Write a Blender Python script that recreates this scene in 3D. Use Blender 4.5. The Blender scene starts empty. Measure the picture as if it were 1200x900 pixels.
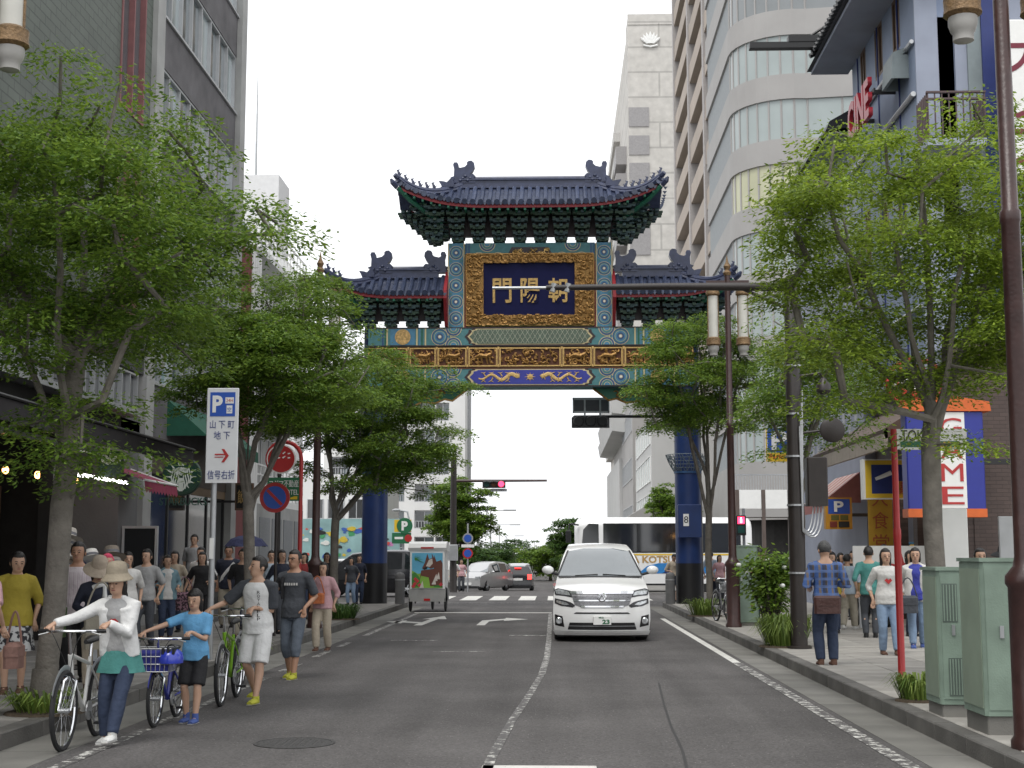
import bpy, bmesh, math, random
import numpy as np
from mathutils import Vector, Matrix
from mathutils.bvhtree import BVHTree
PI = math.pi
R = math.radians
S = bpy.context.scene
COL = S.collection

# ---------------------------------------------------------------- camera
CAM_H = 1.66
FPX = 1634.0
PITCH = math.atan(200 / FPX)
YAW = math.atan(50 / FPX)
cam = bpy.data.cameras.new('camera')
cam.sensor_width = 36.0
cam.lens = 36.0 * FPX / 1200.0
cam.clip_start = 0.1
cam.clip_end = 6000
camo = bpy.data.objects.new('camera', cam)
COL.objects.link(camo)
camo.location = (0, 0, CAM_H)
camo.rotation_euler = (PI / 2 + PITCH, 0, YAW)
S.camera = camo

# ---------------------------------------------------------------- overcast sky
SUN_EL, SUN_AZ = R(62), R(205)
W = bpy.data.worlds.new('World')
S.world = W
W.use_nodes = True
nt = W.node_tree
bg = nt.nodes['Background']
sky = nt.nodes.new('ShaderNodeTexSky')
sky.sky_type = 'NISHITA'
sky.sun_disc = False
sky.sun_elevation = SUN_EL
sky.sun_rotation = SUN_AZ
sky.dust_density = 4
hs = nt.nodes.new('ShaderNodeHueSaturation')
hs.inputs['Saturation'].default_value = 0.12
mixw = nt.nodes.new('ShaderNodeMix')
mixw.data_type = 'RGBA'
mixw.inputs['Factor'].default_value = 0.82
mixw.inputs['B'].default_value = (9.6, 9.75, 10.0, 1)
nt.links.new(sky.outputs[0], hs.inputs['Color'])
nt.links.new(hs.outputs[0], mixw.inputs['A'])
nt.links.new(mixw.outputs['Result'], bg.inputs['Color'])
bg.inputs['Strength'].default_value = 0.13

sun = bpy.data.lights.new('sun', 'SUN')
sun.energy = 1.3
sun.angle = R(24)
sun.color = (1, 0.97, 0.92)
suno = bpy.data.objects.new('sun', sun)
COL.objects.link(suno)
sd = Vector((math.sin(SUN_AZ) * math.cos(SUN_EL), math.cos(SUN_AZ) * math.cos(SUN_EL), math.sin(SUN_EL)))
suno.rotation_euler = sd.to_track_quat('Z', 'Y').to_euler()

S.view_settings.view_transform = 'Standard'
S.view_settings.look = 'None'
S.view_settings.exposure = 0.3
S.view_settings.gamma = 1
S.cycles.max_bounces = 6
S.cycles.diffuse_bounces = 3
S.cycles.glossy_bounces = 3
S.cycles.transparent_max_bounces = 8
S.cycles.use_denoising = True

# ---------------------------------------------------------------- pixel helper (photo pixel -> direction)
def ray(px, py):
    v = ((px - 600) / FPX, 1.0, (450 - py) / FPX)
    c, s = math.cos(PITCH), math.sin(PITCH)
    v = (v[0], v[1] * c - v[2] * s, v[1] * s + v[2] * c)
    c, s = math.cos(YAW), math.sin(YAW)
    return Vector((v[0] * c - v[1] * s, v[0] * s + v[1] * c, v[2]))
def gpt(px, py, z=0.0):
    r = ray(px, py)
    return Vector((0, 0, CAM_H)) + r * ((z - CAM_H) / r.z)
def ypt(px, py, Y):
    r = ray(px, py)
    return Vector((0, 0, CAM_H)) + r * (Y / r.y)
def xpt(px, py, X):
    r = ray(px, py)
    return Vector((0, 0, CAM_H)) + r * (X / r.x)

# ---------------------------------------------------------------- materials
MATS = {}
def mat(name, col, rough=0.6, metal=0.0, var=0.12, scale=5.0, bump=0.0, bscale=60.0, orand=0.0, emit=None, estr=0.0, spec=0.5, coat=0.0, detail=5.0):
    if name in MATS:
        return MATS[name]
    m = bpy.data.materials.new(name)
    m.use_nodes = True
    n = m.node_tree.nodes
    L = m.node_tree.links
    b = n['Principled BSDF']
    b.inputs['Roughness'].default_value = rough
    b.inputs['Metallic'].default_value = metal
    b.inputs['Specular IOR Level'].default_value = spec
    if coat:
        b.inputs['Coat Weight'].default_value = coat
        b.inputs['Coat Roughness'].default_value = 0.08
    tc = n.new('ShaderNodeTexCoord')
    nz = n.new('ShaderNodeTexNoise')
    nz.inputs['Scale'].default_value = scale
    nz.inputs['Detail'].default_value = detail
    L.new(tc.outputs['Object'], nz.inputs['Vector'])
    hsv = n.new('ShaderNodeHueSaturation')
    hsv.inputs['Color'].default_value = (*col, 1)
    mr = n.new('ShaderNodeMapRange')
    mr.inputs['From Min'].default_value = 0.25
    mr.inputs['From Max'].default_value = 0.75
    mr.inputs['To Min'].default_value = 1 - var
    mr.inputs['To Max'].default_value = 1 + var
    L.new(nz.outputs['Fac'], mr.inputs['Value'])
    val = mr.outputs['Result']
    if orand:
        oi = n.new('ShaderNodeObjectInfo')
        m2 = n.new('ShaderNodeMapRange')
        m2.inputs['To Min'].default_value = 1 - orand
        m2.inputs['To Max'].default_value = 1 + orand
        L.new(oi.outputs['Random'], m2.inputs['Value'])
        mm = n.new('ShaderNodeMath')
        mm.operation = 'MULTIPLY'
        L.new(val, mm.inputs[0])
        L.new(m2.outputs['Result'], mm.inputs[1])
        val = mm.outputs[0]
    L.new(val, hsv.inputs['Value'])
    L.new(hsv.outputs[0], b.inputs['Base Color'])
    if bump:
        n2 = n.new('ShaderNodeTexNoise')
        n2.inputs['Scale'].default_value = bscale
        n2.inputs['Detail'].default_value = 4
        L.new(tc.outputs['Object'], n2.inputs['Vector'])
        bp = n.new('ShaderNodeBump')
        bp.inputs['Strength'].default_value = bump
        bp.inputs['Distance'].default_value = 0.02
        L.new(n2.outputs['Fac'], bp.inputs['Height'])
        L.new(bp.outputs[0], b.inputs['Normal'])
    if emit:
        b.inputs['Emission Color'].default_value = (*emit, 1)
        b.inputs['Emission Strength'].default_value = estr
    MATS[name] = m
    return m

def mnodes(m):
    return m.node_tree.nodes, m.node_tree.links, m.node_tree.nodes['Principled BSDF']

def glassmat(name, col, rough=0.05):
    return mat(name, col, rough, 0.0, 0.25, 0.6, spec=0.9, coat=0.6)

# ---------------------------------------------------------------- mesh builder
class MB:
    def __init__(s):
        s.v = []
        s.f = []
        s.m = []
        s.cur = 0
    def mi(s, i):
        s.cur = i
        return s
    def add(s, vs, fs):
        o = len(s.v)
        s.v.extend([tuple(p) for p in vs])
        for f in fs:
            s.f.append(tuple(i + o for i in f))
            s.m.append(s.cur)
        return s
    def box(s, x0, x1, y0, y1, z0, z1):
        x0, x1 = min(x0, x1), max(x0, x1)
        y0, y1 = min(y0, y1), max(y0, y1)
        z0, z1 = min(z0, z1), max(z0, z1)
        return s.add([(x0, y0, z0), (x1, y0, z0), (x1, y1, z0), (x0, y1, z0), (x0, y0, z1), (x1, y0, z1), (x1, y1, z1), (x0, y1, z1)],
                     [(3, 2, 1, 0), (4, 5, 6, 7), (0, 1, 5, 4), (1, 2, 6, 5), (2, 3, 7, 6), (3, 0, 4, 7)])
    def cbox(s, c, d):
        return s.box(c[0] - d[0] / 2, c[0] + d[0] / 2, c[1] - d[1] / 2, c[1] + d[1] / 2, c[2] - d[2] / 2, c[2] + d[2] / 2)
    def bbox(s, x0, x1, y0, y1, z0, z1, b=0.01):
        # box with chamfered vertical edges and top
        P = [(x0 + b, y0), (x1 - b, y0), (x1, y0 + b), (x1, y1 - b), (x1 - b, y1), (x0 + b, y1), (x0, y1 - b), (x0, y0 + b)]
        cx, cy = (x0 + x1) / 2, (y0 + y1) / 2
        vs = [(p[0], p[1], z0) for p in P] + [(p[0], p[1], z1 - b) for p in P]
        kx, ky = (x1 - x0 - 2 * b) / (x1 - x0), (y1 - y0 - 2 * b) / (y1 - y0)
        vs += [(cx + (p[0] - cx) * kx, cy + (p[1] - cy) * ky, z1) for p in P]
        fs = [tuple(range(7, -1, -1)), tuple(range(16, 24))]
        for r in (0, 8):
            for i in range(8):
                j = (i + 1) % 8
                fs.append((r + i, r + j, r + 8 + j, r + 8 + i))
        return s.add(vs, fs)
    def tube(s, pts, rad, n=8, cap=True, flat=None, up=None):
        pts = [Vector(p) for p in pts]
        if not hasattr(rad, '__len__'):
            rad = [rad] * len(pts)
        vs = []
        prev = None
        for i, p in enumerate(pts):
            if i == 0:
                t = pts[1] - p
            elif i == len(pts) - 1:
                t = p - pts[i - 1]
            else:
                t = (pts[i + 1] - p).normalized() + (p - pts[i - 1]).normalized()
            if t.length < 1e-9:
                t = Vector((0, 0, 1))
            t.normalize()
            if prev is None:
                a = Vector(up) if up is not None else (Vector((0, 0, 1)) if abs(t.z) < 0.9 else Vector((0, 1, 0)))
                u = t.cross(a).normalized()
            else:
                u = (prev - t * prev.dot(t))
                u = u.normalized() if u.length > 1e-6 else t.orthogonal().normalized()
            prev = u
            w = t.cross(u)
            r = rad[i]
            ru, rw = (r, r) if not hasattr(r, '__len__') else r
            for k in range(n):
                a = 2 * PI * k / n
                vs.append(p + u * (math.cos(a) * ru) + w * (math.sin(a) * rw))
        fs = []
        for i in range(len(pts) - 1):
            for k in range(n):
                k2 = (k + 1) % n
                fs.append((i * n + k, i * n + k2, (i + 1) * n + k2, (i + 1) * n + k))
        if cap:
            fs.append(tuple(range(n - 1, -1, -1)))
            e = (len(pts) - 1) * n
            fs.append(tuple(range(e, e + n)))
        return s.add(vs, fs)
    def cyl(s, a, b, r, r2=None, n=12):
        return s.tube([a, b], [r, r if r2 is None else r2], n)
    def lathe(s, prof, c=(0, 0, 0), n=16, ax='z', sx=1, sy=1):
        vs = []
        for (r, z) in prof:
            for k in range(n):
                a = 2 * PI * k / n
                p = (r * math.cos(a) * sx, r * math.sin(a) * sy, z)
                if ax == 'y':
                    p = (p[0], p[2], p[1])
                elif ax == 'x':
                    p = (p[2], p[0], p[1])
                vs.append((c[0] + p[0], c[1] + p[1], c[2] + p[2]))
        fs = []
        for i in range(len(prof) - 1):
            for k in range(n):
                k2 = (k + 1) % n
                q = (i * n + k, i * n + k2, (i + 1) * n + k2, (i + 1) * n + k)
                fs.append(q if ax != 'y' else q[::-1])
        q = tuple(range(n - 1, -1, -1))
        e = (len(prof) - 1) * n
        q2 = tuple(range(e, e + n))
        fs += [q, q2] if ax != 'y' else [q[::-1], q2[::-1]]
        return s.add(vs, fs)
    def ell(s, c, r, n=10, m=7):
        prof = [(max(1e-3, math.sin(PI * i / m)), -math.cos(PI * i / m)) for i in range(m + 1)]
        vs = []
        o = len(s.v)
        s.lathe(prof, (0, 0, 0), n)
        for i in range(o, len(s.v)):
            p = s.v[i]
            s.v[i] = (c[0] + p[0] * r[0], c[1] + p[1] * r[1], c[2] + p[2] * r[2])
        return s
    def prism(s, poly, a, b, ax='y'):
        # polygon in the plane across ax, extruded from a to b
        def P(p, t):
            return (p[0], t, p[1]) if ax == 'y' else ((t, p[0], p[1]) if ax == 'x' else (p[0], p[1], t))
        n = len(poly)
        ar = sum(poly[i][0] * poly[(i + 1) % n][1] - poly[(i + 1) % n][0] * poly[i][1] for i in range(n))
        if ar < 0:
            poly = poly[::-1]
        vs = [P(p, a) for p in poly] + [P(p, b) for p in poly]
        A = tuple(range(n))
        B = tuple(range(2 * n - 1, n - 1, -1))
        fs = [A, B] + [((i + 1) % n, i, n + i, n + (i + 1) % n) for i in range(n)]
        flip = (b > a) if ax != 'y' else (b < a)
        if flip:
            fs = [f[::-1] for f in fs]
        return s.add(vs, fs)
    def quad(s, a, b, c, d):
        return s.add([a, b, c, d], [(0, 1, 2, 3)])
    def xf(s, M, start=0):
        for i in range(start, len(s.v)):
            s.v[i] = tuple(M @ Vector(s.v[i]))
        return s
    def mesh(s, name, mats, smooth=False):
        me = bpy.data.meshes.new(name)
        me.from_pydata(s.v, [], s.f)
        if not isinstance(mats, (list, tuple)):
            mats = [mats]
        for m in mats:
            me.materials.append(m)
        if len(mats) > 1:
            me.polygons.foreach_set('material_index', s.m)
        if smooth:
            me.polygons.foreach_set('use_smooth', [True] * len(me.polygons))
            if smooth != 'all':
                try:
                    me.set_sharp_from_angle(angle=R(40))
                except Exception:
                    pass
        me.update()
        return me
    def build(s, name, mats, parent=None, smooth=False):
        return link(name, s.mesh(name, mats, smooth), parent)

def link(name, me, parent=None, loc=None, rz=None):
    o = bpy.data.objects.new(name, me)
    COL.objects.link(o)
    if parent is not None:
        o.parent = parent
    if loc is not None:
        o.location = loc
    if rz is not None:
        o.rotation_euler = (0, 0, rz)
    return o
def tag(o, label, cat, group=None):
    o['label'] = label
    o['category'] = cat
    if group:
        o['group'] = group
    return o
def thing(name, label, cat, loc=(0, 0, 0), rz=0.0, group=None):
    o = bpy.data.objects.new(name, None)
    COL.objects.link(o)
    o.empty_display_size = 0.2
    o.location = loc
    o.rotation_euler = (0, 0, rz)
    return tag(o, label, cat, group)
def struct(o):
    o['kind'] = 'structure'
    return o
def stuff(o):
    o['kind'] = 'stuff'
    return o
def dup(root, loc=None, rz=None, label=None):
    r = root.copy()
    COL.objects.link(r)
    if loc is not None:
        r.location = loc
    if rz is not None:
        r.rotation_euler = (0, 0, rz)
    if label:
        r['label'] = label
    for ch in KIDS.get(root.name, list(root.children)):
        c = ch.copy()
        COL.objects.link(c)
        c.parent = r
        for g in ch.children:
            d = g.copy()
            COL.objects.link(d)
            d.parent = c
    return r
KIDS = {}

def text(body, size, m, parent, loc, rot=(PI / 2, 0, 0), ext=0.004, name='lettering', fit=None, off=0.0, align='CENTER'):
    c = bpy.data.curves.new('lettering', 'FONT')
    c.body = body
    c.size = size
    c.extrude = ext
    c.offset = off
    c.resolution_u = 3
    c.align_x = align
    c.align_y = 'CENTER'
    t = bpy.data.objects.new('lettering', c)
    me = bpy.data.meshes.new_from_object(t)
    bpy.data.objects.remove(t)
    bpy.data.curves.remove(c)
    me.materials.clear()
    me.materials.append(m)
    if fit and len(me.vertices):
        co = np.empty(len(me.vertices) * 3)
        me.vertices.foreach_get('co', co)
        co = co.reshape(-1, 3)
        mn, mx = co.min(0), co.max(0)
        k = np.array([fit[0] / max(1e-6, mx[0] - mn[0]), fit[1] / max(1e-6, mx[1] - mn[1]), 1])
        co = (co - (mn + mx) / 2) * k
        me.vertices.foreach_set('co', co.ravel())
        me.update()
    o = link(name, me, parent, loc)
    o.rotation_euler = rot
    return o

def bezier(p0, p1, p2, n):
    p0, p1, p2 = Vector(p0), Vector(p1), Vector(p2)
    return [p0 * (1 - t) ** 2 + p1 * 2 * t * (1 - t) + p2 * t * t for t in [i / n for i in range(n + 1)]]

# common materials
m_white = mat('white_paint', (0.78, 0.78, 0.76), 0.5, var=0.04)
m_black = mat('black_plastic', (0.012, 0.012, 0.013), 0.45, var=0.2)
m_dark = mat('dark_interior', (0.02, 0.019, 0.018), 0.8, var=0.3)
m_rubber = mat('tyre_rubber', (0.018, 0.018, 0.019), 0.85, var=0.2)
m_chrome = mat('chrome', (0.75, 0.76, 0.78), 0.15, 1.0, var=0.05)
m_steel = mat('galvanised_steel', (0.42, 0.43, 0.44), 0.45, 0.7, var=0.15)
m_brown = mat('brown_lamp_paint', (0.045, 0.021, 0.019), 0.35, var=0.25, scale=9, bump=0.15, bscale=30)
m_darkpole = mat('dark_brown_pole', (0.022, 0.017, 0.015), 0.45, var=0.25, bump=0.1)
m_red = mat('red_paint', (0.42, 0.025, 0.025), 0.4, var=0.12)
m_blue = mat('sign_blue', (0.025, 0.09, 0.42), 0.4, var=0.05)
m_navy = mat('navy_letter', (0.03, 0.05, 0.2), 0.5, var=0.05)
m_yellow = mat('sign_yellow', (0.72, 0.48, 0.03), 0.45, var=0.06)
m_green = mat('sign_green', (0.02, 0.14, 0.06), 0.4, var=0.06)
m_gold = mat('gold_leaf', (0.6, 0.4, 0.15), 0.38, 0.6, var=0.25, scale=14, bump=0.5, bscale=40)
# ================================================================ ground, road, pavements
def asphalt_mat():
    m = mat('asphalt', (0.1, 0.094, 0.092), 0.85, var=0.26, scale=0.55, spec=0.3)
    n, L, b = mnodes(m)
    tc = n.new('ShaderNodeTexCoord')
    hsv = [x for x in n if x.type == 'HUE_SAT'][0]
    v = n.new('ShaderNodeTexVoronoi')
    v.inputs['Scale'].default_value = 55
    L.new(tc.outputs['Object'], v.inputs['Vector'])
    cr = n.new('ShaderNodeValToRGB')
    cr.color_ramp.elements[0].position = 0.0
    cr.color_ramp.elements[0].color = (0.55, 0.55, 0.55, 1)
    cr.color_ramp.elements[1].position = 0.9
    cr.color_ramp.elements[1].color = (1.25, 1.25, 1.25, 1)
    L.new(v.outputs['Color'], cr.inputs['Fac'])
    # pale aggregate specks
    v2 = n.new('ShaderNodeTexVoronoi')
    v2.inputs['Scale'].default_value = 24
    L.new(tc.outputs['Object'], v2.inputs['Vector'])
    lt = n.new('ShaderNodeMath')
    lt.operation = 'LESS_THAN'
    lt.inputs[1].default_value = 0.14
    L.new(v2.outputs['Distance'], lt.inputs[0])
    rgt = n.new('ShaderNodeMath')
    rgt.operation = 'GREATER_THAN'
    rgt.inputs[1].default_value = 0.82
    sp = n.new('ShaderNodeSeparateColor')
    L.new(v2.outputs['Color'], sp.inputs[0])
    L.new(sp.outputs[0], rgt.inputs[0])
    mu = n.new('ShaderNodeMath')
    mu.operation = 'MULTIPLY'
    L.new(lt.outputs[0], mu.inputs[0])
    L.new(rgt.outputs[0], mu.inputs[1])
    # long streaks worn by tyres
    mp = n.new('ShaderNodeMapping')
    mp.inputs['Scale'].default_value = (1.1, 0.05, 1)
    L.new(tc.outputs['Object'], mp.inputs['Vector'])
    nz = n.new('ShaderNodeTexNoise')
    nz.inputs['Scale'].default_value = 1.6
    nz.inputs['Detail'].default_value = 3
    L.new(mp.outputs[0], nz.inputs['Vector'])
    mr = n.new('ShaderNodeMapRange')
    mr.inputs['From Min'].default_value = 0.3
    mr.inputs['From Max'].default_value = 0.7
    mr.inputs['To Min'].default_value = 0.82
    mr.inputs['To Max'].default_value = 1.16
    L.new(nz.outputs['Fac'], mr.inputs['Value'])
    a = n.new('ShaderNodeMix')
    a.data_type = 'RGBA'
    a.blend_type = 'MULTIPLY'
    a.inputs['Factor'].default_value = 0.8
    L.new(hsv.outputs[0], a.inputs['A'])
    L.new(cr.outputs[0], a.inputs['B'])
    a2 = n.new('ShaderNodeMix')
    a2.data_type = 'RGBA'
    a2.blend_type = 'MULTIPLY'
    a2.inputs['Factor'].default_value = 1
    L.new(a.outputs['Result'], a2.inputs['A'])
    L.new(mr.outputs['Result'], a2.inputs['B'])
    a3 = n.new('ShaderNodeMix')
    a3.data_type = 'RGBA'
    L.new(mu.outputs[0], a3.inputs['Factor'])
    L.new(a2.outputs['Result'], a3.inputs['A'])
    a3.inputs['B'].default_value = (0.3, 0.29, 0.28, 1)
    L.new(a3.outputs['Result'], b.inputs['Base Color'])
    bp = n.new('ShaderNodeBump')
    bp.inputs['Strength'].default_value = 0.5
    bp.inputs['Distance'].default_value = 0.01
    L.new(v.outputs['Distance'], bp.inputs['Height'])
    L.new(bp.outputs[0], b.inputs['Normal'])
    return m
m_asphalt = asphalt_mat()

def worn_paint(name, wear):
    # thermoplastic road paint with worn gaps that show the asphalt colour
    m = mat(name, (0.62, 0.61, 0.57), 0.7, var=0.1, scale=3)
    n, L, b = mnodes(m)
    hsv = [x for x in n if x.type == 'HUE_SAT'][0]
    tc = n.new('ShaderNodeTexCoord')
    nz = n.new('ShaderNodeTexNoise')
    nz.inputs['Scale'].default_value = 9
    nz.inputs['Detail'].default_value = 8
    nz.inputs['Roughness'].default_value = 0.75
    L.new(tc.outputs['Object'], nz.inputs['Vector'])
    cr = n.new('ShaderNodeValToRGB')
    cr.color_ramp.elements[0].position = wear
    cr.color_ramp.elements[0].color = (1, 1, 1, 1)
    cr.color_ramp.elements[1].position = wear + 0.06
    cr.color_ramp.elements[1].color = (0, 0, 0, 1)
    L.new(nz.outputs['Fac'], cr.inputs['Fac'])
    mx = n.new('ShaderNodeMix')
    mx.data_type = 'RGBA'
    L.new(cr.outputs[0], mx.inputs['Factor'])
    L.new(hsv.outputs[0], mx.inputs['A'])
    mx.inputs['B'].default_value = (0.085, 0.08, 0.078, 1)
    L.new(mx.outputs['Result'], b.inputs['Base Color'])
    return m
m_paint = worn_paint('road_paint', 0.36)
m_paint_w = worn_paint('worn_road_paint', 0.51)
m_paint_x = worn_paint('very_worn_road_paint', 0.53)
m_gutter = mat('gutter_concrete', (0.17, 0.165, 0.15), 0.85, var=0.3, scale=1.3, bump=0.3, bscale=80, orand=0.12)
m_kerb = mat('kerb_stone', (0.105, 0.1, 0.092), 0.8, var=0.28, scale=3, bump=0.4, bscale=50, orand=0.16)
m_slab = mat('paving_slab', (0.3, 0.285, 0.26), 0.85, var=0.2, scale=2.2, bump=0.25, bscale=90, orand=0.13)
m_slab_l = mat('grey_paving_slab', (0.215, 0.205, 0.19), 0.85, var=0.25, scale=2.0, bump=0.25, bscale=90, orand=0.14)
m_joint = mat('paving_joint', (0.12, 0.115, 0.1), 0.9, var=0.2)
m_earth = mat('earth', (0.075, 0.055, 0.036), 0.95, var=0.4, scale=12, bump=0.8, bscale=40)

def gz(Y):
    # the street falls gently beyond the crossing
    if Y < 62:
        return 0.0
    if Y < 92:
        return -0.6 * (Y - 62) / 30
    if Y < 140:
        return -0.6 - 0.5 * (Y - 92) / 48
    return -1.1
YS = [-30, 0, 62, 72, 82, 92, 116, 140, 300, 900, 3000]
g = MB()
for a, c in zip(YS[:-1], YS[1:]):
    g.quad((-3000, a, gz(a) - 0.012), (3000, a, gz(a) - 0.012), (3000, c, gz(c) - 0.012), (-3000, c, gz(c) - 0.012))
struct(g.build('ground', mat('distant_ground', (0.16, 0.155, 0.145), 0.9, var=0.2, scale=0.2)))

RX0, RX1 = -4.15, 2.95
rd = MB()
for a, c in ((-30, 0), (0, 15), (15, 30), (30, 45.6)):
    rd.quad((RX0, a, 0), (RX1, a, 0), (RX1, c, 0), (RX0, c, 0))
rd.quad((-90, 45.6, 0), (90, 45.6, 0), (90, 62, 0), (-90, 62, 0))
for a, c in zip(YS[2:-1], YS[3:]):
    rd.quad((-6.2, a, gz(a)), (3.6, a, gz(a)), (3.6, c, gz(c)), (-6.2, c, gz(c)))
road = struct(rd.build('road', m_asphalt))

# pavements (slab base) with raised paving stones and kerb stones
def corner_poly(sgn, xk, xb, yend):
    # inner edge of the kerb, rounded at the crossing
    pts = [(xb, -30), (xk, -30), (xk, yend - 1.6)]
    for i in range(1, 7):
        a = PI / 2 * i / 6
        pts.append((xk + sgn * 1.6 * (1 - math.cos(a)), yend - 1.6 + 1.6 * math.sin(a)))
    pts.append((xb, yend))
    return pts
def pavement(name, sgn, xk, xb, yend, m):
    P = corner_poly(sgn, xk, xb, yend)
    mb = MB().prism(P, -0.01, 0.146, 'z')
    return struct(mb.build(name, m_joint)), P
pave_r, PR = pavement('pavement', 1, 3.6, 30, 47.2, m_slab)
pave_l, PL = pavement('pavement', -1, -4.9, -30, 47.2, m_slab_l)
far_l = struct(MB().prism([(-6.4, 62.4), (-60, 62.4), (-60, 400), (-6.4, 400)], -1.4, -0.0, 'z').build('far_pavement', m_slab_l))
far_r = struct(MB().prism([(3.8, 62.4), (60, 62.4), (60, 400), (3.8, 400)], -1.4, -0.0, 'z').build('far_pavement', m_slab_l))

def pave(parent, x0, x1, y0, y1, w, l, m, seed, stagger=True):
    rnd = random.Random(seed)
    me = MB().bbox(-w / 2 + 0.004, w / 2 - 0.004, -l / 2 + 0.004, l / 2 - 0.004, 0, 0.03, 0.005).mesh('paving_stone', m)
    nx = int(round((x1 - x0) / w))
    ny = int(round((y1 - y0) / l))
    for i in range(nx):
        for j in range(ny):
            o = link('paving_stone', me, parent, (x0 + (i + 0.5) * w, y0 + (j + 0.5 + (0.5 if stagger and i % 2 else 0)) * l, 0.121 + rnd.uniform(0, 0.003)))
            o.rotation_euler = (rnd.uniform(-.002, .002), rnd.uniform(-.002, .002), 0)
pave(pave_r, 3.6, 8.4, 10.6, 34.6, 0.8, 0.6, m_slab, 1)
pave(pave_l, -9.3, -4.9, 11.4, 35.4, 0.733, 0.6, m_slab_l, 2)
def slabs_far(parent, x0, x1, y0, y1, m):
    o = MB().box(x0, x1, y0, y1, 0.13, 0.1505).build('paving_field', m, parent)
slabs_far(pave_r, 3.6, 8.4, 34.9, 45.4, m_slab)
slabs_far(pave_l, -9.3, -4.9, 35.7, 45.4, m_slab_l)
slabs_far(pave_r, 8.45, 29, -20, 47, m_slab)

def kerbs(parent, xa, xb, sgn, yend):
    me = MB().bbox(min(xa, xb), max(xa, xb), 0.006, 0.994, -0.02, 0.153, 0.012).mesh('kerb_stone', m_kerb)
    for j in range(4, int(yend - 1.6)):
        link('kerb_stone', me, parent, (0, j, 0))
    # rounded corner stones
    cx = xb + sgn * 1.6
    for i in range(5):
        a0, a1 = PI / 2 * (i + .03) / 5, PI / 2 * (i + .97) / 5
        def pt(r, a):
            return (cx - sgn * r * math.cos(a), int(yend - 1.6) + r * math.sin(a))
        P = [pt(1.6, a0), pt(1.78, a0), pt(1.78, a1), pt(1.6, a1)]
        MB().prism(P, -0.02, 0.153, 'z').build('kerb_stone', m_kerb, parent)
kerbs(pave_r, 3.42, 3.6, 1, 47.2)
kerbs(pave_l, -4.72, -4.9, -1, 47.2)

def gutters(x0, x1):
    g0 = struct(MB().box(x0, x1, -30, 45.6, -0.03, -0.004).build('gutter', m_joint))
    me = MB().box(x0, x1, 0.008, 1.992, -0.02, 0.003).mesh('gutter_slab', m_gutter)
    for j in range(4, 44, 2):
        link('gutter_slab', me, g0, (0, j, 0))
    return g0
gutters(RX1 + .002, 3.42)
gutters(-4.72, RX0 - .002)

def gmark(name, polys, m, z=0.004):
    mb = MB()
    for P in polys:
        n = len(P)
        ar = sum(P[i][0] * P[(i + 1) % n][1] - P[(i + 1) % n][0] * P[i][1] for i in range(n))
        if ar < 0:
            P = P[::-1]
        mb.add([(p[0], p[1], z) for p in P], [tuple(range(n))])
    o = mb.build(name, m, road)
    return o
def strip(pts, w):
    out = []
    for a, c in zip(pts[:-1], pts[1:]):
        a, c = Vector(a), Vector(c)
        d = (c - a).normalized()
        nn = Vector((-d.y, d.x)) * w / 2
        out.append([tuple(a + nn), tuple(a - nn), tuple(c - nn), tuple(c + nn)])
    return out
gmark('edge_line', strip([(2.8, 6), (2.8, 14), (2.8, 22)], 0.14), m_paint_w)
gmark('edge_line', strip([(2.8, 22), (2.8, 30), (2.8, 37)], 0.13), m_paint)
for a, c in ((8, 13.6), (13.9, 16.6), (17.4, 19.2), (20.2, 21.6), (23.0, 24.4), (25.6, 26.8), (29, 40.4)):
    gmark('edge_line', strip([(-3.92, a), (-3.92, c)], 0.12), m_paint_w if a > 17 else m_paint_x)
cl = [gpt(px, py)[:2] for px, py in ((645, 719), (644, 735), (643, 752), (641, 770), (635, 790), (620, 815), (600, 845), (575, 890), (565, 920))]
gmark('centre_line', strip(cl[:5], 0.1), m_paint_w)
gmark('centre_line', strip(cl[4:], 0.085), m_paint_x)
gmark('stop_line', [[(-4.05, 40.35), (-0.1, 40.35), (-0.1, 40.75), (-4.05, 40.75)]], m_paint)
gmark('cross_mark', [[(-0.95, 29.1), (-0.2, 29.1), (-0.2, 29.35), (-0.95, 29.35)]], m_paint_w)
gmark('cross_mark', [[(-3.2, 27.4), (-2.3, 27.4), (-2.3, 27.6), (-3.2, 27.6)]], m_paint_x)
gmark('cross_mark', [[(-2.1, 24.3), (-1.2, 24.3), (-1.2, 24.45), (-2.1, 24.45)]], m_paint_x)
gmark('cross_line', [[(-0.58, 11.0), (0.32, 11.0), (0.32, 11.32), (-0.58, 11.32)]], m_paint)
# turn arrows on the left lane
def arrow_left(cx, y0):
    gmark('arrow_straight_left', [[(cx - .1, y0), (cx + .1, y0), (cx + .22, y0 + 3.2), (cx + .02, y0 + 3.2)],
          [(cx + .12 - .32, y0 + 3.2), (cx + .12 + .32, y0 + 3.2), (cx + .25, y0 + 5.0)],
          [(cx - .06, y0 + .9), (cx - .04, y0 + 1.5), (cx - .5, y0 + 2.0), (cx - .5, y0 + 1.4)],
          [(cx - .5, y0 + .9), (cx - .5, y0 + 2.5), (cx - .95, y0 + 1.75)]], m_paint)
def arrow_right(cx, y0):
    gmark('arrow_right', [[(cx - .32, y0), (cx - .12, y0), (cx - .1, y0 + 1.9), (cx - .3, y0 + 2.4)],
          [(cx - .3, y0 + 2.4), (cx - .1, y0 + 1.9), (cx + .25, y0 + 2.7), (cx + .25, y0 + 3.4)],
          [(cx + .25, y0 + 2.2), (cx + .85, y0 + 3.1), (cx + .25, y0 + 3.9)]], m_paint)
arrow_left(-3.25, 33.3)
arrow_right(-1.55, 33.4)
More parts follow.
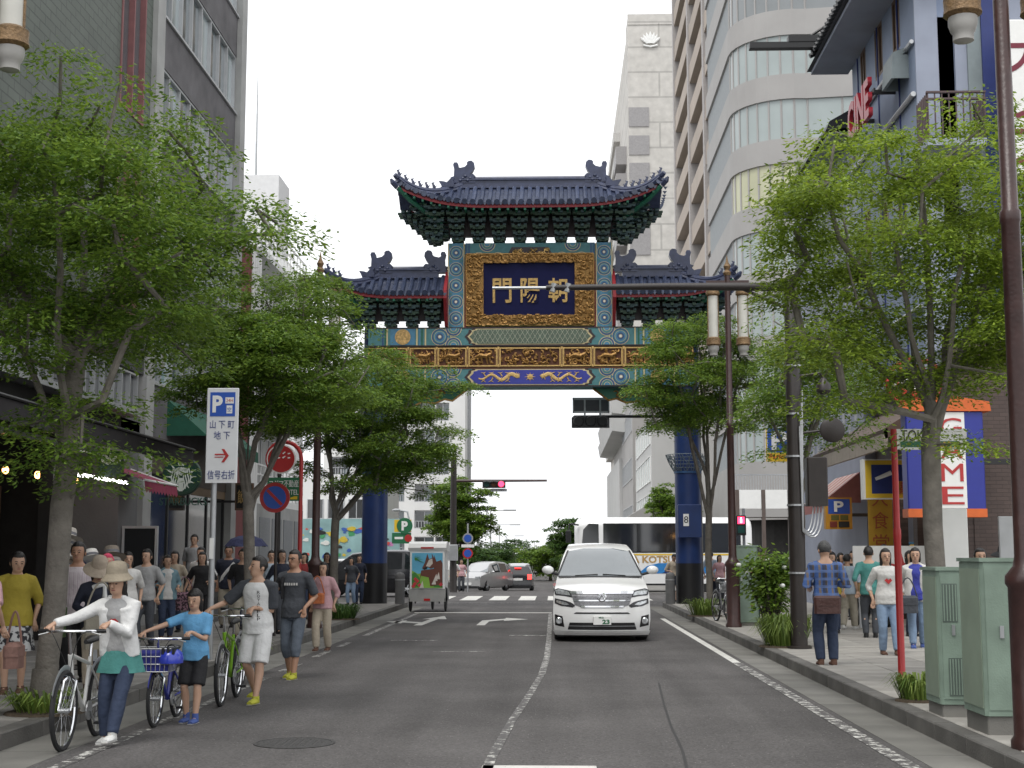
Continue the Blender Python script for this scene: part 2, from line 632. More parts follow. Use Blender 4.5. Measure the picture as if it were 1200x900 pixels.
for i in range(8):
    x = -4.6 + i * 1.08
    gmark('crossing_stripe', [[(x, 51.6), (x + 0.62, 51.6), (x + 0.62, 56.8), (x, 56.8)]], m_paint)
gmark('crossing_line', [[(-5, 48.6), (3.5, 48.6), (3.5, 48.85), (-5, 48.85)]], m_paint_w)
# thin crack sealed across the lane
crk = [gpt(px, py)[:2] for px, py in ((772, 800), (778, 825), (786, 850), (800, 880), (806, 905))]
gmark('sealed_crack', strip(crk, 0.025), mat('crack_sealant', (0.03, 0.028, 0.028), 0.7), 0.002)

p = gpt(345, 871)
mh = thing('manhole_cover', 'round iron manhole cover set in the asphalt', 'manhole', (p.x, p.y, 0.001))
m_iron = mat('cast_iron', (0.05, 0.048, 0.047), 0.6, 0.2, var=0.3, scale=20, bump=0.4)
MB().lathe([(0.36, 0), (0.36, 0.006), (0.33, 0.007), (0.33, 0.003)], n=32).build('frame_ring', m_iron, mh)
lid = MB().lathe([(0.325, 0), (0.325, 0.006), (0.31, 0.007)], n=32).build('lid', m_iron, mh)
stud = MB().lathe([(0.022, 0.007), (0.018, 0.011)], n=6).mesh('stud', m_iron)
for i in range(-4, 5):
    for j in range(-4, 5):
        if i * i + j * j < 17:
            link('stud', stud, lid, (i * .065, j * .065, 0))
# ================================================================ the ceremonial gate
GY = 44.0
GS = ypt(700, 450, GY).x - ypt(699, 450, GY).x
GC = ypt(621.5, 450, GY).x
def lx(px):
    return (px - 621.5) * GS
def lz(py, dy=0.0):
    return ypt(621.5, py, GY + dy).z - 0.15
gate = thing('chinatown_gate', 'tall painted ceremonial gate with blue pillars and tiled roofs spanning the street', 'gate', (GC, GY, 0.15))
m_tile = mat('blue_glazed_tile', (0.052, 0.066, 0.115), 0.3, var=0.35, scale=8, orand=0.2, coat=0.2)
m_ridge = mat('blue_glazed_ridge', (0.045, 0.055, 0.105), 0.35, var=0.3, scale=6)
m_gred = mat('gate_red', (0.28, 0.018, 0.025), 0.5, var=0.15)
m_teal = mat('gate_teal', (0.075, 0.22, 0.235), 0.6, var=0.15, scale=9)
m_gblue = mat('gate_light_blue', (0.075, 0.23, 0.36), 0.55, var=0.15, scale=9)
m_gdblue = mat('gate_dark_blue', (0.03, 0.09, 0.21), 0.5, var=0.15, scale=9)
m_ggreen = mat('gate_green', (0.015, 0.13, 0.075), 0.55, var=0.15, scale=9)
m_cream = mat('gate_cream_line', (0.62, 0.52, 0.28), 0.5, var=0.1)
m_pillar = mat('pillar_blue', (0.01, 0.03, 0.115), 0.42, var=0.2, scale=2.5)
m_pblack = mat('pillar_black', (0.008, 0.008, 0.009), 0.45, var=0.2)
m_brk = mat('bracket_green', (0.05, 0.095, 0.062), 0.6, var=0.25, scale=10)
m_brk2 = mat('bracket_blue_green', (0.05, 0.095, 0.1), 0.6, var=0.25, scale=10)
m_gdark = mat('gate_dark_trim', (0.035, 0.02, 0.022), 0.5, var=0.2)
m_goldd = mat('gold_carving', (0.36, 0.2, 0.06), 0.4, 0.5, var=0.45, scale=18, bump=0.8, bscale=30)
m_goldbk = mat('carving_ground', (0.11, 0.035, 0.012), 0.6, var=0.3)
m_nplaq = mat('plaque_navy', (0.008, 0.01, 0.062), 0.6, var=0.1, spec=0.2)

# pillars
for px in (440, 804):
    x = lx(px)
    pz = lz(455)
    p = MB().lathe([(0.405, 0), (0.405, pz + 1.9)], (x, 0, 0), 28).build('pillar', m_pillar, gate, True)
    MB().lathe([(0.409, 0.0), (0.409, lz(660))], (x, 0, 0), 28).build('black_base', m_pblack, p, True)
    # flared wire collar
    k = MB()
    zc = lz(553)
    rnd = random.Random(px)
    for i in range(46):
        a = 2 * PI * i / 46
        pts = []
        for t in range(5):
            r = 0.42 + 0.26 * (t / 4) ** 0.8
            aa = a + rnd.uniform(-.12, .12)
            pts.append((x + r * math.cos(aa), r * math.sin(aa), zc + 0.13 * t))
        k.tube(pts, 0.012, 4)
    for t in range(1, 6):
        r = 0.42 + 0.26 * (t / 5) ** 0.8
        k.tube([(x + r * math.cos(2 * PI * i / 24), r * math.sin(2 * PI * i / 24), zc + 0.52 * t / 5) for i in range(25)], 0.01, 4, False)
    stuff(k.build('wire_collar', mat('collar_wire', (0.16, 0.2, 0.22), 0.5, 0.3), p))
    MB().lathe([(0.43, zc - 0.06), (0.43, zc)], (x, 0, 0), 24).build('collar_band', m_gdblue, p, True)
# equipment box on the right pillar
xb = lx(804)
bx = MB().bbox(xb - 0.36, xb + 0.36, -0.52, -0.30, lz(630), lz(592), 0.02).build('control_box', m_pillar, gate)
MB().box(xb - 0.2, xb - 0.03, -0.528, -0.515, lz(617), lz(603)).build('number_plate', m_white, bx)
text('8', 0.3, m_black, bx, (xb - 0.115, -0.531, lz(610)), ext=0.002)

# beams with painted pattern (thin raised pieces)
BL, BR = lx(432), lx(812)
BF = -0.47
def beam(z0, z1, name):
    return MB().box(BL, BR, BF, -BF, z0, z1).build(name, m_teal, gate)
ub = beam(lz(408), lz(386), 'upper_beam')
lb = beam(lz(455), lz(433), 'lower_beam')
def disc_layers(r, cols):
    # concentric painted rings, each a little proud of the last
    mb = MB()
    ms = []
    for i, (f, m) in enumerate(cols):
        if m not in ms:
            ms.append(m)
        mb.mi(ms.index(m))
        mb.lathe([(r * f, 0.0), (r * f, -0.006 - 0.004 * i)], (0, 0, 0), 20, 'y')
    return mb.mesh('medallion', ms)
med = disc_layers(0.275, [(1, m_cream), (0.93, m_gdblue), (0.78, m_teal), (0.66, m_cream), (0.62, m_gblue), (0.42, m_gdblue), (0.2, m_cream), (0.12, m_white)])
def half_disc(r, cols, up):
    mb = MB()
    ms = []
    for i, (f, m) in enumerate(cols):
        if m not in ms:
            ms.append(m)
        mb.mi(ms.index(m))
        P = [(r * f * math.cos(PI * k / 12), (1 if up else -1) * r * f * math.sin(PI * k / 12)) for k in range(13)]
        mb.prism(P, 0, -0.006 - 0.004 * i)
    return mb.mesh('half_medallion', ms)
HC = [(1, m_cream), (0.92, m_gdblue), (0.7, m_cream), (0.65, m_teal), (0.4, m_cream), (0.34, m_gblue)]
hup, hdn = half_disc(0.26, HC, True), half_disc(0.26, HC, False)
def cart(parent, x0, x1, z0, z1, m, name, inset=0.0, y=-0.012):
    zc = (z0 + z1) / 2
    h = (z1 - z0) / 2 - inset
    a, b2 = x0 + inset * 1.2, x1 - inset * 1.2
    P = []
    for sx, e in ((1, b2), (-1, a)):
        q = [(-0.26, -1), (-0.24, -0.86), (-0.13, -0.8), (-0.12, -0.5), (0, 0), (-0.12, 0.5), (-0.13, 0.8), (-0.24, 0.86), (-0.26, 1)]
        q = [(e + sx * u, zc + v * h) for u, v in q]
        P += q if sx > 0 else q[::-1]
    return MB().prism(P, BF, BF + y).build(name, m, parent)
for bmz, (pz0, pz1) in ((ub, (408, 386)), (lb, (455, 433))):
    z0, z1 = lz(pz0), lz(pz1)
    zm = (z0 + z1) / 2
    MB().box(BL, BR, BF - 0.015, BF, z0, z0 + 0.035).build('edge_band', m_gdark, bmz)
    MB().box(BL, BR, BF - 0.015, BF, z1 - 0.035, z1).build('edge_band', m_gdark if bmz is ub else m_goldbk, bmz)
    cart(bmz, lx(545), lx(698), z0 + .03, z1 - .03, m_gdark, 'cartouche_rim', 0, -0.01)
    cart(bmz, lx(547.5), lx(695.5), z0 + .03, z1 - .03, m_cream, 'cartouche_line', 0.02, -0.016)
    if bmz is ub:
        cart(bmz, lx(549), lx(694), z0 + .03, z1 - .03, mat('lattice_ground', (0.1, 0.14, 0.1), 0.6), 'cartouche', 0.04, -0.022)
        lt = MB()
        ww, hh = lx(694) - lx(549) - 0.3, (z1 - z0) / 2 - 0.08
        nn = int(ww / 0.155)
        for i in range(nn):
            xx = lx(549) + 0.15 + (i + .5) * ww / nn
            for s in (-1, 1):
                lt.tube([(xx - s * hh * .62, BF - .026, zm - hh), (xx + s * hh * .62, BF - .026, zm + hh)], 0.009, 4)
        lt.build('lattice', mat('lattice_pale', (0.4, 0.42, 0.33), 0.6), bmz)
    else:
        cart(bmz, lx(549), lx(694), z0 + .03, z1 - .03, mat('cartouche_blue', (0.035, 0.045, 0.32), 0.5, var=0.1), 'cartouche', 0.045, -0.022)
    for sgn in (-1, 1):
        X = lambda q: sgn * (q - 621.5) * GS
        for k, q in enumerate((703, 706)):
            c = MB()
            w = 0.03
            xe = X(q + 6)
            for s in (-1, 1):
                c.prism([(X(q), zm + s * (z1 - z0) * .46), (X(q) + sgn * w, zm + s * (z1 - z0) * .46), (X(q + 11) + sgn * w, zm), (X(q + 11), zm)], BF, BF - 0.008 - 0.002 * k)
            c.build('chevron', m_gblue if k else m_cream, bmz)
        link('half_medallion', hup, bmz, (X(711), BF - .004, z0 + .034))
        link('half_medallion', hdn, bmz, (X(711), BF - .004, z1 - .034))
        link('medallion', med, bmz, (X(727), BF - .002, zm))
        for q, m in ((743, m_cream), (745, m_teal), (747, m_ggreen), (750, m_gblue), (753, m_cream), (788, m_cream), (790, m_ggreen), (793, m_gdblue)):
            MB().box(X(q), X(q + 1.7), BF - 0.012, BF, z0 + .036, z1 - .036).build('painted_stripe', m, bmz)
        MB().box(X(756), X(785), BF - 0.008, BF, z0 + .05, z1 - .05).build('square_panel', m_gblue, bmz)
        rb = MB().lathe([(0.25, 0), (0.25, -0.012)], (X(770.5), BF - .008, zm), 20, 'y')
        rnd = random.Random(int(q))
        rb.build('roundel', mat('roundel_gold', (0.55, 0.36, 0.14), 0.5, 0.3, var=0.5, scale=16), bmz)

def curls(mb, x0, x1, z0, z1, y, n, seed, rr=(0.03, 0.075), th=0.018):
    rnd = random.Random(seed)
    for i in range(n):
        cx, cz = rnd.uniform(x0, x1), rnd.uniform(z0, z1)
        r0 = rnd.uniform(*rr)
        a0 = rnd.uniform(0, 2 * PI)
        sw = rnd.choice((-1, 1)) * rnd.uniform(2.2, 4.6)
        pts = []
        for k in range(6):
            t = k / 5
            a = a0 + sw * t
            r = r0 * (1 - 0.55 * t)
            pts.append((min(max(cx + r * math.cos(a), x0), x1), y - 0.03 * math.sin(PI * t) - rnd.uniform(0, .01), min(max(cz + r * math.sin(a), z0), z1)))
        mb.tube(pts, [th * f for f in (0.6, 1, 1.1, 1.1, 1.2, 1.3)], 5)
    return mb

# painted dragons on the lower beam
def dragon(sgn):
    mb = MB()
    zm = (lz(455) + lz(433)) / 2
    x0 = lx(621.5 + sgn * 10)
    L = sgn * 50 * GS
    pts = []
    rad = []
    for i in range(22):
        t = i / 21
        pts.append((x0 + L * (0.14 + 0.86 * t), BF - .03, zm + 0.1 * math.sin(t * 11.5 + 0.4) * (1 - 0.35 * t)))
        rad.append((0.055 * (1 - 0.75 * t) + 0.008, 0.012))
    mb.tube(pts, [(b, a) if False else (a, b) for a, b in rad], 6, up=(0, 1, 0))
    rnd = random.Random(5 + sgn)
    # head with horns and mane
    mb.ell((x0 + L * .1, BF - .032, zm + .03), (0.085, .014, .07), 8, 5)
    for k in range(7):
        a = rnd.uniform(0, 6.28)
        mb.tube([(x0 + L * .12, BF - .03, zm + .03), (x0 + L * .12 + .13 * math.cos(a), BF - .03, zm + .03 + .13 * math.sin(a))], [.02, .004], 4)
    for t in (.28, .45, .66, .84):
        xx = x0 + L * t
        for s in (-1, 1):
            mb.tube([(xx, BF - .03, zm + s * .02), (xx + .06 * sgn, BF - .03, zm + s * .12), (xx + .14 * sgn, BF - .03, zm + s * .15)], [.022, .018, .005], 4)
            mb.tube([(xx + .06 * sgn, BF - .03, zm + s * .12), (xx - .02 * sgn, BF - .03, zm + s * .16)], [.014, .004], 4)
    mb.build('painted_dragon', mat('dragon_gold', (0.66, 0.45, 0.17), 0.5, 0.2, var=0.2, scale=20), lb)
dragon(-1)
dragon(1)
pl = MB().ell((lx(621.5), BF - .028, (lz(455) + lz(433)) / 2), (0.09, .012, .09), 12, 6)
for k in range(8):
    a = k * PI / 4
    pl.tube([(lx(621.5), BF - .026, (lz(455) + lz(433)) / 2), (lx(621.5) + .17 * math.cos(a), BF - .026, (lz(455) + lz(433)) / 2 + .14 * math.sin(a))], [.025, .004], 4)
pl.build('flaming_pearl', MATS['dragon_gold'], lb)

# gilded panel band between the beams
band = MB().box(BL, BR, -0.40, 0.40, lz(433), lz(408)).build('panel_band', m_goldbk, gate)
edges = [432, 448, 451.5, 477.5, 481, 511, 514, 547, 550, 583, 586, 657, 660, 693, 696, 729, 732, 762, 765.5, 791.5, 795, 811]
zb0, zb1 = lz(431.5), lz(409.5)
for i in range(0, len(edges), 2):
    a, c = lx(edges[i]), lx(edges[i + 1])
    f = MB()
    for (u0, u1, w0, w1) in ((a, c, zb0, zb0 + .04), (a, c, zb1 - .04, zb1), (a, a + .035, zb0 + .04, zb1 - .04), (c - .035, c, zb0 + .04, zb1 - .04)):
        f.box(u0, u1, -0.46, -0.40, w0, w1)
    pn = f.build('gilded_panel', m_gold, gate)
    cv = MB()
    curls(cv, a + .06, c - .06, zb0 + .07, zb1 - .07, -0.42, int(26 * (c - a) / 0.8), i + 3, (.04, .1), .026)
    # the animal: a big body with head and legs
    mx = (a + c) / 2
    if c - a < 1.2:
        cv.tube([(mx - .26, -.44, (zb0 + zb1) / 2 - .02), (mx - .1, -.46, (zb0 + zb1) / 2 + .05), (mx + .1, -.46, (zb0 + zb1) / 2 + .02), (mx + .25, -.45, (zb0 + zb1) / 2 + .1)], [.04, .075, .07, .05], 6)
        for q in (-.18, -.06, .1, .2):
            cv.tube([(mx + q, -.45, (zb0 + zb1) / 2), (mx + q + .05, -.45, zb0 + .09)], [.035, .02], 5)
    cv.build('gilt_carving', m_goldd, pn)
for i in range(1, len(edges) - 1, 2):
    a = lx((edges[i] + edges[i + 1]) / 2)
    w = 0.036
    q = MB().bbox(a - w, a + w, -0.505, -0.40, zb0 - .02, zb1 + .02, 0.008).build('gilded_post', m_gold, gate)
    MB().box(a - w * .45, a + w * .45, -0.509, -0.504, zb0 + .06, zb1 - .06).build('post_inlay', m_goldbk, q)

# corner brackets under the lower beam
for s in (-1, 1):
    x0 = lx(621.5 + s * 182) - s * 0.4
    P = [(x0, lz(456)), (x0 - s * 2.55, lz(456)), (x0 - s * 2.3, lz(463)), (x0 - s * 2.05, lz(470)), (x0 - s * 1.8, lz(468)), (x0 - s * 1.5, lz(473)), (x0 - s * 1.1, lz(471)), (x0 - s * .7, lz(478)), (x0 - s * .35, lz(477)), (x0, lz(486))]
    c = MB().prism(P, -0.12, 0.12).build('corner_bracket', m_ggreen, gate)
    cv = MB()
    curls(cv, min(x0 - s * 1.9, x0 - s * .1), max(x0 - s * 1.9, x0 - s * .1), lz(467), lz(458), -0.12, 34, 9 + s, (.05, .1), .022)
    cv.tube([(p[0], -0.13, p[1]) for p in P[1:]], 0.035, 5)
    cv.build('gilt_carving', m_goldd, c)

# central panel: posts with medallions, top band, plaque
zc0, zc1 = lz(386), lz(287)
MB().box(lx(524), lx(719), -0.18, 0.22, zc0, zc1).build('centre_wall', m_gdark, gate)
for s in (-1, 1):
    a, c = sorted((lx(621.5 + s * 77.5), lx(621.5 + s * 97)))
    po = MB().box(a, c, -0.30, 0.30, zc0, zc1).build('patterned_post', m_gblue, gate)
    for e in (a, c - .03):
        MB().box(e, e + .03, -0.308, -0.3, zc0, zc1).build('post_edge', m_cream, po)
    n = 5
    hh = (zc1 - zc0 - .1) / n
    for k in range(n):
        o = link('medallion', med, po, ((a + c) / 2, -0.302, zc0 + .05 + hh * (k + .5)))
        o.scale = (0.82, 1, 0.82)
    for k in range(n + 1):
        for u in (-1, 1):
            zz = zc0 + .05 + hh * k
            MB().lathe([(0.05, 0), (0.05, -.006)], ((a + c) / 2 + u * .17, -0.301, min(max(zz, zc0 + .06), zc1 - .06)), 8, 'y').build('corner_dot', m_teal, po)
    a, c = sorted((lx(621.5 + s * 75.2), lx(621.5 + s * 77.3)))
    MB().box(a, c, -0.26, 0.26, zc0, lz(308)).build('red_strip', m_gred, gate)
    # gilt fretwork strip beside the plaque
    a, c = sorted((lx(621.5 + s * 66), lx(621.5 + s * 75)))
    fr = MB().box(a, c, -0.21, -0.18, lz(382), lz(309)).build('fret_panel', m_goldbk, gate)
    f = MB()
    zz0, zz1 = lz(382), lz(309)
    for (u0, u1, w0, w1) in ((a, c, zz0, zz0 + .03), (a, c, zz1 - .03, zz1), (a, a + .03, zz0 + .03, zz1 - .03), (c - .03, c, zz0 + .03, zz1 - .03)):
        f.box(u0, u1, -0.24, -0.21, w0, w1)
    for k in range(8):
        zq = zz0 + .1 + k * (zz1 - zz0 - .2) / 8
        f.box(a + .05, c - .05, -.235, -.21, zq, zq + .025)
        f.box(a + (.05 if k % 2 else .14), a + (.075 if k % 2 else .165), -.235, -.21, zq + .025, zq + .2)
    f.build('fretwork', m_gold, fr)
tb = MB().box(lx(545), lx(698), -0.30, 0.30, lz(308), lz(287)).build('top_band', m_teal, gate)
for k, px in enumerate((561, 584, 659, 682)):
    link('half_medallion', hup, tb, (lx(px), -.302, lz(307)))
for px in (571, 672):
    link('half_medallion', hdn, tb, (lx(px), -.302, lz(288)))
for px in (546.5, 549.5, 693.5, 696.5):
    MB().box(lx(px - 1), lx(px + 1), -0.312, -0.3, lz(308), lz(287)).build('painted_stripe', m_gdblue, tb)
P = [(lx(594), lz(302)), (lx(600), lz(292)), (lx(643), lz(292)), (lx(649), lz(302)), (lx(646), lz(307)), (lx(597), lz(307))]
MB().prism(P, -0.3, -0.315).build('cartouche_rim', m_gdark, tb)
cv = curls(MB(), lx(599), lx(644), lz(303.5), lz(294), -0.32, 40, 77, (.04, .1), .02)
cv.build('gilt_carving', m_gold, tb)

# name plaque, leaning forward
plq = MB()
fx0, fx1, fz0, fz1 = lx(547), lx(696), lz(383), lz(301.5)
ix0, ix1, iz0, iz1 = lx(567), lx(674), lz(371), lz(311)
cx, czq = (fx0 + fx1) / 2, (fz0 + fz1) / 2
def rel(x, z):
    return (x - cx, z - czq)
pq = MB().box(ix0 - cx, ix1 - cx, -0.06, 0.0, iz0 - czq, iz1 - czq).build('name_plaque', m_nplaq, gate)
pq.location = (cx, -0.34, czq)
pq.rotation_euler = (R(7), 0, 0)
fr = MB()
a = (fx0 - cx, fx1 - cx, fz0 - czq, fz1 - czq)
c = (ix0 - cx, ix1 - cx, iz0 - czq, iz1 - czq)
for (u0, u1, w0, w1) in ((a[0], a[1], a[2], c[2]), (a[0], a[1], c[3], a[3]), (a[0], c[0], c[2], c[3]), (c[1], a[1], c[2], c[3])):
    fr.box(u0, u1, -0.14, 0.02, w0, w1)
fr.build('plaque_frame', m_goldd, pq)
cv = MB()
for (u0, u1, w0, w1, n) in ((a[0], a[1], a[2] + .02, c[2], 130), (a[0], a[1], c[3], a[3] - .02, 130), (a[0], c[0], c[2], c[3], 70), (c[1], a[1], c[2], c[3], 70)):
    curls(cv, u0 + .03, u1 - .03, w0, w1, -0.15, n, int(u0 * 100) + n, (.05, .12), .028)
for (p0, p1) in (((a[0], a[2]), (a[1], a[2])), ((a[0], a[3]), (a[1], a[3])), ((a[0], a[2]), (a[0], a[3])), ((a[1], a[2]), (a[1], a[3]))):
    cv.tube([(p0[0], -.13, p0[1]), (p1[0], -.13, p1[1])], .035, 6)
stuff(cv.build('gilt_carving', m_goldd, pq))
for i, chh in enumerate('門陽朝'):
    text(chh, 0.8, m_gold, pq, ((-0.3 + 0.3 * i) * 2.95 + (0.0), -0.062, -0.02), ext=0.03, fit=(0.6, 0.78), off=0.014)

# ---------------------------------------------------------------- tiled roofs with brackets
def roof(cx, xl, xr, rl, rr, D, z0, rise, lift, hipL, hipR, ext, name, dt=0.245):
    rf = thing_part = bpy.data.objects.new(name, None)
    COL.objects.link(rf)
    rf.parent = gate
    def eave(x):
        t = 0.0
        if hipL and x < xl + ext:
            t = (xl + ext - x) / ext
        if hipR and x > xr - ext:
            t = max(t, (x - xr + ext) / ext)
        return t ** 2.6
    def vmax(x):
        if hipL and x < rl:
            return (x - xl) / (rl - xl)
        if hipR and x > rr:
            return (xr - x) / (xr - rr)
        return 1.0
    def pt(x, v, s):
        e = eave(x)
        z = z0 + lift * e * (1 - v) ** 1.3 + rise * (0.62 * v + 0.38 * v * v)
        y = -(D + 0.12 * e) * (1 - v)
        return Vector((x, y * s, z))
    def ptE(y, v, left):
        e = (abs(y) / D) ** 2.6
        xe, xi = (xl, rl) if left else (xr, rr)
        z = z0 + lift * (0.55 + 0.45 * e) * (1 - v) ** 1.3 + rise * (0.62 * v + 0.38 * v * v)
        return Vector((xe + (xi - xe) * v, y, z))
    # base sheets
    sh = MB()
    nX = int((xr - xl) / 0.2)
    for s in (1, -1):
        rows = []
        for i in range(nX + 1):
            x = xl + (xr - xl) * i / nX
            vm = max(vmax(x), 0.0)
            rows.append([pt(x, vm * j / 6, s) for j in range(7)])
        for i in range(nX):
            for j in range(6):
                q = (rows[i][j], rows[i + 1][j], rows[i + 1][j + 1], rows[i][j + 1])
                sh.quad(*(q if s > 0 else q[::-1]))
        # soffit
        for i in range(nX):
            A, B = rows[i][0], rows[i + 1][0]
            k = 0.45
            sh.quad(A - Vector((0, 0, .05)), Vector((A.x, A.y * k, z0 - .02)), Vector((B.x, B.y * k, z0 - .02)), B - Vector((0, 0, .05)))
    for left, hp in ((True, hipL), (False, hipR)):
        if not hp:
            continue
        nY = 12
        rows = []
        for i in range(nY + 1):
            y = -D + 2 * D * i / nY
            vm = 1 - abs(y) / D
            rows.append([ptE(y, vm * j / 5, left) for j in range(6)])
        for i in range(nY):
            for j in range(5):
                q = (rows[i][j], rows[i][j + 1], rows[i + 1][j + 1], rows[i + 1][j])
                sh.quad(*(q if left else q[::-1]))
    sh.build('roof_sheet', m_tile, rf, True)
    # barrel tile rows, one object each
    n = int((xr - xl - .16) / dt)
    def trow(f, vm, edge):
        L = max(0.12, vm)
        m = 9
        pts = []
        rad = []
        for j in range(m):
            t = vm * j / (m - 1)
            p = f(t) + Vector((0, 0, 0.028))
            pts += [p]
            rad += [0.082 if j % 2 else 0.074]
        mb = MB().tube(pts, rad, 8)
        d = (pts[0] - pts[1]).normalized()
        mb.tube([pts[0] + d * .012, pts[0] + d * .04], [0.092, 0.092], 10)
        # drip tile beside it
        q = edge + d * .02
        mb.add([q + Vector((0.05, 0, .02)), q + Vector((0.05 + dt - .1, 0, .02)), q + Vector((0.05 + (dt - .1) * .5, 0, -.085))], [(0, 2, 1)])
        return mb
    for s in (1, -1):
        for i in range(n + 1):
            x = xl + .08 + (xr - xl - .16) * i / n
            vm = vmax(x)
            if vm < 0.04:
                continue
            trow(lambda t: pt(x, t, s), vm * .97, pt(x, 0, s)).build('tile_row', m_tile, rf, True)
    for left, hp in ((True, hipL), (False, hipR)):
        if hp:
            k = int(2 * D / dt)
            for i in range(1, k):
                y = -D + 2 * D * i / k
                vm = 1 - abs(y) / D
                if vm > .05:
                    trow(lambda t: ptE(y, t, left), vm * .96, ptE(y, 0, left)).build('tile_row', m_tile, rf, True)
    # red board and green rafter ends under the eave
    for s in (1, -1):
        e = [pt(xl + (xr - xl) * i / 40, 0, s) for i in range(41)]
        mb = MB()
        for A, B in zip(e[:-1], e[1:]):
            dy = Vector((0, 0.05 * s, 0))
            mb.quad(A + dy + Vector((0, 0, -.02)), A + dy + Vector((0, 0, -.15)), B + dy + Vector((0, 0, -.15)), B + dy + Vector((0, 0, -.02)))
        mb.build('eave_board', m_gred, rf)
        rm = MB().box(-.035, .035, 0, .5, -.035, .035).mesh('rafter', m_ggreen)
        k = int((xr - xl) / .27)
        for i in range(k):
            x = xl + .12 + (xr - xl - .24) * (i + .5) / k
            o = link('rafter', rm, rf, pt(x, 0, s) + Vector((0, .06 * s, -.19)))
            if s < 0:
                o.rotation_euler = (0, 0, PI)
    # ridge: stacked courses
    zr = z0 + rise
    rb = MB()
    a0, a1 = rl - .1, rr + .1
    for (w, h0, h1) in ((.16, -.06, .04), (.11, .04, .2), (.16, .2, .26)):
        rb.box(a0, a1, -w, w, zr + h0, zr + h1)
    rb.tube([(a0, 0, zr + .28), (a1, 0, zr + .28)], .075, 8)
    rb.build('main_ridge', m_ridge, rf)
    # dragon-fish finials
    prof = [(-.42, 0), (-.36, .16), (-.46, .2), (-.34, .24), (-.33, .5), (-.37, .66), (-.33, .74), (-.22, .74), (-.18, .66), (-.2, .58), (-.12, .54), (.04, .58), (.12, .66), (.12, .74), (.18, .79), (.28, .8), (.37, .72), (.39, .58), (.33, .44), (.22, .3), (.34, .32), (.42, .24), (.36, .16), (.42, .06), (.4, 0)]
    for e, s in ((rl, 1), (rr, -1)):
        F = MB().prism([(e + s * (q[0] * .92), zr + .12 + q[1] * .92) for q in prof], -.13, .13)
        for k in range(5):
            F.ell((e + s * (-.1 + .08 * k), -.14, zr + .2 + .07 * (k % 3)), (.06, .04, .05), 6, 4)
        F.build('ridge_finial', m_ridge, rf)
    # hip ridges with little beasts
    for left, hp in ((True, hipL), (False, hipR)):
        if not hp:
            continue
        for s in (1, -1):
            pts = []
            for j in range(11):
                t = j / 10
                x = (rl + (xl - rl) * t) if left else (rr + (xr - rr) * t)
                vm = 1 - t
                p = pt(x, vm, s)
                pts.append(p + Vector((0, 0, .1 + .1 * t * t)))
            h = MB().tube(pts, [.1] * 10 + [.08], 8)
            h.tube([p - Vector((0, 0, .09)) for p in pts], .12, 6)
            h.tube([pts[-1] - Vector((0, 0, .02)), pts[-1] + (pts[-1] - pts[-2]).normalized() * .12], [.1, .07], 8)
            hr = h.build('hip_ridge', m_ridge, rf)
            nb = 6 if (rr - rl) > 3 else 3
            sx = -1 if left else 1
            for k in range(nb):
                t = 0.97 - (0.62 / 6) * k
                j = t * 10
                i0 = min(int(j), 9)
                q = pts[i0].lerp(pts[i0 + 1], j - i0) + Vector((0, 0, .09))
                B = MB().tube([q, q + Vector((sx * .02, 0, .09)), q + Vector((sx * .05, 0, .15)), q + Vector((0, 0, .2))], [.05, .045, .03, .012], 6)
                B.ell(q + Vector((sx * .05, 0, .16)), (.042, .03, .035), 6, 4)
                B.tube([q + Vector((-sx * .03, 0, .03)), q + Vector((-sx * .08, 0, .09))], [.02, .008], 4)
                B.build('roof_beast', m_ridge, hr)
            # larger beast head
            q = pts[2].lerp(pts[3], .4) + Vector((0, 0, .06))
            P = [(-.2, 0), (-.24, .1), (-.3, .2), (-.14, .18), (-.04, .15), (.1, .3), (.2, .3), (.16, .2), (.2, .1), (.18, 0)]
            MB().prism([(q.x + (-sx) * u * -1 * -1, q.z + w) for u, w in P], q.y - .09, q.y + .09).build('roof_beast', m_ridge, hr)
            # painted corner beam under the eave
            c0 = pts[-1] + Vector((0, 0, -.34))
            c1 = Vector((c0.x - sx * 1.3, c0.y * .35, z0 - .42))
            MB().tube([c1, c0.lerp(c1, .3) + Vector((0, 0, -.08)), c0], [.09, .08, .07], 6).build('corner_beam', m_ggreen, rf)
            dd = (c0 - c1).normalized()
            MB().tube([c0, c0 + dd * .02], [.085, .085], 6).build('beam_band', m_white, rf)
            MB().tube([c0 + dd * .02, c0 + dd * .2 + Vector((0, 0, .04)), c0 + dd * .28 + Vector((0, 0, .1))], [.085, .085, .03], 6).build('beam_tip', m_ridge, rf)
    return rf

def bracket_mesh(H, proj, w0, w1, tiers=5):
    mb = MB()
    h = H / tiers
    for i in range(tiers):
        t = i / (tiers - 1)
        w = w0 + (w1 - w0) * t
        y = -(0.1 + proj * t)
        z = i * h
        mb.mi(i % 2)
        mb.box(-w / 2, w / 2, y - .06, y + .06, z + h * .3, z + h * .72)
        mb.box(-w * .3, w * .3, y - .055, y + .055, z + h * .08, z + h * .3)
        mb.mi((i + 1) % 2)
        for u in (-1, 0, 1):
            x = u * (w / 2 - .045)
            mb.box(x - .05, x + .05, y - .075, y + .075, z + h * .72, z + h * .99)
        mb.box(-.05, .05, y - .2, 0.1, z + h * .32, z + h * .66)
        if i:
            mb.mi(i % 2)
            yy = -(0.1 + proj * (i - 1) / (tiers - 1))
            mb.box(-w / 2, w / 2, yy - .05, yy + .05, z + h * .35, z + h * .68)
    return mb.mesh('bracket_set', [m_brk, m_brk2])

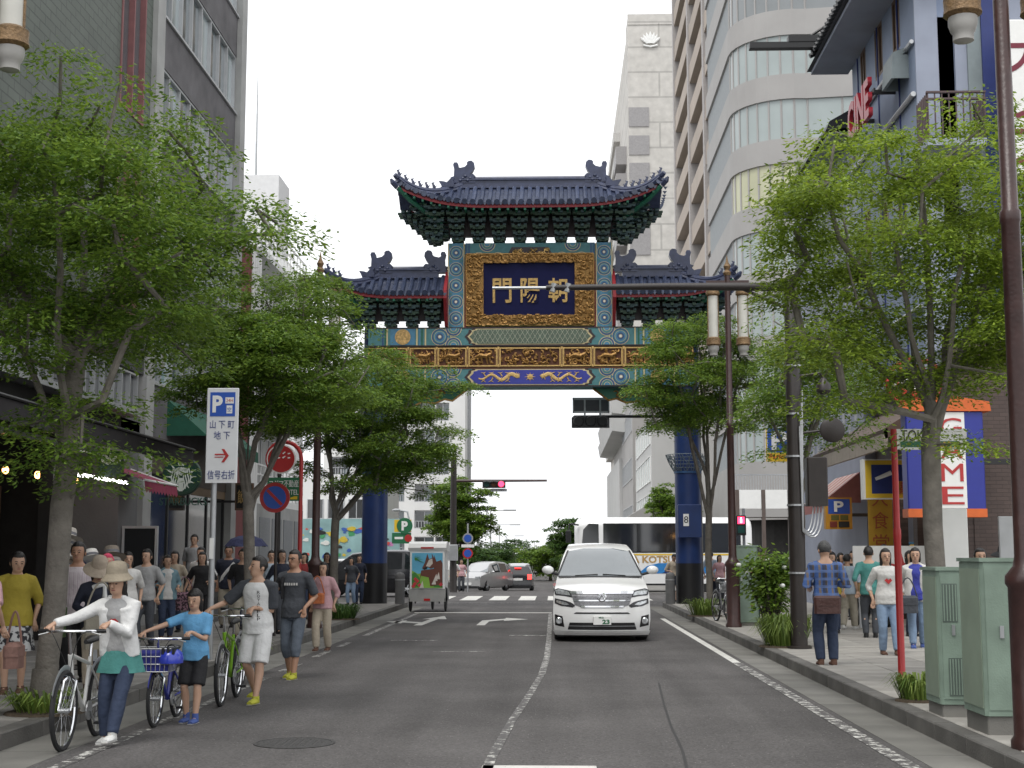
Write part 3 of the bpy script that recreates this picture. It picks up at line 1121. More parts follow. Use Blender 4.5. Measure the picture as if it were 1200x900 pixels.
# main roof: eave at GY-1.55, ridge at GY
D = 1.5
zE = lz(237, -D)
zR = lz(219)
XL, XR = -(621.5 - 461) * ypt(700, 450, GY - D).x / ypt(700, 450, GY).x * GS * 0.985, (781 - 621.5) * GS * 0.955
XL = -XR
roof(0, XL, XR, lx(542), lx(701), D, zE, zR - zE, 0.62, True, True, 3.0, 'main_roof')
zb0, zb1 = lz(286), lz(249)
bm_ = bracket_mesh(zb1 - zb0, 0.95, 0.36, 0.665, 6)
sp = 24.6 * GS
for i in range(10):
    x = (i - 4.5) * sp
    for s in (1, -1):
        o = link('bracket_set', bm_, gate, (x, -.14 * s, zb0))
        if s < 0:
            o.rotation_euler = (0, 0, PI)
for e in (-1, 1):
    for k in range(3):
        o = link('bracket_set', bm_, gate, (e * 4.5 * sp, (k - 1) * .3, zb0))
        o.rotation_euler = (0, 0, e * PI / 2)
    for s in (-1, 1):
        o = link('bracket_set', bm_, gate, (e * 4.05 * sp, s * .1, zb0 + .14))
        o.rotation_euler = (0, 0, (e * R(48)) if s < 0 else (PI - e * R(48)))
        o.scale = (1.0, 1.15, .9)
MB().box(-4.6 * sp, 4.6 * sp, -.12, .12, zb0 + .24, zE + .12).build('bracket_wall', m_gdark, gate)
MB().box(-4.75 * sp, 4.75 * sp, -1.05, 1.05, zb1 - .01, zb1 + .1).build('eave_purlin', m_ggreen, gate)
MB().box(-4.55 * sp, 4.55 * sp, -.7, .7, zb1 + .1, zE + .2).build('roof_core', m_gdark, gate)

# side roofs
for s in (-1, 1):
    D2 = 1.05
    zE2 = lz(343, -D2)
    zR2 = lz(324)
    xo, xi = s * (621.5 - 383) * GS * .985, s * (621.5 - 521.5) * GS
    ro, ri = s * (621.5 - 444) * GS, s * (621.5 - 509) * GS
    if s < 0:
        roof(0, xo, xi, ro, ri, D2, zE2, zR2 - zE2, 0.5, True, False, 2.2, 'side_roof')
    else:
        roof(0, xi, xo, ri, ro, D2, zE2, zR2 - zE2, 0.5, False, True, 2.2, 'side_roof')
    z0, z1 = lz(385), lz(353)
    b2 = bracket_mesh(z1 - z0, 0.6, 0.36, 0.665, 5)
    for i in range(4):
        x = s * ((621.5 - 507) + 25.3 * i) * GS
        for q in (1, -1):
            o = link('bracket_set', b2, gate, (x, -.12 * q, z0))
            if q < 0:
                o.rotation_euler = (0, 0, PI)
    x = s * ((621.5 - 507) + 25.3 * 3.5) * GS
    for a in (0, -48, 48):
        o = link('bracket_set', b2, gate, (x, (0 if a == 0 else (-.12 if a < 0 else .12)), z0))
        o.rotation_euler = (0, 0, s * (PI / 2 + R(a)))
    xa, xb = sorted((s * (621.5 - 520) * GS, x))
    MB().box(xa, xb, -.1, .1, z0 + .26, zE2 + .1).build('bracket_wall', m_gdark, gate)
    MB().box(xa, xb + (.1 if s > 0 else 0), -.72, .72, z1 - .01, z1 + .09).build('eave_purlin', m_ggreen, gate)
    MB().box(xa, xb, -.45, .45, z1 + .09, zE2 + .15).build('roof_core', m_gdark, gate)
    # red gable board against the centre post
    xg = s * (621.5 - 521.5) * GS
    P = [(-D2, zE2 - .15), (-D2, zE2 + .1), (0, zR2 + .25), (D2, zE2 + .1), (D2, zE2 - .15), (.5, z0), (-.5, z0)]
    a, c = sorted((xg, xg - s * .1))
    MB().prism(P, a, c, 'x').build('gable_board', m_gred, gate)
# ================================================================ buildings on the left
m_conc = mat('light_concrete', (0.36, 0.36, 0.35), 0.85, var=0.18, scale=1.2, bump=0.3, bscale=25)
m_conc_d = mat('grey_concrete', (0.15, 0.15, 0.15), 0.85, var=0.25, scale=1.0, bump=0.3, bscale=20)
m_alu = mat('aluminium_frame', (0.5, 0.51, 0.52), 0.4, 0.5, var=0.08)
m_glass = glassmat('window_glass', (0.09, 0.12, 0.13))
m_glass_d = glassmat('dark_glass', (0.018, 0.02, 0.022))
m_glass_b = glassmat('pale_glass', (0.3, 0.36, 0.37))
m_pinkf = mat('old_pink_frame', (0.24, 0.1, 0.1), 0.6, var=0.15)
m_bulb = mat('warm_bulb', (1, 0.7, 0.4), 0.4, emit=(1, 0.5, 0.15), estr=9)
m_tubel = mat('white_tube_light', (1, 1, 1), 0.4, emit=(1, 0.97, 0.92), estr=7)

def course_mat(name, c1, c2, bw, bh, mortar, axis='x', rough=0.7, msize=0.012):
    m = mat(name, c1, rough, var=0.15, scale=1.0)
    n, L, b = mnodes(m)
    hsv = [x for x in n if x.type == 'HUE_SAT'][0]
    tc = n.new('ShaderNodeTexCoord')
    sx = n.new('ShaderNodeSeparateXYZ')
    cx = n.new('ShaderNodeCombineXYZ')
    L.new(tc.outputs['Object'], sx.inputs[0])
    L.new(sx.outputs['Y' if axis == 'x' else 'X'], cx.inputs['X'])
    L.new(sx.outputs['Z'], cx.inputs['Y'])
    br = n.new('ShaderNodeTexBrick')
    br.inputs['Scale'].default_value = 1.0
    br.inputs['Brick Width'].default_value = bw
    br.inputs['Row Height'].default_value = bh
    br.inputs['Mortar Size'].default_value = msize
    br.inputs['Color1'].default_value = (1, 1, 1, 1)
    br.inputs['Color2'].default_value = (c2, c2, c2, 1)
    br.inputs['Mortar'].default_value = (mortar, mortar, mortar, 1)
    L.new(cx.outputs[0], br.inputs['Vector'])
    mx = n.new('ShaderNodeMix')
    mx.data_type = 'RGBA'
    mx.blend_type = 'MULTIPLY'
    mx.inputs['Factor'].default_value = 1
    L.new(hsv.outputs[0], mx.inputs['A'])
    L.new(br.outputs['Color'], mx.inputs['B'])
    L.new(mx.outputs['Result'], b.inputs['Base Color'])
    bp = n.new('ShaderNodeBump')
    bp.inputs['Strength'].default_value = 0.6
    bp.inputs['Distance'].default_value = 0.01
    L.new(br.outputs['Fac'], bp.inputs['Height'])
    bp.invert = True
    L.new(bp.outputs[0], b.inputs['Normal'])
    return m
m_gtile = course_mat('grey_green_wall_tile', (0.115, 0.135, 0.115), 0.86, 0.5, 0.18, 0.55, 'x', 0.5, 0.014)

FX = -9.0
def win_x(parent, x, y0, y1, z0, z1, panes, fm, gm, depth=0.12, sgn=1, name='window', fw=0.05, mull=1):
    # window in a facade along the street (plane x); sgn=+1 faces +x
    f = MB()
    a, c = x - sgn * depth, x + sgn * 0.03
    f.box(a, c, y0, y1, z0, z0 + fw)
    f.box(a, c, y0, y1, z1 - fw, z1)
    for i in range(panes + 1):
        yy = y0 + (y1 - y0 - fw) * i / panes
        f.box(a + .002, c - .004, yy, yy + fw, z0 + fw, z1 - fw)
    o = f.build(name, fm, parent)
    for i in range(panes):
        ya = y0 + (y1 - y0 - fw) * i / panes + fw
        yb = y0 + (y1 - y0 - fw) * (i + 1) / panes
        MB().box(x - sgn * depth * .7, x - sgn * depth * .5, ya, yb, z0 + fw, z1 - fw).build('pane', gm if not isinstance(gm, list) else gm[i % len(gm)], o)
    return o
def win_y(parent, y, x0, x1, z0, z1, panes, fm, gm, depth=0.12, name='window', fw=0.05):
    # window in a facade facing the camera (plane y, faces -y)
    f = MB()
    a, c = y - 0.03, y + depth
    f.box(x0, x1, a, c, z0, z0 + fw)
    f.box(x0, x1, a, c, z1 - fw, z1)
    for i in range(panes + 1):
        xx = x0 + (x1 - x0 - fw) * i / panes
        f.box(xx, xx + fw, a + .004, c - .002, z0 + fw, z1 - fw)
    o = f.build(name, fm, parent)
    for i in range(panes):
        xa = x0 + (x1 - x0 - fw) * i / panes + fw
        xb = x0 + (x1 - x0 - fw) * (i + 1) / panes
        MB().box(xa, xb, y + depth * .5, y + depth * .7, z0 + fw, z1 - fw).build('pane', gm if not isinstance(gm, list) else gm[i % len(gm)], o)
    return o

# ---- the tile-clad building with the hat shop below
L1 = thing('tiled_building', 'grey-green tiled building with pink-framed windows above an open hat shop', 'building', (0, 0, 0))
wl = MB()
def wallpieces(mb, x0, x1, rects):
    for (y0, y1, z0, z1) in rects:
        mb.box(x0, x1, y0, y1, z0, z1)
wallpieces(wl, -16, FX, [(6, 27.7, 6.6, 24), (29.35, 29.9, 6.6, 24), (27.7, 29.35, 10.1, 10.95), (27.7, 29.35, 14.9, 15.6), (27.7, 29.35, 19.5, 24), (27.7, 29.35, 6.6, 6.7)])
wl.build('wall', m_gtile, L1)
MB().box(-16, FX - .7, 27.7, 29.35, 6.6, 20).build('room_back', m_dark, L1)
for z0, z1 in ((6.7, 10.1), (10.95, 14.9), (15.6, 19.5)):
    win_x(L1, FX, 27.7, 29.35, z0, z1, 2, m_pinkf, m_glass, 0.2, fw=0.07)
MB().box(FX - .3, FX + .12, 29.9, 30.5, 0.0, 24).build('corner_pier', m_conc, L1)
# first floor: dark fascia with a glazed sign strip
MB().box(-16, FX + .05, 6, 29.9, 5.55, 6.6).build('fascia', mat('dark_fascia', (.06, .06, .062), .7, var=.2), L1)
for k in range(5):
    win_x(L1, FX + .02, 21 + k * 1.72, 22.66 + k * 1.72, 4.65, 5.5, 3, m_alu, m_glass_d, 0.15, fw=.04)
MB().box(-16, FX - .16, 6, 29.9, 4.6, 5.55).build('lintel', m_dark, L1)
MB().box(FX - .2, FX + .35, 20, 28.9, 4.52, 4.64).build('canopy_rail', m_alu, L1)
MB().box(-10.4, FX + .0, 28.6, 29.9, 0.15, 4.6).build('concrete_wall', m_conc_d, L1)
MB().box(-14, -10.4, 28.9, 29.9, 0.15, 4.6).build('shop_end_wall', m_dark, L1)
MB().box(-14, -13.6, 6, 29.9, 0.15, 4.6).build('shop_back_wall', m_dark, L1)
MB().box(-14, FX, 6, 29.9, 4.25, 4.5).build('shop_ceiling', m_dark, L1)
for i in range(5):
    MB().box(FX - .25, FX, 8 + i * 4.2, 8.3 + i * 4.2, 0.15, 4.3).build('shop_column', m_dark, L1)
# hanging sign plates over the shop
MB().box(FX + .3, FX + .38, 21.5, 27.8, 3.55, 3.65).build('light_rail', m_alu, L1)
for y in (22.3, 23.6, 25.1, 26.0, 27.1):
    b = MB().ell((FX - .4, y, 3.1), (.06, .06, .07), 8, 6)
    b.build('lamp_bulb', m_bulb, L1)
MB().cyl((FX + .25, 24.4, 3.12), (FX + .25, 28.3, 3.12), .035, n=8).build('light_tube', m_tubel, L1)
# market awning with red scalloped valance
aw = thing('shop_awning', 'short dull red awning with a white scalloped edge over the hat stall', 'awning', (FX, 28.6, 2.9))
m_awn = mat('awning_red', (0.26, 0.035, 0.075), 0.8, var=0.15)
MB().quad((0.0, -1.6, .55), (0, .75, .55), (1.0, .75, .2), (1.0, -1.6, .2)).build('awning_cloth', m_awn, aw)
v = MB()
for k in range(11):
    y0 = -1.6 + k * 2.35 / 11
    v.add([(1.0, y0, .2), (1.0, y0 + 2.35 / 11, .2), (1.02, y0 + 2.35 / 11, .02), (1.02, y0 + 2.35 / 22, -.04), (1.02, y0, .02)], [(0, 1, 2, 3, 4)])
v.build('valance', m_awn, aw)
e = MB().tube([(1.0, -1.62, .21), (1.0, .76, .21)], .025, 6)
e.tube([(0, .76, .56), (1, .76, .21)], .02, 6)
e.build('awning_bar', m_white, aw)

# dark cloth canopy over the hat stalls
sc = thing('stall_canopy', 'dark cloth canopy on thin white bars over the hat stalls', 'canopy', (FX, 20, 3.5))
m_cvs = mat('dark_canvas', (.025, .022, .024), .9, var=.2)
MB().prism([(0, .75), (1.9, .2), (1.9, .17), (0, .71)], -8, 7.2).build('canvas', m_cvs, sc)
MB().quad((1.9, -8, .2), (1.9, -8, -.12), (1.9, 7.2, -.12), (1.9, 7.2, .2)).build('valance', m_cvs, sc)
MB().tube([(1.92, -8, .2), (1.92, 7.2, .2)], .025, 6).build('front_bar', m_black, sc)
for y in (-4, 0, 4, 7.1):
    MB().tube([(0, y, .3), (1.9, y, .15)], .02, 6).build('arm', m_white, sc)
# shop stock in the recess
rnd = random.Random(4)
m_goods = [mat('goods_%s' % n_, c_, 0.8, var=0.3, scale=14) for n_, c_ in (('red', (.25, .03, .03)), ('brown', (.12, .07, .04)), ('cream', (.42, .38, .3)), ('grey', (.12, .12, .13)), ('teal', (.04, .12, .14)))]
sh = thing('stock_shelf', 'dim wooden shelving stacked with goods at the back of the hat shop', 'shelf', (FX - 2.6, 25, 0.15))
for z in (0.5, 1.1, 1.7, 2.3):
    MB().box(-.3, .3, -3.4, 3.2, z, z + .04).build('shelf_board', m_goods[1], sh)
for y in (-3.4, -1.2, 1.0, 3.16):
    MB().box(-.3, .3, y, y + .04, 0, 2.9).build('shelf_upright', m_goods[1], sh)
gi = 0
for z in (0.54, 1.14, 1.74, 2.34):
    for k in range(15):
        y = -3.2 + k * .43
        h = rnd.uniform(.15, .42)
        MB().bbox(-.2, .24, y, y + rnd.uniform(.22, .36), z, z + h, .03).build('goods_bundle', m_goods[(gi + k) % 5], sh)
    gi += 3

# ---- hats
def hat(label, loc, m, brim, crown, h, tilt=(0, 0, 0), group=None, droop=0.0, band=None):
    t = thing('hat', label, 'hat', loc, 0, group)
    t.rotation_euler = tilt
    MB().lathe([(brim, -droop), (brim * .75, -droop * .4), (crown * 1.02, 0.01), (crown * 1.02, .022), (brim * .75, .012 - droop * .4), (brim, .01 - droop)], n=20).build('brim', m, t, True)
    MB().lathe([(crown, 0.01), (crown * .97, h * .7), (crown * .86, h * .95), (crown * .5, h), (0.01, h * .97)], n=18).build('crown', m, t, True)
    MB().lathe([(crown * 1.015, .025), (crown * 1.01, .025 + h * .28)], n=18).build('hat_band', band or m_goods[3], t, True)
    return t
hm = [mat('hat_%d' % i, c, 0.85, var=0.1, bump=.4, bscale=120) for i, c in enumerate(((.5, .46, .38), (.18, .15, .12), (.4, .37, .33), (.1, .12, .25), (.62, .6, .56), (.3, .08, .1)))]
hs_ = [((107, 655), 0, 'white straw hat with a grey band topmost on the hat stand'), ((131, 651), 1, 'grey brown trilby hung on the stand right of the white hat'), ((92, 660), 3, 'navy blue sun hat on the stand beside the white hat'),
       ((80, 630), 2, 'pale sun hat highest on the wire stand behind the tree trunk'), ((79, 641), 2, 'pale sun hat second from top of the wire stand behind the tree'), ((80, 652), 4, 'white sun hat third from top of the wire stand behind the tree'),
       ((83, 668), 1, 'dark brown straw hat low on the wire stand behind the tree'), ((80, 684), 2, 'wide beige hat at the foot of the wire stand behind the tree'), ((134, 664), 0, 'cream hat hanging below the grey brown trilby')]
for (px, py), k, lab in hs_:
    p = ypt(px, py, 19.2 if px > 85 else 18.6)
    hat(lab, p, hm[[4, 1, 2, 3, 4, 0][k % 6]] if k != 1 else hm[1], .2, .105, .13, (R(-18), R(8 * (k - 2)), 0), 'hats on the street stand', .03)
hstand = thing('hat_stand', 'black wire stand carrying sun hats behind the tree', 'stand', (ypt(80, 700, 18.6).x, 18.66, .15))
zt = ypt(80, 622, 18.6).z - .15
k = MB().cyl((0, 0, 0), (0, 0, zt), .018, n=8)
k.build('pole', m_black, hstand)
MB().lathe([(.25, 0), (.25, .02), (.02, .04)], n=16).build('foot', m_black, hstand)
for z in (zt - .02, zt - .14, zt - .27, zt - .45, zt - .62):
    MB().tube([(0, 0, z - .05), (0, -.1, z - .03), (0, -.12, z + .02)], .008, 5).build('hook', m_black, hstand)
hst2 = thing('hat_rack', 'dark upright rack of hats beside the wire hat stand', 'stand', (ypt(112, 700, 19.2).x, 19.32, .15))
zt = ypt(110, 650, 19.2).z - .15
MB().cyl((0, 0, 0), (0, 0, zt), .02, n=8).build('pole', m_black, hst2)
MB().cyl((-.35, 0, zt - .02), (.35, 0, zt - .02), .015, n=8).build('crossbar', m_black, hst2)
MB().lathe([(.28, 0), (.28, .02), (.02, .04)], n=16).build('foot', m_black, hst2)
# dark display board by the pier
db = thing('menu_board', 'dark board with a pale frame standing by the concrete pier', 'board', (xpt(162, 700, -8.6).x, xpt(162, 700, -8.6).y, .15))
MB().box(-.32, .32, -.03, .03, .35, 2.05).build('board', m_glass_d, db)
f = MB()
for q in ((-.37, -.32, .3, 2.1), (.32, .37, .3, 2.1), (-.32, .32, .3, .35), (-.32, .32, 2.05, 2.1)):
    f.box(q[0], q[1], -.045, .045, q[2], q[3])
f.build('frame', m_alu, db)
MB().box(-.3, -.25, -.1, .1, 0, .3).build('leg', m_alu, db)
MB().box(.25, .3, -.1, .1, 0, .3).build('leg', m_alu, db)

# ---- the concrete ribbon-window building with the coffee shop
L2 = thing('ribbon_window_building', 'grey concrete building with long strip windows above a coffee shop', 'building', (0, 0, 0))
Y0, Y1 = 30.5, 38.0
body = MB()
body.box(-18, FX - .25, Y0, Y1, 4.8, 23)
body.build('inner_wall', m_dark, L2)
sills = [5.45, 8.3, 11.15, 14.0, 16.85, 19.7]
m_span = mat('dark_spandrel', (0.12, 0.115, 0.12), 0.8, var=0.3, scale=1.6, bump=0.3, bscale=30)
for i, z in enumerate(sills):
    MB().box(FX - .2, FX, Y0, Y1, z - 1.15, z).build('spandrel', m_span, L2)
    MB().box(FX - .1, FX + .06, Y0, Y1, z, z + .06).build('sill', m_alu, L2)
    win_x(L2, FX - .05, Y0 + .02, Y1 - .02, z + .06, z + 1.7, 8, m_alu, [m_glass, m_glass_b, m_glass], 0.12, fw=.06)
MB().box(FX - .3, FX + .15, Y1, 38.6, 0.15, 23).build('end_pier', m_conc, L2)
# air grilles in one spandrel
# coffee-shop front
MB().box(FX - .3, FX, Y0, Y1, 3.35, 4.3).build('shop_fascia', mat('brown_fascia', (0.075, 0.055, 0.04), 0.6), L2)
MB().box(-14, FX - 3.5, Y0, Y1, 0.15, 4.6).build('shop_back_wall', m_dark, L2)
MB().box(FX - .12, FX - .02, Y0, Y1, 3.15, 3.35).build('shop_beam', mat('tan_beam', (0.22, 0.15, 0.085), 0.6), L2)
for i in range(5):
    y = Y0 + .1 + i * 1.83
    MB().box(FX - .12, FX - .04, y, y + .09, .15, 3.15).build('door_post', m_black, L2)
    MB().box(FX - .09, FX - .07, y + .09, y + 1.83, .15, 3.15).build('shop_pane', m_glass_d, L2)
MB().box(FX - .12, FX - .02, Y0, Y1, .15, .5).build('kick_plate', m_black, L2)
# green awning over the coffee shop
ga = thing('green_awning', 'dark green cloth awning above the coffee shop', 'awning', (FX, 34.2, 4.3))
m_gaw = mat('awning_green', (0.015, 0.1, 0.06), 0.8, var=0.15)
MB().quad((0, -2.2, .95), (0, 3.4, .95), (.95, 3.4, .1), (.95, -2.2, .1)).build('awning_cloth', m_gaw, ga)
MB().quad((.95, -2.2, .1), (.95, 3.4, .1), (.96, 3.4, -.18), (.96, -2.2, -.18)).build('valance', m_gaw, ga)
MB().add([(0, -2.2, .95), (.95, -2.2, .1), (0, -2.2, .1)], [(0, 1, 2)]).build('awning_end', m_gaw, ga)
MB().add([(0, 3.4, .95), (0, 3.4, .1), (.95, 3.4, .1)], [(0, 1, 2)]).build('awning_end', m_gaw, ga)

# round coffee-shop sign, facing down the street
def coffee_sign(label, c, r, back):
    t = thing('coffee_shop_sign', label, 'sign', c)
    MB().lathe([(r, .1), (r, -.02), (r * .97, -.05)], n=40, ax='y').build('disc', mat('coffee_green_dark', (0.012, 0.045, 0.028), 0.5, var=.1), t)
    MB().lathe([(r * .86, -.05), (r * .86, -.058)], n=40, ax='y').build('inner_disc', mat('coffee_green', (0.006, 0.05, 0.028), 0.4, var=.05), t)
    w = MB()
    # a pale long-haired crowned figure drawn with flat white shapes
    k = r
    w.prism([(-.13 * k, .52 * k), (-.2 * k, .72 * k), (-.09 * k, .62 * k), (0, .82 * k), (.09 * k, .62 * k), (.2 * k, .72 * k), (.13 * k, .52 * k)], -.058, -.068)
    w.ell((0, -.06, .24 * k), (.16 * k, .008, .22 * k), 14, 6)
    for s in (-1, 1):
        for j in range(4):
            x0 = (.16 + .1 * j) * k
            pts = [(s * (.1 + .05 * j) * k, -.063, (.44 - .03 * j) * k)]
            for q in range(1, 9):
                z = (.44 - .03 * j) - q * .145 + (.04 * j)
                pts.append((s * (x0 + .045 * k * math.sin(q * 1.3 + j)), -.063, max(z, -.82 + .16 * j) * k))
            w.tube(pts, [(.032 * k, .006)] * len(pts), 6, up=(0, 1, 0))
        # side tails
        for j in range(5):
            a = R(-58 + j * 26)
            w.tube([(s * .56 * k * math.cos(a) * .95, -.063, .52 * k * math.sin(a)), (s * .8 * k * math.cos(a), -.063, .8 * k * math.sin(a) + .06 * k)], [(.05 * k, .006), (.012 * k, .006)], 6, up=(0, 1, 0))
    w.prism([(-.16 * k, -.1 * k), (.16 * k, -.1 * k), (.1 * k, -.78 * k), (-.1 * k, -.78 * k)], -.057, -.066)
    em = w.build('emblem', mat('coffee_white', (0.62, 0.66, 0.6), 0.5), t)
    g = MB()
    g.ell((-.06 * k, -.07, .28 * k), (.025 * k, .004, .012 * k), 6, 4)
    g.ell((.06 * k, -.07, .28 * k), (.025 * k, .004, .012 * k), 6, 4)
    g.ell((0, -.07, .14 * k), (.04 * k, .004, .012 * k), 6, 4)
    g.build('face_lines', MATS['coffee_green'], em)
    MB().box(-back, -r * .8, -.02, .06, -.06, .06).build('bracket', m_black, t)
    return t
p = xpt(213, 558, FX + .75)
coffee_sign('round green and white coffee sign projecting from the grey concrete building', p, .43, 0.8)
text('STARBUCKS', .2, mat('dark_green_letters', (0.012, .06, .04), .5), bpy.data.objects['coffee_shop_sign'], (0.05, -.02, -.56), ext=.02, fit=(1.05, .17))
p = xpt(130, 542, FX + .45)
t = thing('coffee_banner', 'small dark green and white coffee banner on the wall behind the tree', 'sign', p)
MB().box(-.24, .24, 0, .03, -.27, .27).build('panel', mat('coffee_green_dark', (0, 0, 0)), t)
w = MB()
for s in (-1, 1):
    for j in range(4):
        a = R(20 + j * 35)
        w.tube([(s * .03, -.006, -.03), (s * .2 * math.cos(a), -.006, .2 * math.sin(a) - .02)], [(.02, .004), (.028, .004)], 5, up=(0, 1, 0))
w.build('emblem', MATS['coffee_white'], t)

# ---- red and white narrow building, then the balcony building on the corner
L3 = thing('red_building', 'narrow red panelled building with a white edge strip and dark green rooftop room', 'building', (0, 0, 0))
m_rpan = mat('red_panel', (0.17, 0.03, 0.03), 0.6, var=0.2, scale=2)
zt = xpt(285, 287, FX).z
for k in range(6):
    z0 = .15 + k * (zt - .15) / 6
    MB().box(-15, FX, 38.62, 40.6, z0 + .01, z0 + (zt - .15) / 6 - .01).build('red_cladding_panel', m_rpan, L3)
MB().box(-15, FX - .02, 38.62, 41.9, .15, zt - .1).build('core_wall', m_conc, L3)
for k in range(4):
    MB().box(FX - .1, FX + .03, 40.62 + k * .32, 40.9 + k * .32, .15, zt + .1).build('white_strip', m_white, L3)
MB().box(-15, -9.6, 38.7, 42.5, zt, zt + .9).build('rooftop_base', m_dark, L3)
MB().prism([(-9.3, zt + .9), (-14, zt + .9), (-14, zt + 2.4), (-10.4, zt + 2.4)], 38.7, 42.4).build('rooftop_room', mat('roof_green', (0.02, 0.09, 0.075), .5, var=.2), L3)
L4 = thing('balcony_building', 'white corner building with stepped balcony railings', 'building', (0, 0, 0))
Yc0, Yc1 = 42.0, 49.8
MB().box(-16, FX - .9, Yc0, Yc1, .15, 11.2).build('wall', m_conc, L4)
for k, z in enumerate((3.2, 5.9, 8.6, 10.9)):
    MB().box(FX - 1.2, FX, Yc0, Yc1, z, z + .22).build('balcony_slab', m_white, L4)
    r = MB()
    for q in range(14):
        y = Yc0 + .05 + q * (Yc1 - Yc0 - .1) / 13
        r.box(FX - .06, FX - .02, y - .02, y + .02, z + .22, z + 1.2)
    for zz in (z + .6, z + .9, z + 1.2):
        r.box(FX - .07, FX - .01, Yc0, Yc1, zz - .025, zz + .025)
    r.build('railing', m_white, L4)
    if k < 3:
        win_x(L4, FX - .88, Yc0 + .6, Yc1 - .6, z + .3, z + 2.4, 5, m_alu, m_glass, .1)
MB().box(FX - .9, FX, Yc0, Yc1, .15, 3.2).build('ground_wall', m_conc, L4)
for k in range(4):
    MB().box(FX, FX + .03, Yc0 + .4 + k * 1.9, Yc0 + 1.9 + k * 1.9, .3, 2.8).build('shutter', mat('grey_shutter', (.23, .24, .25), .6, var=.15, scale=20), L4)
# white towers behind
tw = thing('white_tower_block', 'plain white block rising behind the corner with a thin mast', 'building', (0, 0, 0))
a, c = ypt(298, 205, 62), ypt(327, 205, 62)
MB().box(a.x - 3, c.x, 62, 64.5, .0, a.z).build('wall', mat('bright_white_wall', (.7, .7, .7), .8, var=.05), tw)
d_ = ypt(345, 275, 60)
MB().prism([(a.x, 0), (d_.x + .2, 0), (d_.x + .2, ypt(345, 330, 60).z), (d_.x - 1.2, d_.z), (a.x, d_.z)], 60, 61.9).build('lower_wing', MATS['bright_white_wall'], tw)
mt = ypt(297, 80, 62)
MB().tube([(mt.x, 63, a.z), (mt.x, 63, mt.z)], [.06, .02], 6).build('mast', m_steel, tw)

# ---- far left: the mural wall, white apartment block and things beyond the crossing
m_aptw = mat('apartment_white', (.72, .72, .71), .8, var=.07, scale=.5)
A = thing('apartment_block', 'white apartment block with rows of balcony windows beyond the gate', 'building', (0, 0, 0))
AY = 156.0
xr = ypt(545, 500, AY).x
xl = ypt(380, 500, AY).x
zt = ypt(500, 425, AY).z
rows = [(535, 556), (567, 588), (598, 619), (629, 650), (503, 524), (472, 493), (441, 462)]
cols = [(452, 474), (486, 509), (510.5, 526), (420, 442), (388, 410)]
xs = sorted((ypt(c[0], 560, AY).x, ypt(c[1], 560, AY).x) for c in cols)
# wall strips between openings
z_edges = sorted((ypt(500, r[1], AY).z, ypt(500, r[0], AY).z) for r in rows)
prev = -1.2
for z0, z1 in z_edges:
    MB().box(xl, xr, AY, AY + 10, prev, z0).build('floor_band', m_aptw, A)
    cur = xl
    for (a, c) in xs:
        if a > cur:
            MB().box(cur, a, AY, AY + 10, z0, z1).build('wall_pier', m_aptw, A)
        cur = c
    MB().box(cur, xr, AY, AY + 10, z0, z1).build('wall_pier', m_aptw, A)
    for (a, c) in xs:
        win_y(A, AY + .6, a, c, z0 + .02, z1 - .02, 2, m_alu, [m_glass_d, m_glass], .15, fw=.09)
        r = MB().box(a, c, AY + .1, AY + .16, z0 + .75, z0 + .82)
        for q in range(7):
            xx = a + (c - a) * (q + .5) / 7
            r.box(xx - .03, xx + .03, AY + .11, AY + .15, z0, z0 + .75)
        r.build('railing', m_steel, A)
    prev = z1
MB().box(xl, xr, AY, AY + 10, prev, zt).build('parapet', m_aptw, A)
MB().box(xr - .05, xr + .35, AY + 4.4, AY + 6, -1.2, zt - .5).build('drain_pipe', m_steel, A)

Mw = thing('mural_wall', 'low hoarding painted with a colourful children\'s mural beyond the crossing', 'mural', (ypt(395, 660, 74).x, 74, -.3))
hw = 3.3
MB().box(-hw, hw, 0, .2, 0, ypt(395, 608, 74).z + .3).build('panel', mat('mural_ground', (.26, .42, .42), .7, var=.35, scale=.8), Mw)
rnd = random.Random(8)
mc = [mat('mural_%d' % i, c, .7) for i, c in enumerate(((.55, .08, .06), (.6, .45, .05), (.06, .3, .12), (.05, .12, .4), (.7, .7, .66), (.5, .2, .4), (.02, .02, .02)))]
for k in range(80):
    x, z, r = rnd.uniform(-hw + .3, hw - .3), rnd.uniform(1.0, 3.4), rnd.uniform(.05, .2)
    P = []
    n = 9
    for i in range(n):
        a = 2 * PI * i / n
        q = r * rnd.uniform(.6, 1.25)
        P.append((x + q * math.cos(a) * 1.3, z + q * math.sin(a) * .8))
    MB().prism(P, 0, -.004 - .0015 * (k % 30)).build('painted_shape', mc[k % 7], Mw)
Wb = thing('white_shop_block', 'low white building behind the mural and the parked cars', 'building', (0, 0, 0))
a, c = ypt(352, 600, 84), ypt(450, 600, 84)
MB().box(a.x - 12, c.x, 84, 92, -.6, ypt(400, 560, 84).z).build('wall', m_aptw, Wb)
for k in range(4):
    win_y(Wb, 83.97, a.x + .4 + k * 1.25, a.x + 1.4 + k * 1.25, 1.0, 2.2, 2, m_alu, m_glass_d, .03)
for k in range(4):
    win_y(Wb, 83.97, a.x + .4 + k * 1.25, a.x + 1.4 + k * 1.25, 3.8, 5.0, 2, m_alu, m_glass_d, .03)
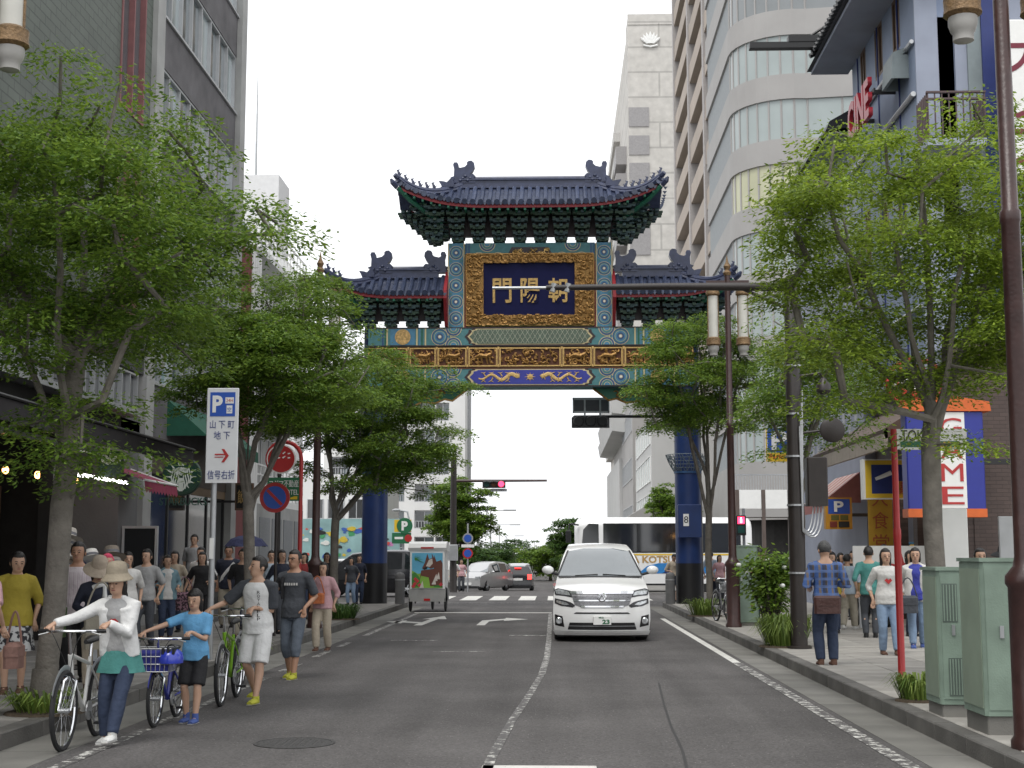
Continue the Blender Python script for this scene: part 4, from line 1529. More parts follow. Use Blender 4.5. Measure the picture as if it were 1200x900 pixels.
# ================================================================ buildings on the right
m_bluew = mat('blue_grey_wall', (0.23, 0.28, 0.39), 0.7, var=0.12, scale=1.5)
m_bluel = mat('pale_blue_grey_wall', (0.3, 0.33, 0.41), 0.7, var=0.1, scale=1.5)
m_tealw = mat('teal_grey_panel', (0.22, 0.26, 0.27), 0.6, var=0.1)
m_dkblue = mat('deep_blue_panel', (0.02, 0.035, 0.16), 0.5, var=0.1)
m_brick = course_mat('brown_wall_tile', (0.085, 0.058, 0.05), 0.8, 0.24, 0.08, 0.6, 'y', 0.6, 0.006)
m_brickx = course_mat('brown_wall_tile_side', (0.085, 0.058, 0.05), 0.8, 0.24, 0.08, 0.6, 'x', 0.6, 0.006)
m_roofd = mat('dark_roof_tile', (0.03, 0.032, 0.036), 0.5, var=0.2)
m_wood = mat('brown_window_wood', (0.12, 0.07, 0.04), 0.6, var=0.2)
RXF = 8.0

B1 = thing('blue_cinema_building', 'blue-grey building with dark eaves, brown windows and red sign letters', 'building', (0, 0, 0))
yA, yB = 30.0, 36.3
# street facade upper part with small window holes
wz = [(11.3, 12.7), (7.6, 9.0)]
ws = [(31.2, 31.9), (32.9, 33.7), (34.7, 35.3)]
zE_ = xpt(987, 42, 7.35).z
m = MB()
levels = [6.0, 7.6, 9.0, 11.4, 13.0, zE_]
def strips(mb, zlo, zhi, holes):
    cur = yA
    for a, c in holes:
        mb.box(RXF, RXF + 4, cur, a, zlo, zhi)
        cur = c
    mb.box(RXF, RXF + 4, cur, yB, zlo, zhi)
strips(m, 6.0, 9.0, [])
strips(m, 9.0, 10.4, ws)
strips(m, 10.4, 13.3, [])
strips(m, 13.3, 14.6, ws)
strips(m, 14.6, zE_, [])
m.build('street_wall', m_bluew, B1)
for z0, z1 in ((9.0, 10.4), (13.3, 14.6)):
    for a, c in ws:
        win_x(B1, RXF + .03, a, c, z0, z1, 2, m_wood, m_glass_d, .12, -1, fw=.09)
MB().prism([(6.9, zE_ - .05), (7.05, zE_ + .22), (12.4, zE_ + 2.6), (12.4, zE_ + .3), (8.0, zE_ - .0)], yA - .7, yB + .6).build('roof', m_roofd, B1)
MB().box(7.0, 8.0, yA - .6, yB + .5, zE_ - .16, zE_ - .06).build('soffit', m_bluel, B1)
tm = MB().tube([(6.9, 0, zE_ + .22), (7.2, 0, zE_ + .36)], .07, 6).mesh('eave_tile', m_roofd)
for k in range(26):
    link('eave_tile', tm, B1, (0, yA - .6 + k * .28, 0))
for z, r in ((12.95, .05), (11.75, .06), (8.4, .035), (7.0, .05)):
    MB().cyl((RXF - .06, yA, z), (RXF - .06, yB, z), r, n=8).build('pipe_rail', m_alu, B1)
for y in (31.4, 33.4, 35.6):
    MB().box(RXF - .03, RXF, y - .02, y + .02, 6.0, zE_ - .17).build('panel_joint', m_dkblue, B1)
# end wall facing the camera with balcony, louvres and panels
ew = MB()
ew.box(8.002, 8.5, yA - .05, yA, 6.0, zE_ - .2)
ew.build('end_wall', m_bluel, B1)
MB().box(8.5, 8.85, yA, yA + 1.5, 8.2, 13.5).build('dark_recess', m_dark, B1)
for k in range(5):
    MB().box(8.55 + k * .12, 8.6 + k * .12, yA + .1, yA + .2, 9.3, 13.2).build('louvre', m_white, B1)
MB().box(8.86, 9.12, yA - .06, yA, 6, zE_).build('pale_pier', m_bluel, B1)
MB().box(9.12, 9.42, yA - .12, yA, 6, zE_).build('panel', m_tealw, B1)
MB().box(9.42, 9.72, yA - .18, yA, 6, zE_).build('panel', m_dkblue, B1)
MB().box(9.72, 16, yA - .1, yA + .2, 6, zE_).build('panel', m_bluel, B1)
MB().box(7.95, 9.2, yA - .95, yA - .06, 10.3, 10.45).build('balcony_slab', m_bluel, B1)
rl = MB()
for k in range(9):
    x = 7.98 + k * .15
    rl.box(x, x + .025, yA - .93, yA - .9, 10.45, 11.45)
for z in (11.45, 11.3):
    rl.box(7.96, 9.22, yA - .95, yA - .88, z, z + .04)
for k in range(7):
    y = yA - .9 + k * .13
    rl.box(7.96, 7.99, y, y + .025, 10.45, 11.45)
    rl.box(9.19, 9.22, y, y + .025, 10.45, 11.45)
rl.build('railing', mat('rail_brown', (.08, .05, .05), .5), B1)
MB().box(7.95, 12, yA - .02, yB, 5.6, 6.0).build('floor_band', m_bluel, B1)

# red sign letters on the street wall, with an awning hood behind them
sg = thing('red_letter_sign', 'red raised letters fixed on the blue-grey wall above the tree', 'sign', (RXF, 32.9, 12.4))
text('CINE', .9, mat('sign_letter_red', (.35, .015, .03), .4), sg, (-.6, .0, -.1), (PI / 2, 0, -PI / 2), ext=.05, fit=(2.3, .95), off=.03)
MB().box(-.54, -.5, -1.25, 1.25, -.06, .06).build('letter_rail', m_black, sg)
for y in (-1.1, 1.1):
    MB().box(-.5, 0, y - .03, y + .03, -.05, .05).build('rail_arm', m_black, sg)
hd = thing('canopy_hood', 'grey sheet-metal hood fixed to the blue wall beside the red letters', 'canopy', (RXF, 31.0, 12.3))
MB().prism([(0, .75), (-.35, .6), (-.4, 0), (-.33, 0), (-.3, .5), (0, .62)], -.45, .45).build('hood_panel', m_tealw, hd)
MB().box(-.33, 0, -.46, -.43, 0, .55).build('hood_side', m_tealw, hd)
MB().box(-.33, 0, .43, .46, 0, .55).build('hood_side', m_tealw, hd)
# dark beam projecting over the pavement
pj = ypt(985, 52, 36)
be = thing('projecting_beam', 'dark steel sign beam with a diagonal stay projecting from the blue building', 'beam', (RXF, 36.0, pj.z))
xx = ypt(878, 57, 36).x - RXF
MB().box(xx, 0, -.12, .12, -.11, .05).build('beam', m_black, be)
MB().box(-1.75, -.1, -.14, .14, .05, .22).build('upper_beam', m_black, be)
MB().tube([(-1.2, 0, .2), (0, 0, 1.0)], .04, 6).build('stay', m_black, be)

# white vertical sign with dark red katakana
vs = thing('katakana_sign', 'white vertical sign with dark red katakana on the blue panel', 'sign', (ypt(1196, 130, 29).x, 29, ypt(1196, 130, 29).z))
MB().bbox(-.42, .62, -.08, .12, -1.4, 2.0, .03).build('board', m_white, vs)
for k, chh in enumerate('プリワ'):
    text(chh, .8, mat('sign_letter_dark_red', (.16, .012, .03), .5), vs, (-.0, -.084, 1.0 - k * 1.0 + .2), ext=.006, fit=(.72, .78), off=.02)
MB().box(-.3, .4, .12, .9, -.1, .1).build('sign_bracket', m_black, vs)

# lower roofed building further along
B2 = thing('low_eaved_building', 'lower grey building with a dark sloping eave next to the blue building', 'building', (0, 0, 0))
z2 = xpt(957, 172, 7.4).z
MB().box(8.05, 14, 36.4, 46, .15, z2).build('street_wall', m_bluel, B2)
MB().prism([(7.3, z2 - .1), (7.4, z2 + .15), (11, z2 + 2.2), (11, z2), (8.05, z2)], 36.5, 46.2).build('roof', m_roofd, B2)
MB().box(7.4, 8.05, 36.6, 46, z2 - .22, z2 - .12).build('soffit', m_tealw, B2)
for k in range(4):
    for z in (4.6, 7.4, 10.2):
        win_x(B2, 8.03, 37.2 + k * 2.3, 38.8 + k * 2.3, z, z + 1.5, 2, m_alu, m_glass, .06, -1)

# brown tiled lower storeys and the game arcade
B3 = thing('brown_arcade_building', 'dark brown tiled building with the game arcade at street level', 'building', (0, 0, 0))
MB().box(8.3, 20, 28.0, 29.9, .15, 6.0).build('front_wall', m_brick, B3)
MB().box(8.302, 20, 29.9, 36.3, 3.9, 5.6).build('upper_wall', m_brickx, B3)
MB().box(10.5, 20, 29.9, 36.3, .15, 3.9).build('shop_back_wall', m_dark, B3)
MB().box(7.9, 8.3, 28.02, 28.4, .15, 5.9).build('corner_pier', m_brick, B3)
for y in (31.4, 33.6, 35.9):
    MB().box(8.05, 8.4, y, y + .35, .15, 3.9).build('pier', m_brickx, B3)
MB().prism([(6.75, 4.0), (8.4, 5.0), (8.4, 5.25), (6.7, 4.2)], 28.6, 36.4).build('canopy', mat('brown_canopy', (.11, .07, .05), .6, var=.15), B3)
MB().box(6.72, 6.8, 28.6, 36.4, 3.82, 4.22).build('canopy_fascia', mat('canopy_pale', (.35, .3, .25), .6), B3)
MB().box(8.3, 8.9, 30.2, 35.5, 3.3, 3.5).build('lit_soffit', mat('shop_lit_panel', (.9, .85, .8), .5, emit=(1, .93, .85), estr=1.6), B3)
for k, y in enumerate((30.4, 31.9, 34.2)):
    MB().ell((8.0, y, 2.9), (.06, .06, .07), 8, 6).build('lamp_bulb', m_bulb, B3)
# stall things in the arcade
ar = thing('prize_stall', 'dim stall counter with bright goods under the brown canopy', 'stall', (9.1, 33, .15))
rnd = random.Random(3)
MB().box(-.5, .5, -2, 2.4, 0, .9).build('counter', m_goods[1], ar)
for k in range(18):
    y, z = -1.9 + (k % 9) * .46, .9 + .5 * (k // 9)
    MB().bbox(-.45, .1, y, y + .34, z, z + rnd.uniform(.2, .45), .04).build('goods_bundle', mat('bright_goods_%d' % (k % 5), ((.5, .05, .05), (.6, .4, .05), (.05, .2, .4), (.5, .5, .5), (.45, .1, .3))[k % 5], .6), ar)

# GAME sign: blue / white / blue panels facing the camera
p0, p1 = ypt(1065, 606, 27), ypt(1152, 497, 27)
gs = thing('arcade_sign', 'tall blue and white arcade sign with red GAME letters behind the tree', 'sign', ((p0.x + p1.x) / 2, 27, p0.z))
w, h = p1.x - p0.x, p1.z - p0.z + .25
MB().bbox(-w / 2, w / 2, 0, .4, .16, h, .02).build('panel', mat('arcade_blue', (.02, .03, .26), .4, var=.06), gs)
MB().box(-w / 2 - .01, w / 2 + .01, -.02, .42, 0, .16).build('foot_band', mat('arcade_orange', (.6, .12, .02), .5), gs)
MB().prism([(-w / 2 - .1, h), (w / 2 + .15, h), (w / 2 + .12, h + .18), (0, h + .32), (-w / 2, h + .2)], -.05, .42).build('top_band', MATS['arcade_orange'], gs)
wx = ypt(1132, 550, 27).x - gs.location.x
wx0 = ypt(1093, 550, 27).x - gs.location.x
MB().box(wx0, wx, -.014, 0, .17, h - .02).build('white_panel', m_white, gs)
for k, chh in enumerate('GAME'):
    text(chh, .6, m_red, gs, ((wx + wx0) / 2 + .05, -.02, h - .08 - (k + .5) * .44), ext=.006, fit=(.42, .34), off=.0)
MB().box(w / 2, w / 2 + .8, .1, .2, h * .5, h * .5 + .1).build('sign_bracket', m_black, gs)
# red-and-white ring sign over it
rg = thing('ring_sign', 'ring of red and white bulbs above the arcade sign', 'sign', ypt(1073, 448, 27.2))
MB().tube([(.55 * math.cos(2 * PI * i / 24), 0, .45 * math.sin(2 * PI * i / 24)) for i in range(25)], .045, 6, False).build('hoop', m_red, rg)
k_ = MB().ell((0, 0, 0), (.06, .05, .06), 6, 4)
bm1, bm2 = k_.mesh('ring_bulb', mat('bulb_red', (.6, .06, .05), .4)), k_.mesh('ring_bulb', m_white)
rnd = random.Random(2)
for i in range(34):
    a, r = rnd.uniform(0, 6.28), rnd.uniform(.1, .42)
    link('ring_bulb', bm1 if rnd.random() < .6 else bm2, rg, (r * math.cos(a), rnd.uniform(-.05, .05), .9 * r * math.sin(a)))
MB().cyl((0, 0, -.75), (0, 0, -.2), .04, n=8).build('post', m_red, rg)
MB().lathe([(.3, -.03), (.3, .03)], n=16, ax='y').build('back_plate', m_dark, rg)

def flat_sign(name, label, c, w, h, layers, d=.12, cat='sign'):
    t = thing(name, label, cat, c)
    for k, (nm, x0, x1, z0, z1, m) in enumerate(layers):
        MB().box(x0 * w, x1 * w, -.004 * k, d if k == 0 else 0, z0 * h, z1 * h).build(nm, m, t)
    return t
# yellow and blue projecting sign with a white mark
pa, pb = ypt(1012, 585, 30.6), ypt(1066, 538, 30.6)
w, h = pb.x - pa.x, pb.z - pa.z
t = flat_sign('projecting_shop_sign', 'yellow-edged blue projecting shop sign with red characters behind the red pole', (pa.x, 30.6, pa.z), w, h, [('box', 0, 1, 0, 1, m_white), ('yellow_field', .05, 1, .03, .97, m_yellow), ('blue_field', .18, .98, .14, .86, mat('shop_navy', (.015, .03, .16), .5)), ('red_field', .72, .98, .12, .45, mat('shop_red_field', (.5, .25, .04), .5))], .25)
MB().tube([(.26 * w, -.02, .5 * h), (.6 * w, -.02, .66 * h)], [(.035, .01), (.05, .01)], 6, up=(0, 1, 0)).build('white_mark', m_white, t)
text('薬', .3, m_red, t, (.86 * w, -.02, .29 * h), ext=.004, fit=(.2 * w, .28 * h))
MB().box(w, w + .5, .05, .15, .4 * h, .6 * h).build('sign_bracket', m_black, t)
# yellow vertical banner
pa = ypt(1032, 615, 31.5)
t = flat_sign('yellow_banner', 'narrow dark yellow vertical banner hanging below the blue shop sign', (pa.x - .27, 31.5, pa.z - .75), .54, 1.7, [('cloth', 0, 1, 0, 1, mat('banner_yellow', (.42, .24, .02), .7))], .03)
for k, chh in enumerate('大食堂'):
    text(chh, .4, mat('banner_red', (.3, .06, .02), .6), t, (.27, -.006, 1.35 - k * .5), ext=.002, fit=(.36, .38))
MB().box(-.05, .9, 0, .04, 1.7, 1.75).build('banner_rod', m_black, t)
# white stepped notice board with red lettering
pa = ypt(1040, 668, 29.5)
t = flat_sign('sale_board', 'white board with a red mark behind the shoppers', (pa.x - .7, 29.5, pa.z - .5), 1.6, 1.0, [('board', 0, 1, 0, 1, m_white)], .06)
MB().prism([(.5, .25), (.75, .35), (.95, .2), (1.0, .45), (1.3, .6), (1.05, .65), (1.0, .85), (.85, .62), (.55, .7), (.7, .48)], 0, -.005).build('red_mark', m_red, t)
MB().box(.1, .16, .0, .06, -(pa.z - .5) + .15, 0).build('leg', m_steel, t)
MB().box(1.44, 1.5, .0, .06, -(pa.z - .5) + .15, 0).build('leg', m_steel, t)
# parking sign boards
pa, pb = ypt(968, 620, 35), ypt(998, 583, 35)
w, h = pb.x - pa.x, pb.z - pa.z
t = flat_sign('box_parking_sign', 'orange box sign with a blue P panel beside the striped awning', (pa.x, 35, pa.z), w, h, [('box', 0, 1, 0, 1, mat('parking_orange', (.5, .24, .02), .5)), ('blue_field', .1, .92, .48, .95, m_blue), ('price_box', .2, .5, .28, .44, mat('olive', (.12, .11, .02), .5)), ('price_box', .55, .85, .28, .44, MATS['olive']), ('price_box', .15, .42, .06, .24, mat('maroon', (.18, .03, .02), .5)), ('price_box', .48, .88, .06, .24, m_dark)], .25)
text('P', .4, m_white, t, (.5 * w, -.02, .715 * h), ext=.004, fit=(.36 * w, .34 * h), off=.012)
MB().box(w, w + 1.2, .05, .15, .4 * h, .5 * h).build('sign_bracket', m_black, t)
pa, pb = ypt(898, 541, 44), ypt(928, 502, 44)
w, h = pb.x - pa.x, pb.z - pa.z
t = flat_sign('wall_parking_sign', 'large blue P parking panel with a yellow foot on the grey building', (pa.x, 44, pa.z), w, h, [('panel', 0, 1, 0, 1, m_white), ('yellow_field', 0, .04, .0, 1, m_yellow), ('blue_field', .06, .97, .28, 1.0, m_blue), ('yellow_foot', .06, .97, 0, .26, m_yellow)], .15)
text('P', .8, m_white, t, (.52 * w, -.02, .64 * h), ext=.004, fit=(.62 * w, .58 * h), off=.02)
text('Parking', .3, m_red, t, (.52 * w, -.02, .13 * h), ext=.004, fit=(.8 * w, .18 * h))
MB().box(w, w + 1.0, .05, .12, .4 * h, .5 * h).build('sign_bracket', m_black, t)

# pink striped awning at the shop
aw = thing('striped_awning', 'faded pink striped shop awning beside the orange parking sign', 'awning', (7.95, 36.6, 2.9))
mp = [mat('awning_pink', (.42, .17, .16), .8), mat('awning_cream', (.5, .42, .38), .8)]
for k in range(10):
    y = k * .32
    MB().quad((0, y, .9), (-1.0, y, .1), (-1.0, y + .32, .1), (0, y + .32, .9)).build('awning_stripe', mp[k % 2], aw)
MB().quad((-1.0, 0, .1), (-1.0, 0, -.15), (-1.0, 3.2, -.15), (-1.0, 3.2, .1)).build('valance', mp[0], aw)
MB().add([(0, 0, .9), (0, 0, .1), (-1.0, 0, .1)], [(0, 1, 2)]).build('awning_end', mp[0], aw)

# ---- curved grey office building across the junction
m_ogrey = mat('office_grey_panel', (0.33, 0.32, 0.31), 0.7, var=0.07, scale=.6)
m_oblind = mat('pale_blind_glass', (0.31, 0.355, 0.35), 0.3, var=0.08, scale=.7, coat=.3)
m_oblind2 = mat('grey_glass', (0.2, 0.215, 0.22), 0.15, var=0.1, scale=.7, coat=.3)
m_olit = mat('yellowish_glass', (0.45, 0.45, 0.3), 0.25, var=0.1, scale=.7)
C = thing('curved_office_building', 'tall grey office building with rounded corner and bands of pale windows', 'building', (0, 0, 0))
CY = 70.0
path = []
xc = ypt(858, 300, CY + 3).x
# plan: from far side, round the corner, then along the camera-facing side drifting nearer
R0 = 3.2
for i in range(9):
    a = PI - (PI / 2 + .14) * i / 8
    path.append((xc + R0 + R0 * math.cos(a), CY + R0 - R0 * math.sin(a)))
path = [(xc, CY + 14)] + path
ex, ey = path[-1]
for k in range(1, 10):
    path.append((ex + k * 1.75 * math.cos(.14), ey - k * 1.75 * math.sin(.14)))
cen = (xc + 9, CY + 9)
def ring_band(z0, z1, off, m, name, i0=0, i1=None):
    P = path[i0:i1]
    out = []
    for i, p in enumerate(P):
        a = Vector(P[max(i - 1, 0)])
        c = Vector(P[min(i + 1, len(P) - 1)])
        d = (c - a).normalized()
        nn = Vector((d.y, -d.x))
        nn = nn if nn.dot(Vector(p) - Vector(cen)) > 0 else -nn
        out.append((Vector(p) + nn * off))
    mb = MB()
    for a, c in zip(out[:-1], out[1:]):
        mb.quad((a.x, a.y, z0), (c.x, c.y, z0), (c.x, c.y, z1), (a.x, a.y, z1))
    return mb, out
def band(z0, z1, off, m, name):
    mb, out = ring_band(z0, z1, off, m, name)
    mi, oin = ring_band(z0, z1, -.3, m, name)
    for z, fl in ((z0, 0), (z1, 1)):
        for i in range(len(out) - 1):
            q = [(out[i].x, out[i].y, z), (out[i + 1].x, out[i + 1].y, z), (oin[i + 1].x, oin[i + 1].y, z), (oin[i].x, oin[i].y, z)]
            mb.quad(*(q if fl else q[::-1]))
    return mb.build(name, m, C)
zs = []
for py in (165, 240, 317, 393, 468, 540, 90, 15, -60, -135):
    zs.append(ypt(880, py, CY + .5).z)
zs.sort()
# zs = sill heights of each storey
for i, z in enumerate(zs):
    top = z + 2.1
    nxt = zs[i + 1] if i + 1 < len(zs) else z + 4
    band(top, nxt, 0, m_ogrey, 'wall_band')
    MB_ = None
    gm = m_oblind if i < 7 else m_oblind2
    if i == 4:
        gm = m_olit
    # window panes one by one
    _, out = ring_band(z, top, -.12, None, '')
    for j in range(len(out) - 1):
        a, c = out[j], out[j + 1]
        if (c - a).length > 5:
            continue
        MB().quad((a.x, a.y, z), (c.x, c.y, z), (c.x, c.y, top), (a.x, a.y, top)).build('pane', gm, C)
        MB().tube([(a.x, a.y, z), (a.x, a.y, top)], .06, 4).build('mullion', m_ogrey, C)
    a, c = out[0], out[1]
    MB().quad((a.x, a.y, z), (c.x, c.y, z), (c.x, c.y, top), (a.x, a.y, top)).build('side_glazing', mat('office_side_blind', (.3, .32, .33), .8, var=.08, spec=.1), C)
band(zs[-1] + 4, zs[-1] + 4.6, 0, m_ogrey, 'parapet')
band(3.4, zs[0], 0, m_ogrey, 'wall_band')
ground_b, outg = ring_band(-.4, 3.4, -.8, None, '')
ground_b.build('ground_floor', m_dark, C)
# solid core so nothing shows through
MB().prism([(xc + .6, CY + 14), (xc + .6, CY + 3.8), (xc + 3.6, CY + .8), (ex + 15, ey - 1.2), (ex + 15, CY + 14)], 3.0, zs[-1] + 4.4, 'z').build('core', m_dark, C)
# white first-floor parapet in front of the office, with posts
pw = thing('walkway_parapet', 'low white parapet deck on brown posts across the junction', 'parapet', (0, 0, 0))
WY = 67.5
a, c = ypt(862, 590, WY), ypt(985, 590, WY)
z0, z1 = ypt(880, 596, WY).z, ypt(880, 574, WY).z
n = 4
for k in range(n):
    xa, xb_ = a.x + (c.x - a.x) * k / n, a.x + (c.x - a.x) * (k + 1) / n
    MB().box(xa + .18, xb_ - .02, WY, WY + .2, z0, z1).build('parapet_panel', m_white, pw)
    MB().box(xa, xa + .17, WY - .02, WY + .22, -.2, z1).build('post', mat('walkway_brown', (.1, .075, .065), .6), pw)
MB().box(a.x, c.x, WY, WY + 2.0, z0 - .4, z0 - .05).build('deck', m_ogrey, pw)
rl = MB()
for k in range(40):
    x = a.x + (c.x - a.x) * k / 40
    rl.box(x, x + .03, WY + .08, WY + .11, z1, z1 + .7)
rl.box(a.x, c.x, WY + .07, WY + .12, z1 + .7, z1 + .76)
rl.build('railing', m_steel, pw)

# ---- tall tower with deep window grid along the far street
m_tbeige = mat('tower_beige_panel', (0.37, 0.315, 0.265), 0.75, var=0.08, scale=.4, orand=.06)
m_tblue = mat('tower_blue_panel', (0.3, 0.37, 0.4), 0.6, var=0.08, scale=.4)
m_tfin = mat('tower_fin', (0.36, 0.34, 0.33), 0.7, var=0.08)
T = thing('grid_tower', 'tall tower with grey fins and beige spandrels beside the curved office', 'building', (0, 0, 0))
TX = 11.0
ys_ = [xpt(px, 250, TX).y for px in (858, 845, 826, 808, 791)]
zs2 = [0.0]
fl = 3.35
tc_ = 0
MB().box(TX + 1.1, TX + 26, ys_[0], ys_[-1] + .5, -.5, 66).build('core', m_glass_d, T)
for j, y in enumerate(ys_):
    MB().box(TX, TX + 1.1, y - .45, y + .45, -.5, 66).build('fin', m_tfin, T)
for f in range(19):
    z = 3 + f * fl
    for j in range(4):
        MB().box(TX + .12, TX + 1.1, ys_[j] + .46, ys_[j + 1] - .46, z, z + 1.45).build('spandrel', m_tblue if (j == 0 and f % 5 in (1, 2)) else m_tbeige, T)
MB().box(TX, TX + 26, ys_[0] - .7, ys_[0] - .46, -.5, 66).build('end_wall', m_tfin, T)

# ---- cream hotel tower with emblem
m_hcream = course_mat('hotel_cream_panel', (0.53, 0.51, 0.475), 0.96, 9.0, 3.3, 0.72, 'y', 0.7, 0.12)
m_hcreamx = course_mat('hotel_cream_side', (0.53, 0.51, 0.475), 0.96, 9.0, 3.3, 0.72, 'x', 0.7, 0.12)
Hh = thing('cream_hotel_tower', 'cream panelled hotel tower with a white crest near its top', 'building', (0, 0, 0))
HY = 172
hx = ypt(737, 200, HY).x
hz = ypt(760, 22, HY).z
MB().box(hx, hx + 30, HY, HY + 4, -1, hz).build('front_wall', m_hcream, Hh)
MB().box(hx - .01, hx + 28, HY + 4, 236, -1, hz - 1.5).build('side_block', m_hcreamx, Hh)
MB().box(hx, hx + 30, HY - .1, HY, hz - .8, hz + .6).build('parapet', m_hcream, Hh)
for py in (135, 168, 200, 233, 262, 285):
    z = ypt(745, py, HY).z
    MB().box(hx + .05, hx + 2.6, HY - .12, HY, z - 1.5, z + 1.0).build('grey_panel', mat('hotel_grey_panel', (.3, .29, .29), .6), Hh)
for f in range(13):
    z = ypt(720, 180, 200).z - f * 3.6
    MB().box(hx - .9, hx, HY + 22, 235, z, z + 1.3).build('balcony_band', mat('hotel_pale_band', (.5, .49, .47), .7), Hh)
for f in range(9):
    z = ypt(720, 200, 180).z - f * 3.6
    MB().box(hx - 1.4, hx, HY + 5, HY + 12, z, z + 2.4).build('bay_panel', MATS['hotel_grey_panel'], Hh)
ec = ypt(762, 47, HY)
em = MB()
for k in range(-3, 4):
    a = k * R(17)
    L = 1.35 - .08 * abs(k)
    em.tube([(ec.x + .12 * k, HY - .2, ec.z - .5), (ec.x + .12 * k + L * math.sin(a) * .7, HY - .2, ec.z - .5 + L * math.cos(a) * .8), (ec.x + .12 * k + L * math.sin(a) * 1.0, HY - .2, ec.z - .5 + L * math.cos(a) * 1.15)], [(.12, .1), (.2, .1), (.06, .1)], 6, up=(0, 1, 0))
em.tube([(ec.x - .9, HY - .2, ec.z - .75), (ec.x, HY - .2, ec.z - .95), (ec.x + .9, HY - .2, ec.z - .75)], .12, 6)
em.build('crest', m_white, Hh)

# ---- stepped grey building beyond the gate
m_sg = mat('stepped_grey', (0.36, 0.35, 0.34), 0.75, var=0.08, scale=.5)
m_sg2 = mat('stepped_pale', (0.5, 0.5, 0.49), 0.75, var=0.08, scale=.5)
G = thing('stepped_grey_building', 'grey building with slanted balcony fronts seen under the gate', 'building', (0, 0, 0))
gx = 6.2
MB().box(gx + .3, 20, 116, 134, -1, ypt(745, 440, 118).z).build('upper_block', m_sg, G)
zlo = ypt(730, 538, 135).z
MB().box(gx, 20, 134.05, 166, -1, zlo).build('lower_block', m_sg2, G)
MB().box(gx + .6, 20, 134.05, 160, zlo, ypt(735, 465, 140).z).build('middle_block', m_sg, G)
for z in [ypt(735, py, 135).z for py in (470, 492, 512)]:
    MB().prism([(gx - .9, z), (gx + .6, z - .2), (gx + .6, z + 1.3), (gx - 1.1, z + 1.2)], 128, 164).build('slanted_balcony', m_sg2, G)
win_y(G, 134.0, gx + .9, gx + 1.9, ypt(733, 568, 134).z, ypt(733, 560, 134).z, 1, m_dark, m_glass_d, .03)
for k in range(7):
    win_x(G, gx + .27, 117 + k * 2.3, 119 + k * 2.3, 4, 5.8, 2, m_alu, m_glass, .05, -1)
    win_x(G, gx + .27, 117 + k * 2.3, 119 + k * 2.3, 8, 9.8, 2, m_alu, m_glass, .05, -1)
    win_x(G, gx + .27, 117 + k * 2.3, 119 + k * 2.3, 12, 13.8, 2, m_alu, m_glass, .05, -1)
# pale glass-fronted neighbour
N = thing('pale_glass_building', 'pale building with sloping glass strips beside the right pillar', 'building', (0, 0, 0))
nx_ = ypt(764, 560, 96).x
MB().box(nx_, nx_ + 10, 96, 115, -1, ypt(770, 500, 96).z).build('wall', m_sg2, N)
for k in range(4):
    win_x(N, nx_ - .03, 97, 114, 1.5 + k * 2.6, 3.3 + k * 2.6, 8, m_white, m_oblind, .05, -1)
lg = thing('low_grey_shed', 'low grey flat-roofed building behind the coach', 'building', (0, 0, 0))
a, c = ypt(738, 590, 88), ypt(800, 590, 88)
MB().prism([(a.x, -1), (c.x + 4, -1), (c.x + 4, ypt(780, 594, 88).z), (a.x + .9, ypt(780, 594, 88).z), (a.x, ypt(740, 604, 88).z)], 88, 94).build('wall', m_sg, lg)
# ================================================================ trees and plants
def leaf_mat(name, c1, c2, trans=0.37):
    m = bpy.data.materials.new(name)
    m.use_nodes = True
    n, L = m.node_tree.nodes, m.node_tree.links
    b = n['Principled BSDF']
    geo = n.new('ShaderNodeNewGeometry')
    cr = n.new('ShaderNodeValToRGB')
    cr.color_ramp.elements[0].color = (*c1, 1)
    cr.color_ramp.elements[1].color = (*c2, 1)
    L.new(geo.outputs['Random Per Island'], cr.inputs['Fac'])
    tc = n.new('ShaderNodeTexCoord')
    nz = n.new('ShaderNodeTexNoise')
    nz.inputs['Scale'].default_value = 1.3
    nz.inputs['Detail'].default_value = 2
    L.new(tc.outputs['Object'], nz.inputs['Vector'])
    mr = n.new('ShaderNodeMapRange')
    mr.inputs['From Min'].default_value = .3
    mr.inputs['From Max'].default_value = .7
    mr.inputs['To Min'].default_value = .75
    mr.inputs['To Max'].default_value = 1.25
    L.new(nz.outputs['Fac'], mr.inputs['Value'])
    hsv = n.new('ShaderNodeHueSaturation')
    L.new(cr.outputs[0], hsv.inputs['Color'])
    L.new(mr.outputs['Result'], hsv.inputs['Value'])
    L.new(hsv.outputs[0], b.inputs['Base Color'])
    b.inputs['Roughness'].default_value = .5
    b.inputs['Specular IOR Level'].default_value = .3
    tr = n.new('ShaderNodeBsdfTranslucent')
    h2 = n.new('ShaderNodeHueSaturation')
    h2.inputs['Value'].default_value = 1.5
    h2.inputs['Hue'].default_value = .485
    L.new(hsv.outputs[0], h2.inputs['Color'])
    L.new(h2.outputs[0], tr.inputs['Color'])
    mx = n.new('ShaderNodeMixShader')
    mx.inputs[0].default_value = trans
    L.new(b.outputs[0], mx.inputs[1])
    L.new(tr.outputs[0], mx.inputs[2])
    L.new(mx.outputs[0], n['Material Output'].inputs['Surface'])
    return m
m_leaf_a = leaf_mat('leaf_fresh_green', (0.08, 0.14, 0.016), (0.27, 0.38, 0.045))
m_leaf_b = leaf_mat('leaf_mid_green', (0.055, 0.12, 0.018), (0.2, 0.31, 0.045))
m_leaf_c = leaf_mat('leaf_deep_green', (0.035, 0.085, 0.022), (0.1, 0.18, 0.04))
m_bark = mat('grey_bark', (0.16, 0.145, 0.125), 0.9, var=0.3, scale=7, bump=0.7, bscale=26)
m_bark_d = mat('dark_bark', (0.07, 0.06, 0.05), 0.9, var=0.3, scale=7, bump=0.6, bscale=26)

